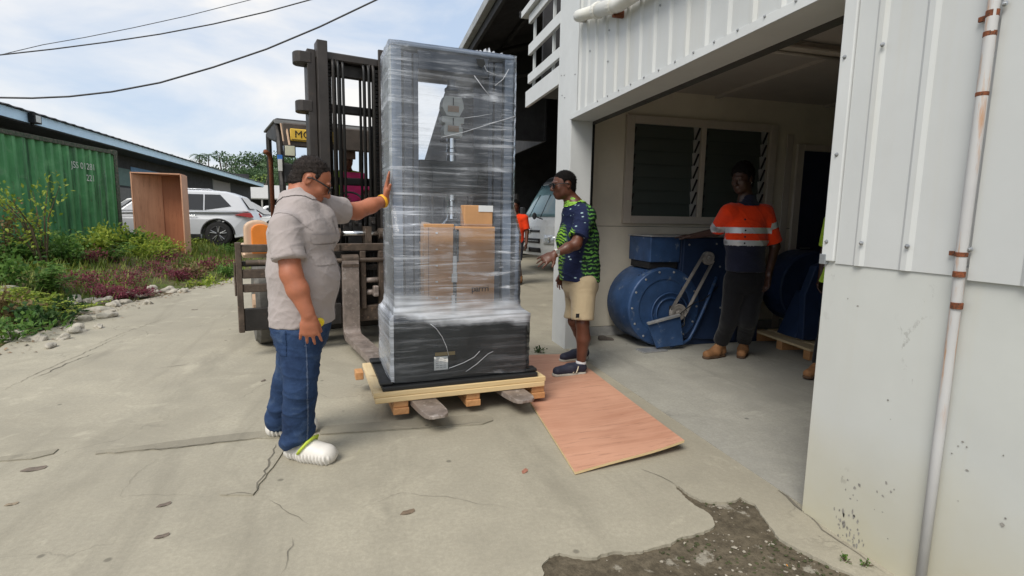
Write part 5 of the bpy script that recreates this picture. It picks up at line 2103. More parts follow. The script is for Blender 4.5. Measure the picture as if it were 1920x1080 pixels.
class SDF:
    def __init__(s, lo, hi, vox):
        s.lo, s.vox = V3(lo) - 3 * vox, vox
        s.n = np.ceil((V3(hi) + 3 * vox - s.lo) / vox).astype(int) + 1
        s.d = np.full(s.n, .2, dtype=np.float32)

    def _sub(s, lo, hi):
        i0 = np.maximum(0, np.floor((lo - s.lo) / s.vox).astype(int))
        i1 = np.minimum(s.n, np.ceil((hi - s.lo) / s.vox).astype(int) + 1)
        if np.any(i1 <= i0):
            return None
        ax = [(s.lo[k] + s.vox * np.arange(i0[k], i1[k])).astype(np.float32) for k in range(3)]
        return tuple(slice(a, b) for a, b in zip(i0, i1)), ax[0][:, None, None], ax[1][None, :, None], ax[2][None, None, :]

    def _blend(s, sl, d, k, op):
        o = s.d[sl]
        if op == 'cut':
            d = -d
            if k > 0:
                h = np.clip(.5 - .5 * (o - d) / k, 0, 1)
                s.d[sl] = o * (1 - h) + d * h + k * h * (1 - h)
            else:
                s.d[sl] = np.maximum(o, d)
        elif k > 0:
            h = np.clip(.5 + .5 * (o - d) / k, 0, 1)
            s.d[sl] = o * (1 - h) + d * h - k * h * (1 - h)
        else:
            s.d[sl] = np.minimum(o, d)

    def cone(s, a, b, ra, rb, k=.015, ell=None, flat=(False, False), op='add'):
        a, b = V3(a), V3(b)
        m = max(ra, rb) * (ell[1] if ell and ell[1] > 1 else 1) + k + 3 * s.vox
        q = s._sub(np.minimum(a, b) - m, np.maximum(a, b) + m)
        if q is None:
            return s
        sl, X, Y, Zz = q
        px, py, pz = X - a[0], Y - a[1], Zz - a[2]
        ab = b - a
        L2 = float(ab @ ab) or 1e-9
        t = (px * ab[0] + py * ab[1] + pz * ab[2]) / L2
        tc = np.clip(t, 0, 1)
        dx, dy, dz = px - tc * ab[0], py - tc * ab[1], pz - tc * ab[2]
        if ell:
            u = V3(ell[0])
            u = u / np.linalg.norm(u)
            c = (dx * u[0] + dy * u[1] + dz * u[2]) * (1 / ell[1] - 1)
            dx, dy, dz = dx + c * u[0], dy + c * u[1], dz + c * u[2]
        d = np.sqrt(dx * dx + dy * dy + dz * dz) - (ra + (rb - ra) * tc)
        L = math.sqrt(L2)
        if flat[0]:
            d = np.maximum(d, -t * L)
        if flat[1]:
            d = np.maximum(d, (t - 1) * L)
        s._blend(sl, d.astype(np.float32), k, op)
        return s

    def ell(s, c, r, fr=None, k=.01, op='add'):
        c = V3(c)
        m = max(r) + k + 3 * s.vox
        q = s._sub(c - m, c + m)
        if q is None:
            return s
        sl, X, Y, Zz = q
        px, py, pz = X - c[0], Y - c[1], Zz - c[2]
        fr = fr or (np.array([1, 0, 0]), np.array([0, 1, 0]), np.array([0, 0, 1]))
        k0 = k1 = 0
        for ax, rr in zip(fr, r):
            w = px * ax[0] + py * ax[1] + pz * ax[2]
            k0 = k0 + (w / rr) ** 2
            k1 = k1 + (w / rr ** 2) ** 2
        k0, k1 = np.sqrt(k0), np.sqrt(k1) + 1e-9
        s._blend(sl, (k0 * (k0 - 1) / k1).astype(np.float32), k, op)
        return s

    def plane(s, p, n):
        """keep the side the normal points away from"""
        p, n = V3(p), V3(n)
        n = n / np.linalg.norm(n)
        sl, X, Y, Zz = s._sub(s.lo, s.lo + s.n * s.vox)
        d = (X - p[0]) * n[0] + (Y - p[1]) * n[1] + (Zz - p[2]) * n[2]
        s.d = np.maximum(s.d, d.astype(np.float32))
        return s

    def mesh(s, name, origin, disp=None, mat_fn=None):
        d = s.d
        neg = d < 0
        nx, ny, nz = d.shape
        cnt = np.zeros((nx - 1, ny - 1, nz - 1), dtype=np.uint8)
        for i in (0, 1):
            for j in (0, 1):
                for k in (0, 1):
                    cnt += neg[i:nx - 1 + i, j:ny - 1 + j, k:nz - 1 + k]
        act = np.argwhere((cnt > 0) & (cnt < 8))
        if len(act) == 0:
            return bpy.data.meshes.new(name)
        flat = (act[:, 0] * (ny - 1) + act[:, 1]) * (nz - 1) + act[:, 2]
        cor = {}
        for i in (0, 1):
            for j in (0, 1):
                for k in (0, 1):
                    cor[i, j, k] = d[act[:, 0] + i, act[:, 1] + j, act[:, 2] + k].astype(np.float64)
        acc = np.zeros((len(act), 3))
        num = np.zeros(len(act))
        keys = list(cor)
        for a in keys:
            for ax in range(3):
                if a[ax] == 0:
                    b = list(a)
                    b[ax] = 1
                    va, vb = cor[a], cor[tuple(b)]
                    x = (va < 0) != (vb < 0)
                    t = np.where(x, va / np.where(x, va - vb, 1), 0)
                    for m_ in range(3):
                        acc[:, m_] += np.where(x, a[m_] + (t if m_ == ax else 0), 0)
                    num += x
        V = s.lo + (act + acc / num[:, None]) * s.vox
        F = []
        strides = ((ny - 1) * (nz - 1), nz - 1, 1)
        for ax in range(3):
            sl0 = [slice(1, -1)] * 3
            sl1 = [slice(1, -1)] * 3
            sl0[ax] = slice(0, -1)
            sl1[ax] = slice(1, None)
            A, B = neg[tuple(sl0)], neg[tuple(sl1)]
            for first in (True, False):
                e = np.argwhere((A & ~B) if first else (~A & B))
                if not len(e):
                    continue
                g = e.copy()
                for o in range(3):
                    if o != ax:
                        g[:, o] += 1
                base = (g[:, 0] * (ny - 1) + g[:, 1]) * (nz - 1) + g[:, 2]
                u, w = (ax + 1) % 3, (ax + 2) % 3
                q = [base - strides[u] - strides[w], base - strides[w], base, base - strides[u]]
                ids = [np.searchsorted(flat, x) for x in q]
                if not first:
                    ids = ids[::-1]
                F.append(np.stack(ids, 1))
        F = np.concatenate(F)
        me = bpy.data.meshes.new(name)
        V = V - V3(origin)
        me.vertices.add(len(V))
        me.vertices.foreach_set('co', V.ravel())
        me.loops.add(len(F) * 4)
        me.loops.foreach_set('vertex_index', F.ravel().astype(np.int32))
        me.polygons.add(len(F))
        me.polygons.foreach_set('loop_start', np.arange(0, len(F) * 4, 4, dtype=np.int32))
        me.polygons.foreach_set('use_smooth', np.ones(len(F), dtype=bool))
        me.update(calc_edges=True)
        # relax the net a little, then fold
        E = np.zeros(len(me.edges) * 2, dtype=np.int32)
        me.edges.foreach_get('vertices', E)
        E = E.reshape(-1, 2)
        for lam in (.5, .5):
            sm = np.zeros_like(V)
            c = np.zeros(len(V))
            np.add.at(sm, E[:, 0], V[E[:, 1]])
            np.add.at(sm, E[:, 1], V[E[:, 0]])
            np.add.at(c, E[:, 0], 1)
            np.add.at(c, E[:, 1], 1)
            V = V + lam * (sm / np.maximum(c, 1)[:, None] - V)
        me.vertices.foreach_set('co', V.ravel())
        me.update()
        if disp is not None:
            N = np.zeros(len(V) * 3)
            me.vertices.foreach_get('normal', N)
            V = V + N.reshape(-1, 3) * disp(V + V3(origin))[:, None]
            me.vertices.foreach_set('co', V.ravel())
            me.update()
        return me


def folds(seed, amp, freq=22.0, dirs=None, n=6, sharp=1.6):
    r_ = np.random.default_rng(seed)
    W = []
    for _ in range(n):
        k = r_.normal(size=3) if dirs is None else V3(dirs) + r_.normal(size=3) * .45
        k = k / np.linalg.norm(k) * freq * r_.uniform(.6, 1.5)
        W.append((k, r_.uniform(0, 6.28), r_.normal(size=3) * 5, r_.uniform(0, 6.28)))
    def f(P):
        out = np.zeros(len(P))
        for k, ph, g, gp in W:
            w = np.sin(P @ k + ph + 1.3 * np.sin(P @ g + gp))
            m = .5 + .5 * np.sin(P @ (g * 1.7) + gp * 2)
            out += np.sign(w) * np.abs(w) ** sharp * m
        return amp * out / math.sqrt(n)
    return f


def creases(seed, amp, freq, dirs, n=5, p=3.0):
    r_ = np.random.default_rng(seed)
    W = []
    for _ in range(n):
        k = V3(dirs) + r_.normal(size=3) * .35
        k = k / np.linalg.norm(k) * freq * r_.uniform(.6, 1.4)
        W.append((k, r_.uniform(0, 6.28), r_.normal(size=3) * 4, r_.uniform(0, 6.28)))
    def f(P):
        out = np.zeros(len(P))
        for k, ph, g, gp in W:
            w = 1 - np.abs(np.sin(P @ k + ph + 1.6 * np.sin(P @ g + gp)))
            m = np.clip(np.sin(P @ (g * 1.4) + gp * 2), 0, 1)
            out += w ** p * m
        return amp * out
    return f


def shell_of(me, name, pred, off, mat, parent):
    """a strip of cloth lying on another cloth: the faces pred() picks, raised by off"""
    n = len(me.vertices)
    V = np.zeros(n * 3)
    N = np.zeros(n * 3)
    me.vertices.foreach_get('co', V)
    me.vertices.foreach_get('normal', N)
    V, N = V.reshape(-1, 3), N.reshape(-1, 3)
    F = np.zeros(len(me.polygons) * 4, dtype=np.int32)
    me.polygons.foreach_get('vertices', F)
    F = F.reshape(-1, 4)
    C = V[F].mean(1)
    keep = pred(C, N[F].mean(1))
    F = F[keep]
    ids, inv = np.unique(F, return_inverse=True)
    m = bpy.data.meshes.new(name)
    m.from_pydata((V[ids] + N[ids] * off).tolist(), [], inv.reshape(-1, 4).tolist())
    m.polygons.foreach_set('use_smooth', [True] * len(m.polygons))
    m.update()
    return obj(name, m, mat, parent)


def frame_of(f, up=(0, 0, 1)):
    f = V3(f)
    f = f / np.linalg.norm(f)
    r_ = np.cross(f, V3(up))
    r_ /= np.linalg.norm(r_)
    return r_, f, np.cross(r_, f)


def hl(C, fr_, s, p):
    return V3(C) + s * (fr_[0] * p[0] + fr_[1] * p[1] + fr_[2] * p[2])


def add_head(S, C, fr_, s=1.0):
    q = lambda *p: hl(C, fr_, s, p)
    e = lambda p, r_, k=.012, op='add': S.ell(q(*p), [x * s for x in r_], fr_, k * s, op)
    e((0, -.012, .032), (.076, .100, .092))
    e((0, .030, -.030), (.062, .068, .088), .03)
    e((0, .060, -.088), (.034, .030, .030), .03)          # chin
    for k in (-1, 1):
        e((k * .046, .010, -.062), (.018, .045, .030), .03)   # jaw
        e((k * .040, .066, -.022), (.024, .022, .024), .02)   # cheek
        e((k * .031, .101, .008), (.017, .012, .011), .008, 'cut')   # eye socket
        e((k * .031, .084, .006), (.0135, .0135, .0125), .003)
        e((k * .078, -.012, -.006), (.008, .019, .029), .006)
        e((k * .086, -.010, -.004), (.006, .012, .020), .003, 'cut')
        e((k * .013, .102, -.036), (.010, .012, .009), .008)   # nostril wing
    e((0, .088, .028), (.050, .014, .010), .012)           # brow
    S.cone(q(0, .096, .014), q(0, .119, -.030), .008 * s, .0125 * s, .010 * s)
    e((0, .094, -.058), (.024, .012, .0065), .006)
    e((0, .092, -.071), (.021, .012, .0075), .006)
    return S


def add_hand(S, w, d, n, lat, curl=.35, spread=.06, s=1.0, thumb=.6):
    """w wrist, d towards the fingertips, n out of the palm, lat towards the thumb side"""
    d, n = V3(d) / np.linalg.norm(V3(d)), V3(n)
    n = n - d * (n @ d)
    n /= np.linalg.norm(n)
    lt = V3(lat) - d * (V3(lat) @ d) - n * (V3(lat) @ n)
    lt /= np.linalg.norm(lt)
    w = V3(w)
    S.cone(w - d * .02, w + d * .05 * s, .027 * s, .037 * s, .015, (n, .55))
    S.cone(w + d * .05 * s - lt * .014, w + d * .082 * s - lt * .014, .030 * s, .028 * s, .012, (n, .52))
    S.cone(w + d * .05 * s + lt * .014, w + d * .084 * s + lt * .014, .030 * s, .028 * s, .012, (n, .52))
    ln = [.072, .080, .074, .058]
    for i in range(4):
        b = w + d * (.086 - .005 * abs(i - 1.2)) * s + lt * (.033 - .022 * i) * s
        dd = d + lt * spread * (1.5 - i)
        dd /= np.linalg.norm(dd)
        a = curl * .5
        p = b - d * .012
        for j, fl_ in enumerate((.44, .31, .25)):
            v = dd * math.cos(a) + n * math.sin(a)
            p2 = p + v * ln[i] * fl_ * s * 1.12
            S.cone(p, p2, (.0093 - .0011 * j) * s, (.0085 - .0011 * j) * s, .004 if j else .006)
            p = p2
            a += curl
    b = w + d * .022 * s + lt * .024 * s
    v = d * (1 - thumb * .45) + lt * thumb + n * .35
    v /= np.linalg.norm(v)
    p2 = b + v * .045 * s
    S.cone(b, p2, .0165 * s, .0125 * s, .012)
    v2 = v + d * .5
    v2 /= np.linalg.norm(v2)
    S.cone(p2, p2 + v2 * .034 * s, .0115 * s, .009 * s, .005)
    return S


def bounds(pts, m=.16):
    P = np.array([V3(p) for p in pts])
    return P.min(0) - m, P.max(0) + m


def skin_mat(name, c, rough=.5):
    t = NT(name)
    v = t.co()
    n = t.noise(9, 5, .6, v)
    t.color(t.ramp(n, [(.3, tuple(x * .82 for x in c)), (.7, tuple(min(1, x * 1.15) for x in c))]))
    t.set(Roughness=t.ramp(t.noise(40, 3, .5, v), [(.3, rough - .08), (.7, rough + .1)]), Subsurface_Weight=.06, Subsurface_Scale=.02)
    t.b.inputs['Subsurface Radius'].default_value = (.8, .35, .2)
    t.bump(t.noise(160, 3, .6, v), .12, .002)
    return t.m


def cloth_mat(name, c, var=.12, weave=420, rough=.9, bump=.4, wr=11):
    t = NT(name)
    v = t.co()
    n = t.noise(6, 5, .6, v)
    col = t.ramp(n, [(.3, tuple(x * (1 - var) for x in c)), (.7, tuple(min(1, x * (1 + var)) for x in c))])
    t.color(col)
    t.set(Roughness=rough, Specular_IOR_Level=.2, Sheen_Weight=.15)
    h = t.math('ADD', t.math('MULTIPLY', t.noise(wr, 5, .55, v, 1.2), 1.0), t.math('MULTIPLY', t.noise(weave, 2, .5, v), .06))
    t.bump(h, bump, .02)
    MATS[name] = t.m
    return t.m


def hair_obj(parent, C, fr_, s, mat, grow=.010, front=.062, top=0.0, vox=.004, rough=.003, recede=.75):
    """short hair: cap above a receding front line, full at the back down to the nape, clear of the ears"""
    S = SDF(*bounds([C], .16), vox)
    S.ell(hl(C, fr_, s, (0, -.014, .032 + top * .5)), [(.0765 + grow) * s, (.100 + grow) * s, (.092 + grow + top) * s], fr_, 0)
    S.ell(hl(C, fr_, s, (0, -.045, -.035)), [(.060 + grow) * s, (.058 + grow) * s, (.055 + grow) * s], fr_, .02)
    sl, X, Y, Zz = S._sub(S.lo, S.lo + S.n * S.vox)
    c = V3(C)
    q = [((X - c[0]) * a[0] + (Y - c[1]) * a[1] + (Zz - c[2]) * a[2]) / s for a in fr_]
    wob = .004 * np.sin(q[0] * 140 + 1) * np.sin(q[1] * 110)
    cap = (front - .055 + recede * q[1] - q[2] + wob)             # <0 above the slanted front line
    cap2 = np.maximum(cap, q[1] - .078 - .10 * np.abs(q[0]))
    back = np.maximum(q[1] + .028 + wob, -.078 - q[2] + wob)       # behind the ears, above the nape
    burn = np.maximum(np.maximum(q[1] - .030, -q[1] + .006), -.020 - q[2])
    reg = np.minimum(np.minimum(cap2, back), burn) * s
    ear = .036 - np.sqrt((np.abs(q[0]) - .080) ** 2 + (q[1] + .010) ** 2 + ((q[2] + .006) * .85) ** 2)
    S.d = np.maximum(np.maximum(S.d, reg.astype(np.float32)), (ear * s).astype(np.float32))
    me = S.mesh('hair', parent.location, folds(3, rough, 170, n=8))
    h_ = obj('hair', me, mat, parent)
    # short strands breaking up the outline
    n = len(me.vertices)
    V, N = np.zeros(n * 3), np.zeros(n * 3)
    me.vertices.foreach_get('co', V)
    me.vertices.foreach_get('normal', N)
    V, N = V.reshape(-1, 3), N.reshape(-1, 3)
    g_ = np.random.default_rng(5)
    pick = g_.integers(0, n, 2600)
    m_ = MB()
    vs_, fs_ = [], []
    for i, k in enumerate(pick):
        d = N[k] * .55 - fr_[1] * .5 - fr_[2] * .25 + g_.normal(size=3) * .35
        d /= np.linalg.norm(d)
        sd = np.cross(d, N[k] + .01)
        sd /= np.linalg.norm(sd) + 1e-9
        L_ = g_.uniform(.006, .013)
        vs_ += [V[k] - sd * .0011, V[k] + sd * .0011, V[k] + d * L_]
        fs_.append((3 * i, 3 * i + 1, 3 * i + 2))
    m_.add(vs_, fs_)
    obj('hair_strands', m_, mat, h_)['kind'] = 'stuff'
    return h_


def spectacles(parent, C, fr_, s, lens_mat, frame_mat, r=.004, big=1.0):
    m_ = MB()
    o = V3(parent.location)
    Q = lambda *p: Vector(hl(C, fr_, s, p) - o)
    for k in (-1, 1):
        pts = [Q(k * .033 + .027 * big * math.cos(a), .112 - .006 * abs(math.cos(a)), .004 + .018 * big * math.sin(a)) for a in [2 * math.pi * i / 16 for i in range(17)]]
        m_.tube(pts, r * .8, 6, cap=False)
        m_.tube([Q(k * .062, .104, .010), Q(k * .076, .060, .014), Q(k * .085, .0, .012), Q(k * .086, -.02, .0)], r, 6)
    m_.tube([Q(-.008, .118, .006), Q(.008, .118, .006)], r, 6)
    gl = obj('glasses', m_, frame_mat, parent, smooth=True)
    for k in (-1, 1):
        l_ = MB()
        c = Q(k * .033, .113, .004)
        ring_ = [Q(k * .033 + .026 * big * math.cos(a), .112 - .005 * abs(math.cos(a)), .004 + .017 * big * math.sin(a)) for a in [2 * math.pi * i / 16 for i in range(16)]]
        l_.add([c] + ring_, [(0, i + 1, (i + 1) % 16 + 1) for i in range(16)])
        obj('lens', l_, lens_mat, gl, smooth=True)


def eyes(parent, C, fr_, s):
    for k in (-1, 1):
        m_ = MB()
        m_.lathe(Vector(hl(C, fr_, s, (k * .031, .086, .006)) - V3(parent.location)), Vector(fr_[1]), [(.001, .0135 * s), (.0055 * s, .0125 * s)], 10)
        obj('eye', m_, m_dark, parent)


def band(parent, name, p, axis, r, w, mat, squash=None):
    m_ = MB()
    m_.lathe(Vector(V3(p) - V3(parent.location)), axis, [(r, -w / 2), (r + .003, -w / 2 + .002), (r + .003, w / 2 - .002), (r, w / 2)], 20, cap=False)
    return obj(name, m_, mat, parent, smooth=True)


def shoe(parent, heel, toe, upper, sole, kind, z0=0.0, origin=None, high=0.0, vox=.005, name='shoe'):
    """boot / trainer: upper volume + sole slab, built along heel -> toe"""
    heel, toe = V3(heel), V3(toe)
    heel[2] = toe[2] = z0
    d = toe - heel
    L = np.linalg.norm(d)
    d /= L
    u = np.array([0, 0, 1.0])
    r_ = np.cross(d, u)
    S = SDF(*bounds([heel, toe, heel + u * (.12 + high)], .07), vox)
    P = lambda f, z, x=0.0: heel + d * L * f + u * z + r_ * x
    S.cone(P(.16, .055), P(.45, .06), .040, .046, .02)
    S.cone(P(.45, .055), P(.84, .042), .046, .040, .03, (r_, 1.12))
    S.cone(P(.15, .06), P(.20, .105 + high), .040, .046, .03)
    S.cone(P(.45, .07), P(.28, .11 + min(high, .02)), .038, .040, .03)
    S.plane(P(0, .10 + high), u)
    S.plane(P(0, .018), -u)
    o = obj(name, S.mesh(name, parent.location, folds(5, .002, 60)), upper, parent)
    S = SDF(*bounds([heel, toe], .07), vox)
    S.cone(P(.15, .012), P(.5, .012), .043, .044, .02)
    S.cone(P(.5, .012), P(.85, .014), .046, .044, .03)
    S.plane(P(0, .026), u)
    S.plane(P(0, .0005), -u)
    obj('sole', S.mesh('sole', parent.location), sole, o)
    return o, P, d, r_


# ================================================================== man in the grey shirt
m_skin1 = skin_mat('skin_tan', (.38, .135, .072))
m_skin2 = skin_mat('skin_brown', (.115, .042, .024), .42)
m_skin3 = skin_mat('skin_dark', (.055, .026, .018), .42)
m_hair_b = M('hair_black', (.007, .006, .006), .8, var=.4, vs=60, bump=.8, bs=200, spec=.12)
m_hair1 = M('hair_thinning', (.020, .015, .013), .7, var=.6, vs=90, bump=1.0, bs=260, spec=.2, col2=(.05, .035, .03), amt=.55, stretch=(1, .3, 1))
m_shirt1 = cloth_mat('shirt_grey', (.37, .325, .315), .06)
m_denim = None
t = NT('denim')
v = t.co()
_n = t.noise(4.5, 5, .6, v, .5)
_c = t.ramp(_n, [(.3, (.012, .025, .062)), (.52, (.026, .052, .118)), (.72, (.10, .145, .23))])
_c = t.mix(t.ramp(t.noise(300, 2, .5, t.co((1, 1, .4))), [(.4, .25), (.6, 0.0)]), _c, (.008, .018, .06))
t.color(_c)
t.set(Roughness=.9, Specular_IOR_Level=.2)
t.bump(t.noise(16, 5, .6, v, 1.0), .35, .02)
m_denim = t.m
m_clog = M('clog_white', (.66, .635, .59), .5, var=.05, vs=8)
m_lime = M('strap_lime', (.50, .62, .06), .5, var=.08)
m_band = M('wristband_orange', (.85, .42, .02), .5, var=.05)
m_lens = M('lens_dark', (.012, .012, .015), .12, var=.1)

B1 = Vector((-.40, 3.12, 0))
man = thing('person', 'man in grey shirt, jeans and white clogs steadying the wrapped machine', 'person', tuple(B1))
hipN, hipF = at(563, 622, 3.05), at(562, 615, 3.26)
knN, knF = at(563, 728, 2.99), at(541, 708, 3.36)
heN, toN = gnd(537, 855), gnd(632, 868)
heF, toF = gnd(499, 818), gnd(600, 806)
anN, anF = heN + (toN - heN).normalized() * .075 + Vector((0, 0, .10)), heF + (toF - heF).normalized() * .075 + Vector((0, 0, .10))
shN, elN, wrN = at(534, 424, 2.95), at(546, 514, 2.89), at(578, 590, 2.86)
shF, elF, wrF = at(606, 392, 3.34), at(668, 396, 3.50), at(721, 376, 3.63)
C1 = at(583, 338, 3.20)
fr1 = frame_of((.84, .10, -.50), (.35, 0, 1))
pelv, chest, belly = at(568, 600, 3.15), at(562, 425, 3.14), at(570, 535, 3.14)
# body: head, neck, core, both arms with hands, legs -- one skin surface
S = SDF(*bounds([C1, wrN, wrF, anN, anF, at(734, 330, 3.7), at(580, 650, 2.86)], .17), .0042)
add_head(S, C1, fr1, 1.03)
S.ell(hl(C1, fr1, 1.03, (0, .022, -.085)), (.052, .05, .036), fr1, .03)
nb_ = at(563, 385, 3.17)
S.cone(hl(C1, fr1, 1, (0, -.03, -.06)), nb_, .062, .070, .03)
S.cone(nb_, chest, .08, .13, .04, ((0, 1, 0), 1.3))
S.cone(chest, pelv, .13, .13, .05, ((0, 1, 0), 1.2))
S.cone(shN, elN, .062, .053, .03)
S.cone(elN, V3(elN) * .62 + V3(wrN) * .38, .054, .054, .02)
S.cone(V3(elN) * .62 + V3(wrN) * .38, wrN, .054, .033, .02, (np.array([0, 1, 0]), .85))
add_hand(S, wrN, V3(at(582, 645, 2.87)) - V3(wrN), (.0, 1, 0), (1, 0, 0), .26, .16, 1.08, .35)
S.cone(shF, elF, .060, .052, .03)
S.cone(elF, V3(elF) * .5 + V3(wrF) * .5, .054, .048, .02)
S.cone(V3(elF) * .5 + V3(wrF) * .5, wrF, .048, .034, .02)
add_hand(S, wrF + Vector((.01, .0, .012)), (.10, .03, 1.0), (.97, -.1, .0), (.0, -1, .2), .06, .10, 1.08, .7)
for a, b, c in ((hipN, knN, anN), (hipF, knF, anF)):
    S.cone(a, b, .078, .055, .03)
    S.cone(b, c, .055, .040, .02)
obj('body', S.mesh('body', B1), m_skin1, man)
# shirt
S = SDF(*bounds([chest, belly, pelv, shN, shF, at(563, 350, 3.15), at(545, 490, 2.9), at(645, 395, 3.45)], .25), .0065)
S.cone(at(560, 400, 3.15), at(562, 440, 3.14), .118, .156, .04, ((0, 1, 0), 1.30))
S.cone(at(562, 440, 3.14), at(566, 510, 3.14), .158, .172, .04, ((0, 1, 0), 1.22))
S.cone(at(566, 510, 3.14), at(567, 612, 3.14), .174, .172, .04, ((0, 1, 0), 1.18))
S.ell(at(586, 525, 3.13), (.140, .17, .16), None, .05)
S.cone(at(543, 420, 3.02), at(592, 408, 3.29), .074, .068, .035)
S.cone(at(560, 392, 3.16), at(553, 368, 3.17), .105, .074, .03)
S.cone(at(600, 410, 3.20), at(604, 440, 3.20), .085, .09, .04)
S.cone(shN, at(542, 487, 2.895), .076, .080, .025, None, (False, True))
S.cone(shF, at(646, 395, 3.445), .088, .078, .03, None, (False, True))
S.plane(at(568, 604, 3.14), (.06, 0, -1))
S.plane(at(552, 356, 3.17), (-.30, 0, 1))
fo = folds(11, .0095, 17, (.55, .0, 1), 7)
fo2 = folds(12, .0035, 42, (.6, .2, 1), 6)
cr1, cr2 = creases(14, .0048, 20, (.55, .1, 1), 6, 5.0), creases(15, .0040, 30, (-.5, .2, 1), 6, 5.0)
me_sh = S.mesh('shirt', B1, lambda P: fo(P) * .12 + fo2(P) * .22 + cr1(P) * .7 + cr2(P) * .65)
shirt = obj('shirt', me_sh, m_shirt1, man)
# collar, chest pockets, placket
ncp = V3(at(556, 366, 3.17)) - V3(B1)
ncn = np.array([-.30, 0, 1.0]) / 1.044
shell_of(me_sh, 'collar', lambda C, N: ((C - ncp) @ ncn > -.040 - .10 * np.clip(C[:, 0] - ncp[0], 0, .09)) & (np.linalg.norm((C - ncp) - np.outer((C - ncp) @ ncn, ncn), axis=1) < .115), .005, m_shirt1, man)
w2 = lambda q: V3(q) - V3(B1)
pk0, pk1 = w2(at(622, 448, 3.0)), w2(at(634, 430, 3.2))
shell_of(me_sh, 'pocket_flap', lambda C, N: (np.abs(C[:, 2] - (pk0[2] - .0)) < .022) & (C[:, 0] > pk0[0] - .10) & (C[:, 0] < .30) & (N[:, 0] > .25) & (N[:, 1] < -.05) & (N[:, 1] > -.92), .006, m_shirt1, man)
shell_of(me_sh, 'pocket', lambda C, N: (C[:, 2] < pk0[2] - .03) & (C[:, 2] > pk0[2] - .14) & (N[:, 0] > .35) & (N[:, 1] < -.12) & (N[:, 1] > -.85), .0035, m_shirt1, man)
shell_of(me_sh, 'placket', lambda C, N: (np.abs(C[:, 1] - .05) < .022) & (N[:, 0] > .5) & (C[:, 2] < 1.36), .004, m_shirt1, man)
shell_of(me_sh, 'sleeve_hem', lambda C, N: (np.abs(C[:, 2] - w2(at(543, 479, 2.9))[2]) < .011) & (C[:, 1] < -.10), .003, m_shirt1, man)
# shoulder seam and buttons
sl_d = V3(at(542, 487, 2.895)) - V3(shN)
sl_d /= np.linalg.norm(sl_d)
sh0 = V3(shN) - V3(B1)
shell_of(me_sh, 'shoulder_seam', lambda C, N: (np.abs((C - sh0) @ (sl_d * .75 + np.array([-.25, -.6, 0])) + .022) < .0045) & (np.linalg.norm(C - sh0, axis=1) < .13) & (C[:, 1] < -.06), .0025, m_shirt1, man)
# jeans
S = SDF(*bounds([pelv, hipN, hipF, knN, knF, anN, anF], .17), .0065)
S.cone(at(568, 575, 3.15), at(565, 620, 3.15), .165, .155, .04, ((0, 1, 0), 1.15))
S.cone(hipN + Vector((0, 0, -.02)), knN, .118, .084, .035)
S.cone(knN, anN + Vector((.0, 0, -.02)), .084, .086, .02)
S.cone(hipF + Vector((0, 0, -.02)), knF, .112, .082, .035)
S.cone(knF, anF + Vector((0, 0, .0)), .082, .080, .02)
S.ell(anN + Vector((.0, 0, .01)), (.092, .088, .05), None, .03)
S.plane((anN.x, 0, .092), (.62, 0, -1))
f1, f2 = folds(21, .007, 30, (.3, 0, 1), 6), folds(22, .011, 55, (.15, .1, 1), 5)
zb = lambda P: np.clip((.30 - P[:, 2]) / .18, 0, 1) + .35 * np.clip(1 - np.abs(P[:, 2] - .55) / .12, 0, 1)
cj = creases(24, .005, 30, (.5, .2, 1), 6, 5.0)
me_j = S.mesh('jeans', B1, lambda P: f1(P) + f2(P) * zb(P) + cj(P))
obj('jeans', me_j, m_denim, man)
m_stitch = M('denim_stitch', (.07, .10, .17), .9)
xs_ = V3(knN)[0] - B1.x
shell_of(me_j, 'side_seam', lambda C, N: (np.abs(C[:, 0] - (xs_ + .015 + .03 * np.sin(C[:, 2] * 3))) < .0035) & (N[:, 1] < -.4) & (C[:, 2] < .86) & (C[:, 2] > .12), .0025, m_stitch, man)
shell_of(me_j, 'hip_pocket', lambda C, N: (C[:, 2] > .62) & (C[:, 2] < .76) & (C[:, 0] < xs_ - .055) & (N[:, 1] < .25) & (N[:, 0] < -.2), .004, m_denim, man)
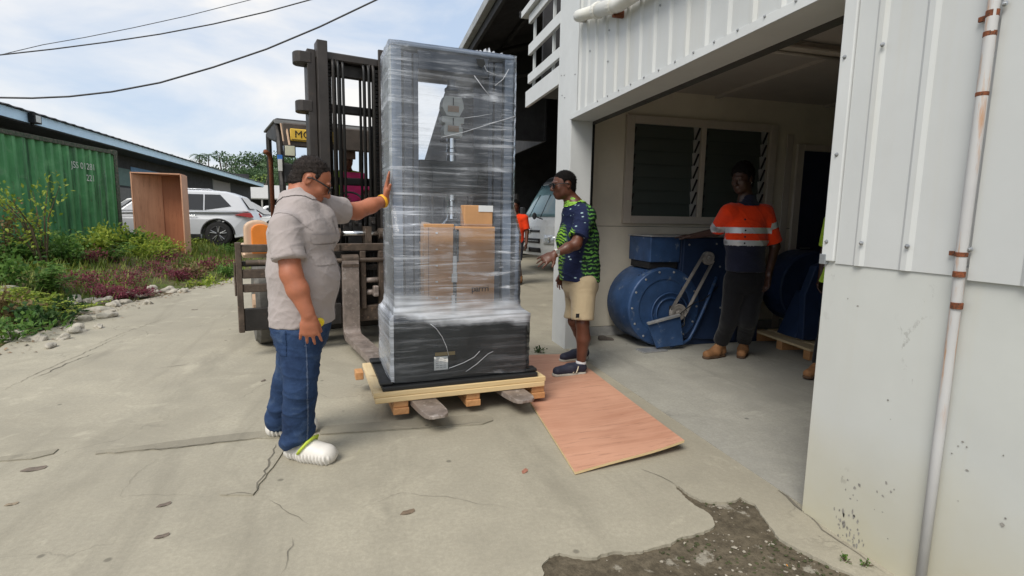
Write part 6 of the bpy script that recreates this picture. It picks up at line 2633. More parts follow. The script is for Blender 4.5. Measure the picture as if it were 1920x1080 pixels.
# clogs
def clog(heel, toe, strap):
    heel, toe = V3(heel), V3(toe)
    d = toe - heel
    L = np.linalg.norm(d)
    d /= L
    u = np.array([0, 0, 1.0])
    r_ = np.cross(d, u)
    P = lambda f, z, x=0.0: heel + d * L * f + u * z + r_ * x
    S = SDF(*bounds([heel, toe], .13), .0045)
    S.cone(P(.17, .04), P(.45, .04), .050, .052, .02)
    S.cone(P(.45, .038), P(.80, .038), .054, .055, .03, (r_, 1.12))
    S.cone(P(.42, .075), P(.78, .045), .050, .046, .03, (r_, 1.1))
    S.cone(P(.14, .05), P(.20, .075), .046, .040, .02)
    S.cone(P(.18, .10), P(.30, .11), .042, .034, .01, None, (False, False), 'cut')
    S.plane(P(0, .001), -u)
    def rib(Pt):
        a = (Pt - heel) @ d / L
        z = Pt[:, 2]
        side = np.abs((Pt - heel) @ r_)
        w = np.sin(a * 2 * math.pi * 15 + z * 55)
        return .0075 * np.sign(w) * np.abs(w) ** .6 * np.clip((.058 - z) / .02, 0, 1) * np.clip((side - .03) / .015, 0, 1)
    o_ = obj('clog', S.mesh('clog', B1, rib), m_clog, man)
    if strap:
        m_ = MB()
        pts = [P(.38, .058, .064), P(.44, .085, .066), P(.52, .118, .046), P(.55, .131, .0), P(.53, .120, -.046), P(.46, .088, -.068), P(.37, .058, -.066)]
        m_.tube([Vector(p - V3(B1)) for p in pts], .014, 8, flat=.6)
        obj('strap', m_, m_lime, o_, smooth=True)
        for i in range(11):
            a, zz, xx = .54 + .05 * (i % 4), .100 - .0095 * (i % 4) - .014 * (i // 4), .030 + .010 * (i // 4)
            h_ = MB()
            h_.lathe(Vector(P(a, zz, xx) - V3(B1)), Vector(r_ * .7 + u * .7), [(.0045, -.004), (.0045, .006)], 8)
            obj('vent_hole', h_, m_dark, o_)
    return o_
clog(heN, toN, True)
clog(heF, toF, False)
# hair, glasses, band, tape measure at the belt
hair_obj(man, C1, fr1, 1.03, m_hair1, .003, .092, .001, recede=.95)
spectacles(man, C1, fr1, 1.03, m_lens, m_black, .0042, 1.05)
eyes(man, C1, fr1, 1.03)
band(man, 'wristband', V3(wrF) * .93 + V3(elF) * .07, Vector(wrF - elF), .0415, .022, m_band)
m = MB()
m.lathe(at(600, 603, 2.99) - B1, (0, -1, 0), [(.018, 0), (.024, .004), (.024, .03), (.016, .034), (.001, .034)], 18)
o = obj('tape_measure', m, M('tape_yellow', (.78, .58, .02), .4, var=.05), man, bevel=.003)

# ================================================================== man in the patterned shirt
B2 = Vector((1.66, 4.25, .0))
m2 = thing('person', 'man in navy and lime patterned shirt and khaki shorts beside the doorway', 'person', tuple(B2))
PZ = .022
heN, toN = gnd(1100, 700, PZ), gnd(1034, 706, PZ)
heF, toF = gnd(1104, 671, PZ), gnd(1048, 679, PZ)
anN, anF = heN + (toN - heN).normalized() * .06 + Vector((0, 0, .10)), heF + (toF - heF).normalized() * .06 + Vector((0, 0, .10))
hipN, hipF = at(1094, 528, 4.18), at(1082, 528, 4.38)
knN, knF = at(1092, 606, 4.14), at(1077, 602, 4.36)
shN, elN, wrN = at(1098, 404, 4.10), at(1080, 458, 4.00), at(1040, 476, 3.98)
shF, elF, wrF = at(1076, 396, 4.46), at(1068, 462, 4.50), at(1056, 512, 4.46)
C2 = at(1057, 347, 4.28)
fr2 = frame_of((-.97, -.02, -.12), (-.12, 0, 1))
chest, pelv = at(1084, 420, 4.28), at(1089, 525, 4.28)
S = SDF(*bounds([C2, wrN, wrF, anN, anF, at(990, 505, 3.95), at(1046, 536, 4.45)], .19), .0055)
add_head(S, C2, fr2, .98)
nb_ = at(1076, 386, 4.28)
S.cone(hl(C2, fr2, 1, (0, -.03, -.06)), nb_, .056, .062, .03)
S.cone(nb_, chest, .08, .12, .04, ((0, 1, 0), 1.3))
S.cone(chest, pelv, .12, .12, .05, ((0, 1, 0), 1.2))
S.cone(shN, elN, .052, .044, .03)
S.cone(elN, V3(elN) * .6 + V3(wrN) * .4, .046, .042, .02)
S.cone(V3(elN) * .6 + V3(wrN) * .4, wrN, .042, .027, .02)
add_hand(S, wrN, V3(at(992, 503, 3.95)) - V3(wrN), (-.35, .3, -.6), (-.2, -.9, .55), .16, .13, 1.08, .8)
S.cone(shF, elF, .05, .042, .03)
S.cone(elF, wrF, .044, .027, .02)
add_hand(S, wrF, (-.25, .0, -1), (.2, -1, .0), (-1, 0, 0), .35, .05, 1.0)
for a, b, c in ((hipN, knN, anN), (hipF, knF, anF)):
    S.cone(a, b, .080, .056, .03)
    mid = V3(b) * .62 + V3(c) * .38 + np.array([.014, 0, 0])
    S.cone(b, mid, .056, .060, .02)
    S.cone(mid, V3(c) - np.array([0, 0, .03]), .058, .036, .02)
obj('body', S.mesh('body', B2), m_skin2, m2)


def mat_pattern():
    t = NT('shirt_pattern')
    v = t.co()
    x, y, z = t.sep(v)
    navy = (.012, .018, .055)
    lime = (.26, .52, .05)
    # back half: dark with thick lime chevrons; front half: navy with small pale fish marks; front band lime leaves
    w1 = t.node('ShaderNodeTexWave', Scale=9.0, Distortion=5.0, Detail=2.0)
    w1.bands_direction = 'Z'
    w1.inputs['Detail Scale'].default_value = 2.2
    t.link(t.co((1.3, 1.3, 1.0)), w1.inputs['Vector'])
    wv = t.ramp(w1.outputs['Fac'], [(.64, 0.0), (.70, 1.0)])
    cell = t.node('ShaderNodeTexVoronoi', Scale=22.0)
    t.link(t.co((1, 1, .6)), cell.inputs['Vector'])
    brk = t.ramp(cell.outputs['Distance'], [(.20, 0.0), (.28, 1.0)])
    backp = t.mix(t.math('MULTIPLY', t.math('MULTIPLY', wv, brk), t.ramp(t.noise(9, 4, .6, v), [(.38, .15), (.55, 1.0)])), (.010, .022, .022), (.13, .34, .07))
    fish = t.node('ShaderNodeTexVoronoi', Scale=26.0)
    t.link(t.co((.55, .7, 1.25), (0, R(25), 0)), fish.inputs['Vector'])
    fp = t.mix(t.ramp(fish.outputs['Distance'], [(.16, 1.0), (.21, 0.0)]), navy, (.30, .42, .45))
    leaf = t.node('ShaderNodeTexWave', Scale=16.0, Distortion=7.0, Detail=1.0)
    t.link(t.co((1, 1, 1), (0, R(40), 0)), leaf.inputs['Vector'])
    lf = t.mix(t.ramp(leaf.outputs['Fac'], [(.45, 0.0), (.55, 1.0)]), (.015, .05, .03), lime)
    wob = t.math('ADD', x, t.math('MULTIPLY', t.math('SUBTRACT', t.noise(5, 3, .5, v), .5), .06))
    a = t.ramp(t.math('ADD', wob, .5), [(.545, 0.0), (.565, 1.0)])      # back panel from x > .05
    b = t.ramp(t.math('ADD', wob, .5), [(.418, 1.0), (.438, 0.0)])      # front band
    c = t.mix(a, fp, backp)
    c = t.mix(b, c, lf)
    hi = t.ramp(z, [(.0, 0.0), (1.0, 0.0)])
    t.color(c)
    t.set(Roughness=.85, Specular_IOR_Level=.2)
    t.bump(t.noise(16, 5, .55, v, 1.0), .3, .02)
    return t.m


m_patt = mat_pattern()
S = SDF(*bounds([chest, pelv, shN, shF, elN, elF, C2], .2), .0065)
S.cone(at(1084, 408, 4.28), at(1083, 450, 4.28), .135, .168, .05, ((0, 1, 0), 1.30))
S.cone(at(1083, 450, 4.28), at(1087, 535, 4.28), .170, .176, .05, ((0, 1, 0), 1.18))
S.cone(shN + Vector((0, .04, .0)), shF + Vector((0, -.04, 0)), .090, .085, .05)
S.cone(at(1079, 392, 4.28), at(1074, 376, 4.28), .10, .072, .03)
S.cone(shN, V3(shN) * .22 + V3(elN) * .78, .084, .080, .03, None, (False, True))
S.cone(shF, V3(shF) * .25 + V3(elF) * .75, .080, .074, .03, None, (False, True))
S.plane(at(1085, 526, 4.28), (-.03, 0, -1))
S.plane(at(1072, 372, 4.28), (.3, 0, 1))
fo = folds(31, .009, 20, (.4, .2, 1), 7)
cr3 = creases(34, .0045, 24, (.5, .2, 1), 6, 5.0)
me2 = S.mesh('patterned_shirt', B2, lambda P: fo(P) * .7 + cr3(P))
obj('shirt', me2, m_patt, m2)
ncp2 = V3(at(1076, 376, 4.28)) - V3(B2)
shell_of(me2, 'collar', lambda C, N: (C[:, 2] - ncp2[2] > -.030 - .35 * np.clip(ncp2[0] - C[:, 0], 0, .10)) & (np.hypot(C[:, 0] - ncp2[0], C[:, 1] - ncp2[1]) < .105), .007, M('collar_lime', (.28, .55, .06), .85, var=.3, vs=30, col2=(.015, .03, .05), amt=.5), m2)
m_khaki = cloth_mat('khaki', (.42, .34, .22), .07)
S = SDF(*bounds([pelv, hipN, hipF, knN, knF], .17), .0065)
S.cone(at(1088, 505, 4.28), at(1088, 535, 4.28), .150, .150, .04, ((0, 1, 0), 1.2))
S.cone(hipN, V3(hipN) * .0 + V3(knN) + np.array([0, 0, .03]), .112, .098, .03, None, (False, True))
S.cone(hipF, V3(knF) + np.array([0, 0, .03]), .108, .094, .03, None, (False, True))
obj('shorts', S.mesh('shorts', B2, folds(33, .008, 26, (.2, .2, 1), 6)), m_khaki, m2)
m = MB()
m.box(at(1083, 592, 4.03) - B2, (.03, .004, .035))
obj('brand_tab', m, m_dark, m2)
m_shoe = M('trainer_navy', (.02, .023, .045), .7, var=.25, vs=20)
m_sole = M('trainer_sole', (.46, .44, .38), .7, var=.1)
for i, (h_, t_) in enumerate(((heN, toN), (heF, toF))):
    o, P, d, r_ = shoe(m2, h_, t_, m_shoe, m_sole, 'trainer', PZ)
    sgn = 1 if i == 0 else -1
    r_s = -r_ if (r_ @ np.array([0, -1, 0])) < 0 else r_
    for k in (-1, 1):
        st_ = MB()
        q0, q1 = P(.42 + .045 * k, .030) + r_s * .050, P(.36 + .045 * k, .085) + r_s * .044
        st_.tube([Vector(q0 - V3(B2)), Vector((q0 + q1) / 2 + r_s * .004 - V3(B2)), Vector(q1 - V3(B2))], .006, 6)
        obj('side_stripe', st_, M('stripe_cream', (.6, .55, .42), .7), o)
band(m2, 'sock', anN + Vector((0, 0, .0)), (0, 0, 1), .042, .045, M('sock_white', (.62, .62, .64), .9))
hair_obj(m2, C2, fr2, .98, m_hair_b, .003, .074, .0, rough=.0015)
spectacles(m2, C2, fr2, .98, m_lens, m_black, .004, 1.15)
wa = V3(wrN) * .9 + V3(elN) * .1
band(m2, 'watch_strap', wa, Vector(wrN - elN), .031, .022, M('watch_white', (.66, .64, .58), .4))
m = MB()
m.box(Vector(wa - V3(B2)) + Vector((0, -.03, .012)), (.03, .012, .032))
obj('watch_case', m, M('watch_face', (.35, .34, .30), .25, .5), m2, bevel=.003)

# ================================================================== man in hi-vis leaning on the blower
def mat_plain(name, c, **kw):
    return cloth_mat(name, c, **kw)
m_hv = cloth_mat('hivis_orange', (.82, .05, .008), .06)
m_navy = cloth_mat('navy_cloth', (.014, .016, .034), .15)
m_blackc = cloth_mat('black_cloth', (.008, .008, .010), .2)
m_refl = M('reflective_tape', (.55, .57, .60), .35, .2, var=.08, vs=20)
m_boot = M('boot_tan', (.26, .125, .052), .8, var=.25, vs=14, bump=.3, bs=60)
m_bsole = M('boot_sole', (.09, .05, .028), .85, var=.2)
m_hvy = cloth_mat('hivis_yellow', (.46, .70, .05), .06)
B3 = Vector((3.36, 4.32, .004))
m3 = thing('person', 'man in orange hi-vis shirt and tan boots leaning one hand on the blue blower', 'person', tuple(B3))
heA, toA = gnd(1358, 668), gnd(1306, 676)
heB, toB = gnd(1395, 662), gnd(1380, 688)
anA, anB = heA + (toA - heA).normalized() * .07 + Vector((0, 0, .16)), heB + (toB - heB).normalized() * .07 + Vector((0, 0, .16))
hipA, hipB = at(1378, 525, 4.34), at(1416, 525, 4.30)
knA, knB = at(1368, 600, 4.36), at(1402, 600, 4.26)
shA, elA, wrA = at(1366, 396, 4.30), at(1342, 435, 4.55), at(1296, 443, 4.88)
shB, elB, wrB = at(1435, 398, 4.26), at(1453, 462, 4.26), at(1441, 516, 4.16)
C3 = at(1392, 336, 4.30)
fr3 = frame_of((-.88, -.36, -.20))
chest, pelv = at(1399, 415, 4.30), at(1398, 520, 4.32)
ax3 = V3(shB) - V3(shA)
S = SDF(*bounds([C3, wrA, wrB, anA, anB, at(1270, 448, 5.0), at(1432, 545, 4.15)], .19), .0065)
add_head(S, C3, fr3, 1.05)
nb_ = at(1400, 378, 4.31)
nb3 = V3(nb_) - V3(B3)
S.cone(hl(C3, fr3, 1, (0, -.03, -.06)), nb_, .058, .064, .03)
S.cone(nb_, chest, .07, .085, .04, (ax3, 1.3))
S.cone(chest, pelv, .085, .085, .05, (ax3, 1.3))
S.cone(shA, elA, .054, .044, .03)
S.cone(elA, wrA, .044, .028, .02)
add_hand(S, wrA, V3(at(1268, 444, 5.03)) - V3(wrA), (0, 0, -1), (-.4, -1, 0), .12, .1, 1.1)
S.cone(shB, elB, .056, .046, .03)
S.cone(elB, wrB, .046, .030, .02)
add_hand(S, wrB, (-.12, -.1, -1), (-1, .2, .0), (-.2, -1, 0), .35, .05, 1.1)
for a, b, c in ((hipA, knA, anA), (hipB, knB, anB)):
    S.cone(a, b, .078, .056, .03)
    S.cone(b, V3(b) * .6 + V3(c) * .4, .056, .056, .02)
    S.cone(V3(b) * .6 + V3(c) * .4, c, .056, .040, .02)
obj('body', S.mesh('body', B3), m_skin3, m3)
S = SDF(*bounds([chest, pelv, shA, shB, elA, elB, C3], .2), .007)
S.cone(at(1400, 408, 4.31), at(1398, 450, 4.31), .128, .142, .05, (ax3, 1.42))
S.cone(at(1398, 450, 4.31), at(1397, 520, 4.32), .142, .150, .04, (ax3, 1.26))
S.cone(shA + Vector((.05, 0, 0)), shB + Vector((-.05, 0, 0)), .074, .078, .04)
S.cone(shA, V3(shA) * .15 + V3(elA) * .85, .070, .074, .03, None, (False, True))
S.cone(shB, V3(shB) * .12 + V3(elB) * .88, .072, .078, .03, None, (False, True))
S.cone(at(1400, 388, 4.31), at(1401, 372, 4.31), .09, .074, .03)
S.plane(at(1398, 508, 4.31), (0, 0, -1))
S.plane(at(1400, 366, 4.31), (0, 0, 1))
f41, cr4 = folds(41, .003, 22, (.4, 0, 1), 7), creases(44, .0045, 24, (.5, .1, 1), 6, 5.0)
me3 = S.mesh('hivis_shirt', B3, lambda P: f41(P) + cr4(P))
obj('shirt', me3, m_hv, m3)
z1, z2, zc, zn = [V3(at(1398, y, 4.15))[2] - B3.z for y in (432, 456, 376, 462)]
xa, xb = V3(shA)[0] - B3.x, V3(shB)[0] - B3.x
inT = lambda C: (C[:, 0] > xa - .035) & (C[:, 0] < xb + .035)
shell_of(me3, 'reflective_tape', lambda C, N: (np.abs(C[:, 2] - z1) < .027) & inT(C), .003, m_refl, m3)
shell_of(me3, 'reflective_tape', lambda C, N: (np.abs(C[:, 2] - z2) < .027) & inT(C), .003, m_refl, m3)
zs = V3(at(1455, 427, 4.2))[2] - B3.z
shell_of(me3, 'reflective_tape', lambda C, N: (np.abs(C[:, 2] - zs - .35 * (C[:, 0] - xb)) < .030) & (C[:, 0] > xb + .02), .003, m_refl, m3)
ea = (V3(shA) * .35 + V3(elA) * .65) - V3(B3)
da = V3(elA) - V3(shA)
da /= np.linalg.norm(da)
shell_of(me3, 'reflective_tape', lambda C, N: (np.abs((C - ea) @ da) < .028) & (C[:, 0] < xa + .02) & (C[:, 2] < zc - .1), .003, m_refl, m3)
shell_of(me3, 'navy_hem', lambda C, N: (C[:, 2] < z2 - .026) & inT(C), .002, m_navy, m3)
shell_of(me3, 'collar', lambda C, N: (C[:, 2] > zc - .045) & (np.hypot(C[:, 0] - (nb3[0]), C[:, 1] - nb3[1]) < .115), .006, m_navy, m3)
for zz in (z1, z2, z1 + .10, (z1 + z2) / 2):
    m = MB()
    m.lathe((at(1396, 430, 4.15).x - B3.x, -.182 if zz < z1 + .05 else -.165, zz), (0, -1, 0), [(.008, 0), (.008, .006)], 10)
    obj('button', m, m_navy, m3)
S = SDF(*bounds([pelv, hipA, hipB, knA, knB, anA, anB], .17), .008)
S.cone(at(1398, 500, 4.32), at(1398, 530, 4.32), .135, .135, .04, (ax3, 1.3))
S.cone(hipA, knA, .105, .085, .03)
S.cone(hipB, knB, .105, .085, .03)
S.cone(knA, anA, .085, .072, .02, None, (False, True))
S.cone(knB, anB, .085, .072, .02, None, (False, True))
obj('trousers', S.mesh('trousers', B3, folds(43, .005, 26)), m_blackc, m3)
for h_, t_ in ((heA, toA), (heB, toB)):
    t_ = h_ + (t_ - h_).normalized() * .30
    o, P, d, r_ = shoe(m3, h_, t_, m_boot, m_bsole, 'boot', .004, high=.075, name='boot')
    lc = MB()
    for k in range(5):
        zz = .085 + .02 * k
        f_ = .48 - .045 * k
        lc.tube([Vector(P(f_, zz, -.03) - V3(B3)), Vector(P(f_ + .06, zz + .012, 0) - V3(B3)), Vector(P(f_, zz, .03) - V3(B3))], .004, 6)
    obj('laces', lc, M('lace_tan', (.38, .24, .12), .8), o)
hair_obj(m3, C3, fr3, 1.05, m_hair_b, .014, .066, .018, rough=.004)
eyes(m3, C3, fr3, 1.05)
m = MB()
m.lathe(Vector(hl(C3, fr3, 1.05, (-.084, -.004, -.036)) - V3(B3)), (0, -1, 0), [(.004, -.003), (.005, 0), (.001, .004)], 8)
m2_ = obj('ear_stud', m, m_chrome, m3)

# ================================================================== simpler figures farther off or mostly hidden
def simple_person(label, base, face, sh_z, hip_z, arms, legs, skin, top_m, bot_m, boot_m, sole_m, head_z, short=True, width=.19, vest=None, hairm=None, vox=.008, flare=0.0):
    b = Vector(base)
    p = thing('person', label, 'person', tuple(b))
    f = Vector((face[0], face[1], 0)).normalized()
    r_ = Vector((f.y, -f.x, 0))
    W = lambda x, y, z: b + r_ * x + f * y + Vector((0, 0, z))
    C = W(0, .03, head_z)
    fr_ = frame_of((f.x, f.y, -.05))
    pts = [C, W(0, 0, hip_z)] + [W(*q) for a in arms for q in a] + [W(*q) for l in legs for q in l]
    S = SDF(*bounds(pts, .2), vox)
    add_head(S, C, fr_, 1.0)
    S.cone(hl(C, fr_, 1, (0, -.03, -.06)), W(0, 0, sh_z), .056, .07, .03)
    S.cone(W(0, 0, sh_z - .06), W(0, 0, hip_z), .10, .11, .05, (r_, 1.3))
    for i, (s_, e_, w_) in enumerate(arms):
        S.cone(W(*s_), W(*e_), .050, .042, .03)
        S.cone(W(*e_), W(*w_), .042, .027, .02)
        d = W(*w_) - W(*e_)
        add_hand(S, W(*w_), d, r_ * (1 if s_[0] < 0 else -1), f, .35, .05, 1.0)
    for (h_, k_, a_) in legs:
        S.cone(W(*h_), W(*k_), .075, .054, .03)
        S.cone(W(*k_), W(*a_), .054, .038, .02)
    obj('body', S.mesh('body', b), skin, p)
    S = SDF(*bounds(pts, .2), vox)
    S.cone(W(0, 0, sh_z - .10), W(0, 0, sh_z - .25), .13, .145, .05, (r_, 1.35))
    S.cone(W(0, 0, sh_z - .25), W(0, 0, hip_z - .02), .145, .15, .05, (r_, 1.3))
    S.cone(W(-.15, 0, sh_z - .06), W(.15, 0, sh_z - .06), .08, .08, .05)
    for (s_, e_, w_) in arms:
        S.cone(W(*s_), W(*s_).lerp(W(*e_), .8), .076, .070, .03, None, (False, True))
    if flare:
        S.cone(W(0, .03 + flare, hip_z + .12), W(0, .06 + flare, hip_z - .06), .12, .15, .06, (r_, 1.3))
    S.plane(W(0, 0, hip_z - .06), (0, 0, -1))
    S.plane(W(0, 0, sh_z + .03), (0, 0, 1))
    me = S.mesh('shirt', b, folds(51, .005, 22))
    obj('shirt', me, top_m, p)
    S = SDF(*bounds(pts, .2), vox)
    S.cone(W(0, 0, hip_z + .02), W(0, 0, hip_z - .05), .13, .13, .04, (r_, 1.25))
    for (h_, k_, a_) in legs:
        S.cone(W(*h_), W(*k_), .10, .09, .03, None, (False, short))
        if not short:
            S.cone(W(*k_), W(*a_), .085, .075, .02)
    obj('shorts' if short else 'trousers', S.mesh('shorts', b, folds(53, .005, 26)), bot_m, p)
    for (h_, k_, a_) in legs:
        A = W(*a_)
        g = Vector((A.x, A.y, A.z - .14)) - f * .07
        shoe(p, g, g + f * .29, boot_m, sole_m, 'boot', g.z, high=.06, name='boot', vox=.007)
    if hairm:
        hair_obj(p, C, fr_, 1.0, hairm, .009, .066, .004, vox=.006)
    return p, me, W, C, fr_


# person half hidden behind the near wall
P4 = at(1548, 600, 3.62)
p4, me4, W4, C4, fr4 = simple_person('person in yellow hi-vis vest mostly hidden behind the near wall', (P4.x + .23, 3.62, .004), (-1, -.25), 1.45, .92,
    [((-.20, 0, 1.39), (-.22, .02, 1.10), (-.20, .06, .86)), ((.20, 0, 1.39), (.24, .0, 1.10), (.20, .10, .88))],
    [((-.09, 0, .90), (-.10, .02, .50), (-.10, .0, .15)), ((.09, 0, .90), (.10, .06, .50), (.12, .12, .15))],
    m_skin3, m_hvy, m_blackc, m_boot, m_bsole, 1.62, False, hairm=m_hair_b, flare=.05)
shell_of(me4, 'reflective_tape', lambda C, N: (np.abs(C[:, 2] - 1.02) < .03) , .004, m_refl, p4)
# man walking in the yard behind the machine
P5 = gnd(966, 533)
p5, me5, W5, C5, fr5 = simple_person('man in orange hi-vis shirt walking in the yard behind the machine', (P5.x - .02, P5.y, 0), (-.55, -.85), 1.44, .92,
    [((-.20, 0, 1.38), (-.25, -.02, 1.10), (-.26, .05, .86)), ((.20, 0, 1.38), (.25, .05, 1.10), (.22, .15, .92))],
    [((-.09, 0, .90), (-.10, .10, .52), (-.11, -.06, .16)), ((.09, 0, .90), (.09, .16, .50), (.10, .22, .14))],
    m_skin2, m_hv, m_navy, m_boot, m_bsole, 1.62, True, hairm=m_hair_b)


def fk_w(x, y, z):
    return Vector((FO[0] + x * math.cos(FA) - y * math.sin(FA), FO[1] + x * math.sin(FA) + y * math.cos(FA), z))
db = fk_w(.08, 2.06, .80)
m_pink = cloth_mat('hivis_pink', (.92, .07, .28), .06)
p6, me6, W6, C6, fr6 = simple_person('forklift driver in lime and pink vest seated behind the mast', tuple(db), (math.sin(FA), -math.cos(FA)), 1.16, .68,
    [((-.20, 0, 1.09), (-.24, .15, .86), (-.14, .42, .78)), ((.20, 0, 1.09), (.24, .15, .86), (.14, .42, .78))],
    [((-.09, .05, .68), (-.12, .45, .66), (-.12, .50, .30)), ((.09, .05, .68), (.12, .45, .66), (.12, .50, .30))],
    m_skin2, m_hvy, m_blackc, m_boot, m_bsole, 1.34, False, hairm=m_hair_b)
shell_of(me6, 'vest_panel', lambda C, N: (C[:, 0] > -.06) & (C[:, 2] < 1.16), .004, m_pink, p6)
# ------------------------------------------------------------------ minibus nosing out of the shed (front faces -X)
m_busw = M('bus_white', (.66, .67, .66), .3, var=.03, coat=.5)
m_busglass = M('bus_glass', (.16, .27, .30), .10, 0, var=.15, vs=1.5, spec=.8)  # light bluish base colour stands in for outside reflections on the glass
bw_, bl_ = 2.05, 6.6
BA = R(14)
BC = at(994, 428, 13.4)
bus = thing('minibus', 'white minibus with black mirrors parked under the dark shed', 'bus', (BC.x + 1.025 * math.sin(BA), BC.y - 1.025 * math.cos(BA), 0), BA)
side = [(0.0, .42), (-.04, .60), (-.04, .85), (.02, 1.18), (.10, 1.36), (.42, 1.85), (.78, 2.32), (1.02, 2.52), (1.5, 2.62), (bl_ - .2, 2.62), (bl_, 2.4), (bl_, .40), (5.6, .38), (5.4, .75), (4.9, .75), (4.7, .38), (2.05, .38), (1.9, .78), (1.3, .78), (1.15, .38)]


def bulge_x(w):
    return .20 * w * w + .22 * abs(w) ** 6


def bus_pt(u, v, w):
    k = max(0.0, 1 - max(u, 0) / 1.6)
    return (u + bulge_x(w) * k, bw_ / 2 + w * (bw_ / 2 - .09 * max(0, v - 1.3) / 1.3), v)


def front_u(z):
    for (u0, z0), (u1, z1) in zip(side, side[1:9]):
        if z0 <= z <= z1:
            return u0 + (u1 - u0) * (z - z0) / (z1 - z0)
    return 0.0


WS = [-1, -.97, -.9, -.78, -.6, -.4, -.2, 0, .2, .4, .6, .78, .9, .97, 1]
m = MB()
rings_ = [[bus_pt(u, v, w) for u, v in side] for w in WS]
m.loft(rings_)
obj('body', m, m_busw, bus, bevel=.05, seg=3)


def front_patch(nm, w0, w1, z0, z1, mt, off=.012, nw=8, nz=5, top_in=0.0, thick=.012):
    m_ = MB()
    vs_, fs_ = [], []
    for j in range(nz + 1):
        z = z0 + (z1 - z0) * j / nz
        for i in range(nw + 1):
            w = w0 + (w1 - w0) * i / nw
            w = w * (1 - top_in * j / nz)
            p_ = bus_pt(front_u(z), z, w)
            vs_.append((p_[0] - off, p_[1], p_[2] + off * .4))
    for j in range(nz):
        for i in range(nw):
            k = j * (nw + 1) + i
            fs_.append((k, k + 1, k + nw + 2, k + nw + 1))
    m_.add(vs_, fs_)
    o_ = obj(nm, m_, mt, bus, smooth=True)
    so_ = o_.modifiers.new('s', 'SOLIDIFY')
    so_.thickness = thick
    return o_


front_patch('windscreen', -.88, .88, 1.42, 2.28, m_busglass, .02, 12, 6, .04)
front_patch('roof_visor', -.84, .84, 2.32, 2.56, M('visor_grey', (.05, .055, .055), .5), .02, 10, 3)
front_patch('grille', -.42, .42, 1.02, 1.075, m_black, .015)
front_patch('lower_grille', -.48, .48, .74, .86, m_black, .015)
front_patch('bumper_intake', -.50, .50, .50, .62, m_black, .015)
front_patch('grille_bar', -.44, .44, .785, .80, m_rim, .02)
m = MB()
m.lathe((front_u(1.06) - .03, bw_ / 2, 1.07), (-1, 0, 0), [(.075, 0), (.075, .012), (.05, .016), (.05, .010), (.001, .010)], 20)
obj('badge', m, m_chrome, bus)
m = MB()
m.lathe((front_u(.56) - .03, bw_ / 2, .57), (-1, 0, 0), [(.075, 0), (.075, .02)], 16)
obj('tow_cover', m, m_rim, bus)
for s in (-1, 1):
    hl_ = front_patch('headlight', s * .62, s * .97, .72, .96, m_lamp, .014, 6, 3)
    p_ = bus_pt(front_u(.84), .84, s * .74)
    m = MB()
    m.lathe((p_[0] - .02, p_[1], p_[2]), (-1, 0, 0), [(.07, 0), (.07, .01), (.02, .004)], 16)
    obj('lamp_bowl', m, m_chrome, hl_)
    p_ = bus_pt(front_u(.84), .84, s * .88)
    m = MB()
    m.lathe((p_[0] - .02, p_[1], p_[2]), (-1, s * .5, 0), [(.05, 0), (.05, .01), (.02, .004)], 16)
    obj('lamp_bowl', m, m_black, hl_)
    pm = Vector(bus_pt(.15, 1.4, s))
    for dx, dz, sx, sy, sz in ((-.12, .12, .10, .17, .34), (-.02, -.18, .08, .16, .22)):
        m = MB()
        m.box(pm + Vector((dx, s * .10, dz)), (sx, sy, sz))
        obj('mirror', m, m_black, bus, bevel=.03, seg=3)
    m = MB()
    m.tube([pm + Vector((.1, 0, -.05)), pm + Vector((-.1, s * .08, -.06)), pm + Vector((-.12, s * .10, .0))], .016, 8)
    obj('mirror_arm', m, m_black, bus)
pn = Vector(bus_pt(.05, 1.36, -.45))
m = MB()
m.lathe(pn + Vector((-.22, 0, .08)), (-1, 0, 0), [(.07, 0), (.09, .03), (.07, .05)], 16)
m.tube([pn, pn + Vector((-.2, 0, .06))], .014, 6)
obj('nose_mirror', m, m_black, bus)
for w in (-.3, .25):
    m = MB()
    q0, q1 = Vector(bus_pt(front_u(1.40), 1.40, w)), Vector(bus_pt(front_u(2.0), 2.0, w + .12))
    m.tube([q0 + Vector((-.03, 0, 0)), q1 + Vector((-.035, 0, .01))], .009, 6)
    obj('wiper', m, m_black, bus)
for s in (-1, 1):
    for k in range(5):
        x0 = 1.25 + k * 1.04
        m = MB()
        y = bw_ / 2 + s * (bw_ / 2 + .004)
        m.add([(x0, y - s * .008, 1.42), (x0 + .97, y - s * .008, 1.42), (x0 + .97, y - s * .066, 2.22), (x0, y - s * .066, 2.22)], [(0, 1, 2, 3)])
        obj('side_window', m, m_busglass, bus)
for xc in (1.6, 5.15):
    for y, s in ((.16, -1), (bw_ - .16, 1)):
        wheel(bus, (xc, y, .38), .38, .22, s)
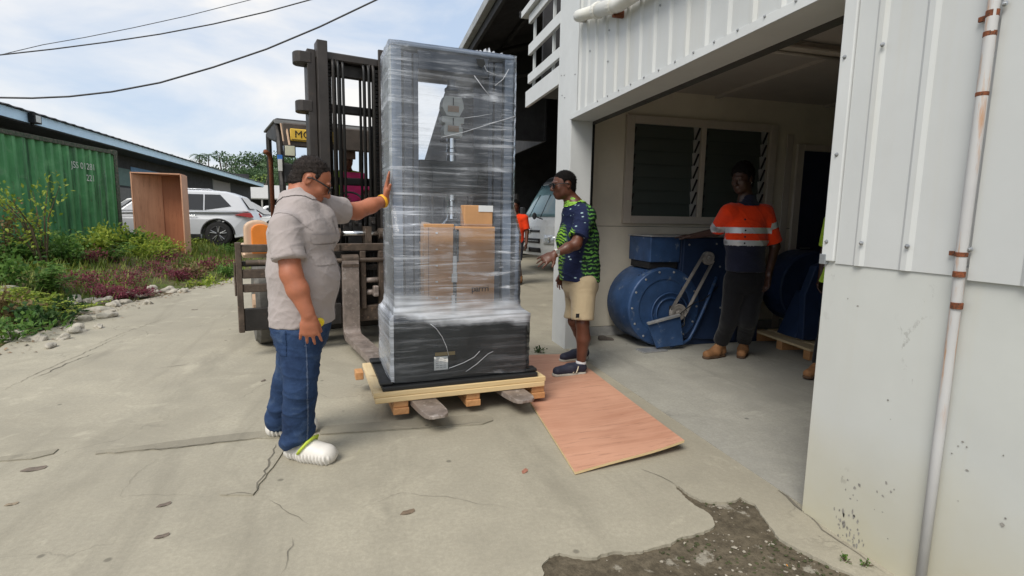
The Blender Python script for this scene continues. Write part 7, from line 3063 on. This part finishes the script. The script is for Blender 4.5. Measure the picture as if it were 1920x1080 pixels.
# dim clutter on a rack in the shed
rk = thing('storage_rack', 'dim metal rack of bottles and parts deep in the dark shed', 'rack', (4.35, 17.6, 0))
for xx in (-.5, .5):
    m = MB()
    m.bx(xx - .03, xx + .03, -.2, .2, 0, 2.2)
    obj('rack_post', m, m_steel2, rk)
for z in (.5, 1.15, 1.75):
    m = MB()
    m.bx(-.55, .55, -.22, .22, z, z + .04)
    obj('shelf', m, m_steel2, rk)
for k in range(9):
    z = (.54, 1.19, 1.79)[k % 3]
    tag(obj('container_tub', MB().bx(3.9 + .105 * k, 3.98 + .105 * k, 17.45, 17.60, z, z + .16 + .03 * (k % 4)), (m_trim, m_lblue, m_mgrey)[k % 3], None, bevel=.01),
        ('white', 'blue', 'grey')[k % 3] + ' tub on the ' + ('bottom', 'middle', 'top')[k % 3] + ' shelf of the shed rack, ' + ('nearest the forklift', 'in the middle', 'nearest the minibus')[k // 3], 'tub', 'tubs on the shed rack')

# ------------------------------------------------------------------ foliage
def leaf_mat(name, a, b, trans=.35):
    t = NT(name)
    g = t.n.new('ShaderNodeNewGeometry')
    c = t.ramp(g.outputs['Random Per Island'], [(.0, a), (.55, tuple((x + y) / 2 for x, y in zip(a, b))), (1.0, b)])
    t.color(c)
    t.set(Roughness=.55, Specular_IOR_Level=.3)
    tr = t.n.new('ShaderNodeBsdfTranslucent')
    t.link(c, tr.inputs[0])
    mx = t.n.new('ShaderNodeMixShader')
    mx.inputs[0].default_value = trans
    t.link(t.b.outputs[0], mx.inputs[1])
    t.link(tr.outputs[0], mx.inputs[2])
    t.link(mx.outputs[0], t.n['Material Output'].inputs[0])
    return t.m


m_lf_y = leaf_mat('leaf_yellow_green', (.13, .22, .025), (.44, .50, .08), .45)
m_lf_g = leaf_mat('leaf_mid_green', (.05, .13, .028), (.18, .31, .065), .45)
m_lf_d = leaf_mat('leaf_dark_green', (.022, .065, .02), (.08, .15, .04), .4)
m_lf_m = leaf_mat('leaf_magenta', (.14, .03, .05), (.32, .085, .12), .4)
m_lf_b = leaf_mat('leaf_brown', (.14, .10, .04), (.26, .19, .09))
m_stem = M('stem_brown', (.10, .075, .045), .9, var=.3)


def leaf(m_, p, d, n, L, w):
    """bent leaf: two quads folded along the midrib"""
    d = d.normalized()
    s = d.cross(n)
    if s.length < 1e-4:
        return
    s = s.normalized() * w
    n = s.cross(d).normalized()
    a, b, c = p, p + d * L * .5 + n * L * .08, p + d * L - n * L * .05
    m_.add([a, b + s, c, b - s, b], [(0, 1, 4), (1, 2, 4), (2, 3, 4), (3, 0, 4)])


def rv(r_, s=1.0):
    return Vector((r_.gauss(0, s), r_.gauss(0, s), r_.gauss(0, s)))


def shrub(name, label, cat, base, w, h, n, L, mat, seed, group=None, kind='round', stems=7):
    r_ = random.Random(seed)
    p = thing(name, label, cat, base, r_.uniform(0, 6), group)
    st, fo_ = MB(), MB()
    for k in range(stems):
        a = r_.uniform(0, 6.283)
        rad = w * r_.uniform(.15, 1.0)
        tip = Vector((math.cos(a) * rad, math.sin(a) * rad, h * r_.uniform(.55, 1.0) * (1 - .35 * (rad / w) ** 2)))
        mid = Vector((tip.x * .35, tip.y * .35, tip.z * .6))
        path = [Vector((tip.x * .05, tip.y * .05, -.03)), mid, tip]
        st.tube(path, [.008 * h + .003, .005 * h + .002, .002], 5)
        for q in range(n // stems):
            u = r_.uniform(.25, 1.05)
            c = path[0].lerp(mid, u * 2) if u < .5 else mid.lerp(tip, u * 2 - 1)
            if kind == 'fern':
                # pinnate frond: leaflets either side of a drooping rib
                fd = (Vector((r_.gauss(0, 1), r_.gauss(0, 1), r_.uniform(-.1, .5)))).normalized()
                ln = L * r_.uniform(2.2, 4.0)
                sd = fd.cross(Vector((0, 0, 1))).normalized()
                for j in range(6):
                    cc = c + fd * ln * j / 6 - Vector((0, 0, ln * .5 * (j / 6) ** 2))
                    for s in (-1, 1):
                        leaf(fo_, cc, sd * s + fd * .45 + Vector((0, 0, r_.gauss(0, .12))), Vector((0, 0, 1)) + rv(r_, .15), L * (1 - .08 * j), L * .26)
            else:
                d = (c - Vector((0, 0, h * .3))).normalized() * .6 + rv(r_, .55) + Vector((0, 0, .25))
                leaf(fo_, c + rv(r_, w * .10), d, Vector((0, 0, 1)) + rv(r_, .5), L * r_.uniform(.6, 1.3), L * r_.uniform(.22, .34))
    obj('stems', st, m_stem, p)
    f_ = obj('foliage', fo_, mat, p)
    f_['kind'] = 'stuff'
    return p


def gz(x, y):
    return ground_z(x, y)


def spot(px, py, z=.1):
    g = gnd(px, py, z)
    for _ in range(4):
        g = gnd(px, py, gz(g.x, g.y))
    return (g.x, g.y, gz(g.x, g.y))


# tall sapling in front of the container
q = spot(85, 500)
shrub('sapling', 'tall thin yellow leaved sapling in front of the green container', 'sapling', (q[0], q[1], q[2]), .75, 1.75, 420, .075, m_lf_y, 101, None, 'round', 9)
q = spot(20, 515)
shrub('sapling', 'second dry sapling at the left edge before the container', 'sapling', (q[0], q[1], q[2]), .6, 1.15, 320, .07, m_lf_b, 102, None, 'round', 8)
big = [  # px, py, width, height, leaves, leaf size, material, kind
    ('bushy yellow green shrub against the foot of the plywood case', 225, 492, .75, .62, 700, .09, m_lf_y, 'round'),
    ('yellow green shrub in front of the dark gap beside the case', 270, 488, .55, .50, 480, .085, m_lf_y, 'round'),
    ('ferny green plant spreading below the container lettering', 150, 520, .8, .55, 110, .075, m_lf_g, 'fern'),
    ('ferny green plant between the sapling and the magenta patch', 90, 560, .8, .50, 110, .075, m_lf_g, 'fern'),
    ('dark green bush at the left edge below the container', 20, 570, .8, .42, 520, .085, m_lf_g, 'round'),
    ('mid green ferny bush behind the magenta plants', 215, 535, .7, .42, 90, .06, m_lf_g, 'fern'),
    ('feathery light green plant near the road edge', 95, 600, .55, .34, 85, .055, m_lf_y, 'fern'),
    ('dark leafed plant with drooping leaves near the road edge', 80, 622, .45, .30, 300, .09, m_lf_d, 'round'),
    ('dark leafed clump at the end of the stone row', 118, 594, .30, .28, 220, .075, m_lf_d, 'round'),
    ('leafy bush at the lower left corner of the bed', 25, 640, .45, .34, 300, .075, m_lf_g, 'round'),
    ('dark green spreading bush right of the plywood case', 400, 508, .55, .34, 420, .06, m_lf_m, 'round'),
    ('small green weed bush by the wheel of the silver SUV', 350, 480, .7, .28, 320, .06, m_lf_y, 'round'),
    ('low weed bush behind the left arm of the forklift guard', 440, 486, .6, .30, 320, .06, m_lf_g, 'round'),
    ('dark bush close to the rear bumper of the SUV', 478, 470, .7, .42, 420, .07, m_lf_d, 'round'),
    ('grassy clump on the road side of the stones', 385, 535, .45, .20, 240, .07, m_lf_y, 'round'),
    ('ferny plant beside the container corner post', 190, 500, .6, .50, 90, .07, m_lf_g, 'fern'),
    ('green fern clump directly behind the sapling', 50, 520, .8, .55, 110, .07, m_lf_g, 'fern'),
    ('yellowing plant by the left edge of the frame', 5, 605, .5, .40, 300, .07, m_lf_b, 'round'),
    ('tall yellow green bush covering the container foot below the lettering', 190, 482, .7, .52, 640, .10, m_lf_y, 'round'),
    ('leafy bush hiding the lower left corner of the plywood case', 245, 478, .6, .55, 560, .09, m_lf_g, 'round'),
    ('pale grassy bush hiding the foot of the plywood case', 300, 484, .7, .36, 520, .08, m_lf_y, 'round'),
    ('dense mid green bush in the middle of the bed', 130, 545, .85, .48, 720, .08, m_lf_g, 'round'),
    ('bright fern in the middle of the bed', 175, 524, .75, .46, 110, .07, m_lf_y, 'fern'),
    ('broad dark fern left of the bright fern', 60, 545, .85, .45, 110, .08, m_lf_g, 'fern'),
    ('light green fern above the leafy corner', 40, 590, .7, .42, 100, .07, m_lf_y, 'fern'),
    ('wide grassy bush between the crimson clumps', 265, 522, .8, .34, 640, .075, m_lf_y, 'round'),
    ('green tangle next to the sapling at the container', 110, 505, .8, .48, 600, .085, m_lf_g, 'round'),
    ('dark tangle at the container near the left edge', 15, 520, .8, .50, 600, .09, m_lf_g, 'round'),
    ('straw coloured tussock by the road bend', 360, 518, .6, .26, 420, .08, m_lf_b, 'round'),
    ('low green tussock nearest the forklift guard', 425, 518, .5, .22, 360, .07, m_lf_g, 'round'),
]
for i, (lab, px, py, w, h_, n_, L_, mt, kd) in enumerate(big):
    shrub('shrub' if kd == 'round' else 'fern_plant', lab, 'shrub' if kd == 'round' else 'fern', spot(px, py), w, h_, n_, L_, mt, 200 + i, 'plants in the overgrown bed', kd)
mag = [('magenta ground plant nearest the stone row', 195, 550, .55, .22), ('burgundy plant behind the row of stones', 170, 540, .5, .24), ('reddish low plant between stones and ferns', 225, 556, .42, .17), ('crimson clump farther up the bed', 300, 520, .6, .26), ('wine coloured clump beside the pale boulder', 335, 522, .45, .22), ('purple plant closest to the road among the stones', 262, 548, .28, .14), ('large crimson mat in the middle of the bed', 240, 538, .7, .24), ('dull red plant below the container corner', 150, 548, .5, .2), ('wine red bush right of the crimson mat', 318, 508, .55, .22)]
for i, (lab, px, py, w, h_) in enumerate(mag):
    shrub('magenta_plant', lab, 'plant', spot(px, py), w, h_, 620, .042, m_lf_m, 300 + i, 'magenta plants in the bed', 'round', 14)

# grass over the bed: nobody could count the blades
gr = MB()
r_ = random.Random(77)
cnt_ = 0
while cnt_ < 16000:
    x, y = r_.uniform(-9.5, -2.4), r_.uniform(6.0, 21.5)
    d_ = road_edge(y) - x
    if d_ < .12:
        continue
    if r_.random() > (.35 + .65 * sstep(.3, 1.2, d_)) * (.4 + .6 * (math.sin(x * 1.7 + y) > -.2)):
        continue
    z_ = gz(x, y)
    L_ = r_.uniform(.06, .22)
    a = r_.uniform(0, 6.283)
    dx, dy = math.cos(a), math.sin(a)
    w_ = .007 + .0006 * y
    gr.add([(x - dy * w_, y + dx * w_, z_), (x + dy * w_, y - dx * w_, z_), (x + dx * L_ * .6, y + dy * L_ * .6, z_ + L_)], [(0, 1, 2)])
    cnt_ += 1
tag(obj('grass', gr, leaf_mat('grass_blades', (.08, .15, .02), (.30, .33, .07), .3)), 'rough green and dry grass covering the garden bed', 'grass', kind='stuff')
# leaf litter along the road edge
lt_ = MB()
for k in range(800):
    y = r_.uniform(5.8, 13)
    x = road_edge(y) + r_.gauss(-.15, .22)
    z_ = max(gz(x, y), 0.0 if x > road_edge(y) else -1) + .008
    a = r_.uniform(0, 6.283)
    leaf(lt_, Vector((x, y, z_)), Vector((math.cos(a), math.sin(a), r_.gauss(0, .1))), Vector((r_.gauss(0, .3), r_.gauss(0, .3), 1)), r_.uniform(.02, .07), r_.uniform(.006, .016))
tag(obj('leaf_litter', lt_, leaf_mat('litter', (.10, .05, .03), (.34, .22, .13), .1)), 'dry brown leaf litter along the road edge', 'leaf litter', kind='stuff')

# weeds at the foot of the column and by the wall
q = gnd(1008, 660)
shrub('weed', 'tiny weed tuft in the concrete beside the corner column', 'weed', (q.x, q.y, 0), .10, .05, 90, .028, m_lf_d, 401)
for i, (px, py) in enumerate(((1585, 1052), (1622, 1060))):
    q = gnd(px, py)
    shrub('weed', ('small weed at the foot of the near wall', 'weed sprouting right against the near wall by the conduit')[i], 'weed', (q.x, q.y, -.01), .03, .035, 50, .014, m_lf_g, 410 + i)

# stones edging the bed
m_stone = M('stone_pale', (.40, .37, .31), .85, var=.28, vs=7, bump=.5, bs=25, col2=(.20, .18, .15), amt=.6)
stones = [(143, 566, .16), (168, 564, .15), (183, 575, .20), (203, 586, .15), (196, 562, .16), (214, 565, .17), (236, 560, .13), (241, 551, .15), (262, 550, .15), (286, 543, .17), (303, 494, .22), (317, 540, .14), (345, 541, .13), (276, 563, .10), (160, 592, .11), (145, 612, .15), (72, 628, .10), (18, 625, .16), (58, 628, .09), (370, 532, .12), (15, 571, .14), (95, 640, .08), (118, 626, .09), (185, 605, .08)]
side_w = ['at the left end of the row', 'second from the left in the row', 'largest leaning one in the row', 'flat round one in front of the row', 'half buried one at the back of the row', 'right of the leaning stone', 'wedge shaped one', 'upper one of a touching pair', 'lower one of a touching pair', 'before the magenta patch', 'alone up the slope by the crimson plant', 'flat slab one', 'at the far end of the row', 'tiny one on the concrete side', 'pale chip one', 'flat white one on the litter', 'small one near the leafy corner', 'pale one at the left edge of the frame', 'chip beside the leafy corner', 'last one before the forklift', 'among the ferns at the left edge', 'small chip on the concrete edge', 'rounded chip on the litter', 'loose one in front of the flat stone']
for i, (px, py, s) in enumerate(stones):
    q = gnd(px, py, .06)
    z_ = max(gz(q.x, q.y), 0 if q.x > road_edge(q.y) else -1)
    r2 = random.Random(900 + i)
    me = rock_mesh('stone', 900 + i, s * r2.uniform(.62, .95), s * r2.uniform(.42, .62), s * r2.uniform(.34, .55), 3, .3)
    o = obj('stone', me, m_stone, None, loc=(q.x, q.y, z_ + s * .12))
    o.rotation_euler = (0, 0, r2.uniform(0, 3.1))
    tag(o, 'pale stone edging the bed, ' + side_w[i], 'stone', 'stones edging the bed')
rub = [(road_edge(y) + r_.gauss(-.05, .2), y, .012, r_.uniform(.008, .026)) for y in [r_.uniform(6, 11) for _ in range(90)]]
rubble_mass('rubble', rub, m_rubble, 'scattered small rubble along the edge of the concrete', 'rubble')

# ------------------------------------------------------------------ trees on the far hill
m_far1 = leaf_mat('far_leaf_a', (.05, .10, .045), (.13, .20, .09), .25)
m_far2 = leaf_mat('far_leaf_b', (.12, .19, .03), (.26, .34, .07), .25)
m_bark = M('bark_grey', (.13, .11, .09), .9, var=.3)


def tree(label, px, Y, top_py, wid, mat, seed, n=900):
    r_ = random.Random(seed)
    P = at(px, top_py, Y)
    zb = hill_z(P.x, Y) if Y > 130 else ground_z(P.x, Y)
    h = P.z - zb
    p = thing('tree', label, 'tree', (P.x, Y, zb - .3), 0, 'trees on the far hill')
    tr, cr = MB(), MB()
    tr.tube([(0, 0, 0), (wid * .04, 0, h * .35), (0, wid * .03, h * .6)], [.05 * h, .035 * h, .02 * h], 7)
    cl = []
    for k in range(11):
        a = r_.uniform(0, 6.283)
        rr = wid * r_.uniform(.1, .62)
        c = Vector((math.cos(a) * rr, math.sin(a) * rr, h * r_.uniform(.42, .90)))
        cl.append((c, wid * r_.uniform(.20, .36)))
        tr.tube([(0, 0, h * .4), c], [.018 * h, .006 * h], 5)
    for k in range(n):
        c, s = r_.choice(cl)
        v = rv(r_).normalized() * s * r_.uniform(.55, 1.05)
        v.z *= .7
        leaf(cr, c + v, v + rv(r_, s * .6), Vector((0, 0, 1)) + rv(r_, .5), s * r_.uniform(.22, .42), s * r_.uniform(.09, .16))
    obj('trunk', tr, m_bark, p)
    f_ = obj('crown', cr, mat, p)
    f_['kind'] = 'stuff'


tr_list = [('small bushy tree just above the blue fascia', 325, 190, 287, 5), ('rounded tree left of the palms', 360, 210, 290, 6), ('tall airy tree standing above the hill line', 415, 200, 277, 7), ('broad dark tree on the ridge behind the airy tree', 450, 215, 288, 8),
           ('wide flat topped tree in the middle of the ridge', 480, 220, 287, 9), ('dense tree at the right end of the ridge', 515, 215, 289, 8), ('hill tree low on the slope under the airy tree', 420, 175, 312, 6), ('hill tree low on the slope at mid ridge', 455, 170, 314, 7),
           ('hill tree half hidden by the exhaust stack', 500, 172, 312, 7), ('tree seen beyond the cab pillar', 545, 205, 294, 8), ('tree behind the head of the man in grey', 585, 205, 305, 8), ('low tree seen through the mast', 650, 200, 330, 8), ('low tree seen between mast chains', 700, 200, 345, 7), ('leftmost slope tree under the palms', 385, 172, 322, 6), ('slope tree above the pale shed roof', 530, 165, 322, 6)]
for i, (lab, px, Y, ty, w_) in enumerate(tr_list):
    tree(lab, px, Y, ty, w_, m_far1, 500 + i)
tree('yellow green tree above the pale roofed shed', 487, 80, 310, 2.8, m_far2, 540, 700)


def palm(label, px, Y, top_py, seed):
    r_ = random.Random(seed)
    P = at(px, top_py, Y)
    zb = hill_z(P.x, Y)
    h = P.z - zb - 1
    p = thing('palm_tree', label, 'palm tree', (P.x, Y, zb - .3), 0, 'palms on the far hill')
    tr, cr = MB(), MB()
    tr.tube([(0, 0, 0), (.3, 0, h * .5), (.5, .2, h)], [.28, .2, .16], 6)
    for k in range(13):
        a = 6.283 * k / 13 + r_.uniform(-.2, .2)
        d = Vector((math.cos(a), math.sin(a), 0))
        up_ = r_.uniform(-.1, .9)
        pts = [Vector((.5, .2, h)) + d * 3.0 * u + Vector((0, 0, up_ * 2.2 * u - 2.6 * u * u)) for u in (0, .25, .5, .75, 1)]
        sd = d.cross(Vector((0, 0, 1)))
        for a_, b_ in zip(pts, pts[1:]):
            for s in (-1, 1):
                for j in range(3):
                    c = a_.lerp(b_, j / 3)
                    leaf(cr, c, sd * s + d * .5 - Vector((0, 0, .35)), Vector((0, 0, 1)), .95, .10)
    obj('trunk', tr, m_bark, p)
    f_ = obj('crown', cr, m_far1, p)
    f_['kind'] = 'stuff'


palm('left palm of the pair on the far hill', 370, 205, 283, 1)
palm('right palm of the pair on the far hill', 387, 205, 282, 2)

# hillside scrub reads as one mass
sc_ = MB()
r_ = random.Random(9)
for k in range(12000):
    az, Y = R(r_.uniform(-22, 6)), r_.uniform(140, 245)
    x = Y * math.tan(az)
    z_ = hill_z(x, Y)
    if z_ < -.6:
        continue
    leaf(sc_, Vector((x, Y, z_ + r_.uniform(0, 2.2))), rv(r_) + Vector((0, -.3, .6)), rv(r_) + Vector((0, 0, 1)), r_.uniform(.8, 2.0), r_.uniform(.3, .8))
tag(obj('hill_scrub', sc_, m_far1), 'dense green scrub covering the far hillside', 'scrub', kind='stuff')

# ------------------------------------------------------------------ litter on the concrete
m_dead = M('dead_leaf', (.15, .12, .095), .8, var=.3, vs=30)
m_butt = M('litter_orange', (.75, .30, .04), .7)
def dead_leaf(label, px, py, s, mt=m_dead, rz=0.0):
    q = gnd(px, py)
    m_ = MB()
    s *= .8
    nn = 12
    rim = [(s * math.cos(6.283 * i / nn) * (1 + .15 * math.sin(i * 2.3)), s * .55 * math.sin(6.283 * i / nn), .003 + .0025 * math.sin(i * 1.7)) for i in range(nn)]
    m_.add([(0, 0, .003)] + rim, [(0, i + 1, (i + 1) % nn + 1) for i in range(nn)])
    o_ = obj('fallen_leaf', m_, mt, None, loc=(q.x, q.y, .001))
    so_ = o_.modifiers.new('s', 'SOLIDIFY')
    so_.thickness = .0015
    o_.rotation_euler = (0, 0, rz)
    tag(o_, label, 'leaf', 'dead leaves on the concrete')
dead_leaf('large brown leaf on the concrete at far left', 64, 880, .065, rz=.2)
dead_leaf('brown leaf on the concrete below the L shaped patch', 308, 947, .036, rz=.5)
dead_leaf('dark leaf on the concrete nearest the bottom left', 304, 1006, .034, rz=.4)
dead_leaf('round brown stain like leaf below the clogs', 765, 961, .042, M('dead_leaf2', (.17, .125, .085), .8), .3)
dead_leaf('reddish leaf on the concrete left of the plywood corner', 984, 884, .035, M('dead_leaf_red', (.34, .15, .10), .8), .9)
dead_leaf('small dark leaf in front of the L shaped patch', 22, 946, .03, M('dead_leaf3', (.25, .20, .14), .8), .3)
dead_leaf('dry leaf on the concrete near the bed', 365, 581, .05, rz=.1)
dead_leaf('leaf chip on the concrete behind the man', 494, 714, .035, rz=1.2)
for i, (px, py, rz) in enumerate(((1160, 1065, .8), (1478, 1056, 1.2), (1494, 1070, 1.6))):
    q = gnd(px, py)
    m = MB()
    m.tube([(-.014, 0, .008), (.014, 0, .008)], .0045, 8)
    o = obj('cigarette_butt', m, m_butt, None, loc=(q.x, q.y, -.026))
    o.rotation_euler = (0, 0, rz)
    tag(o, ('orange cigarette butt at the left of the broken hole', 'orange cigarette butt nearest the wall in the hole', 'lower orange butt beside the wall in the hole')[i], 'cigarette butt', 'orange butts in the hole')
q = gnd(1136, 638)
m = MB()
m.prism([(-.09, 0), (.09, 0), (.085, .02), (.02, .03), (-.03, .05), (-.085, .045)], -.035, .035)
o = obj('old_shoe', m, M('old_shoe', (.10, .085, .075), .8, var=.3, vs=20), None, bevel=.012, seg=3, loc=(q.x, q.y, .004))
o.rotation_euler = (0, 0, R(-12))
tag(o, 'old dark shoe lying by the back wall near the door guide', 'shoe')
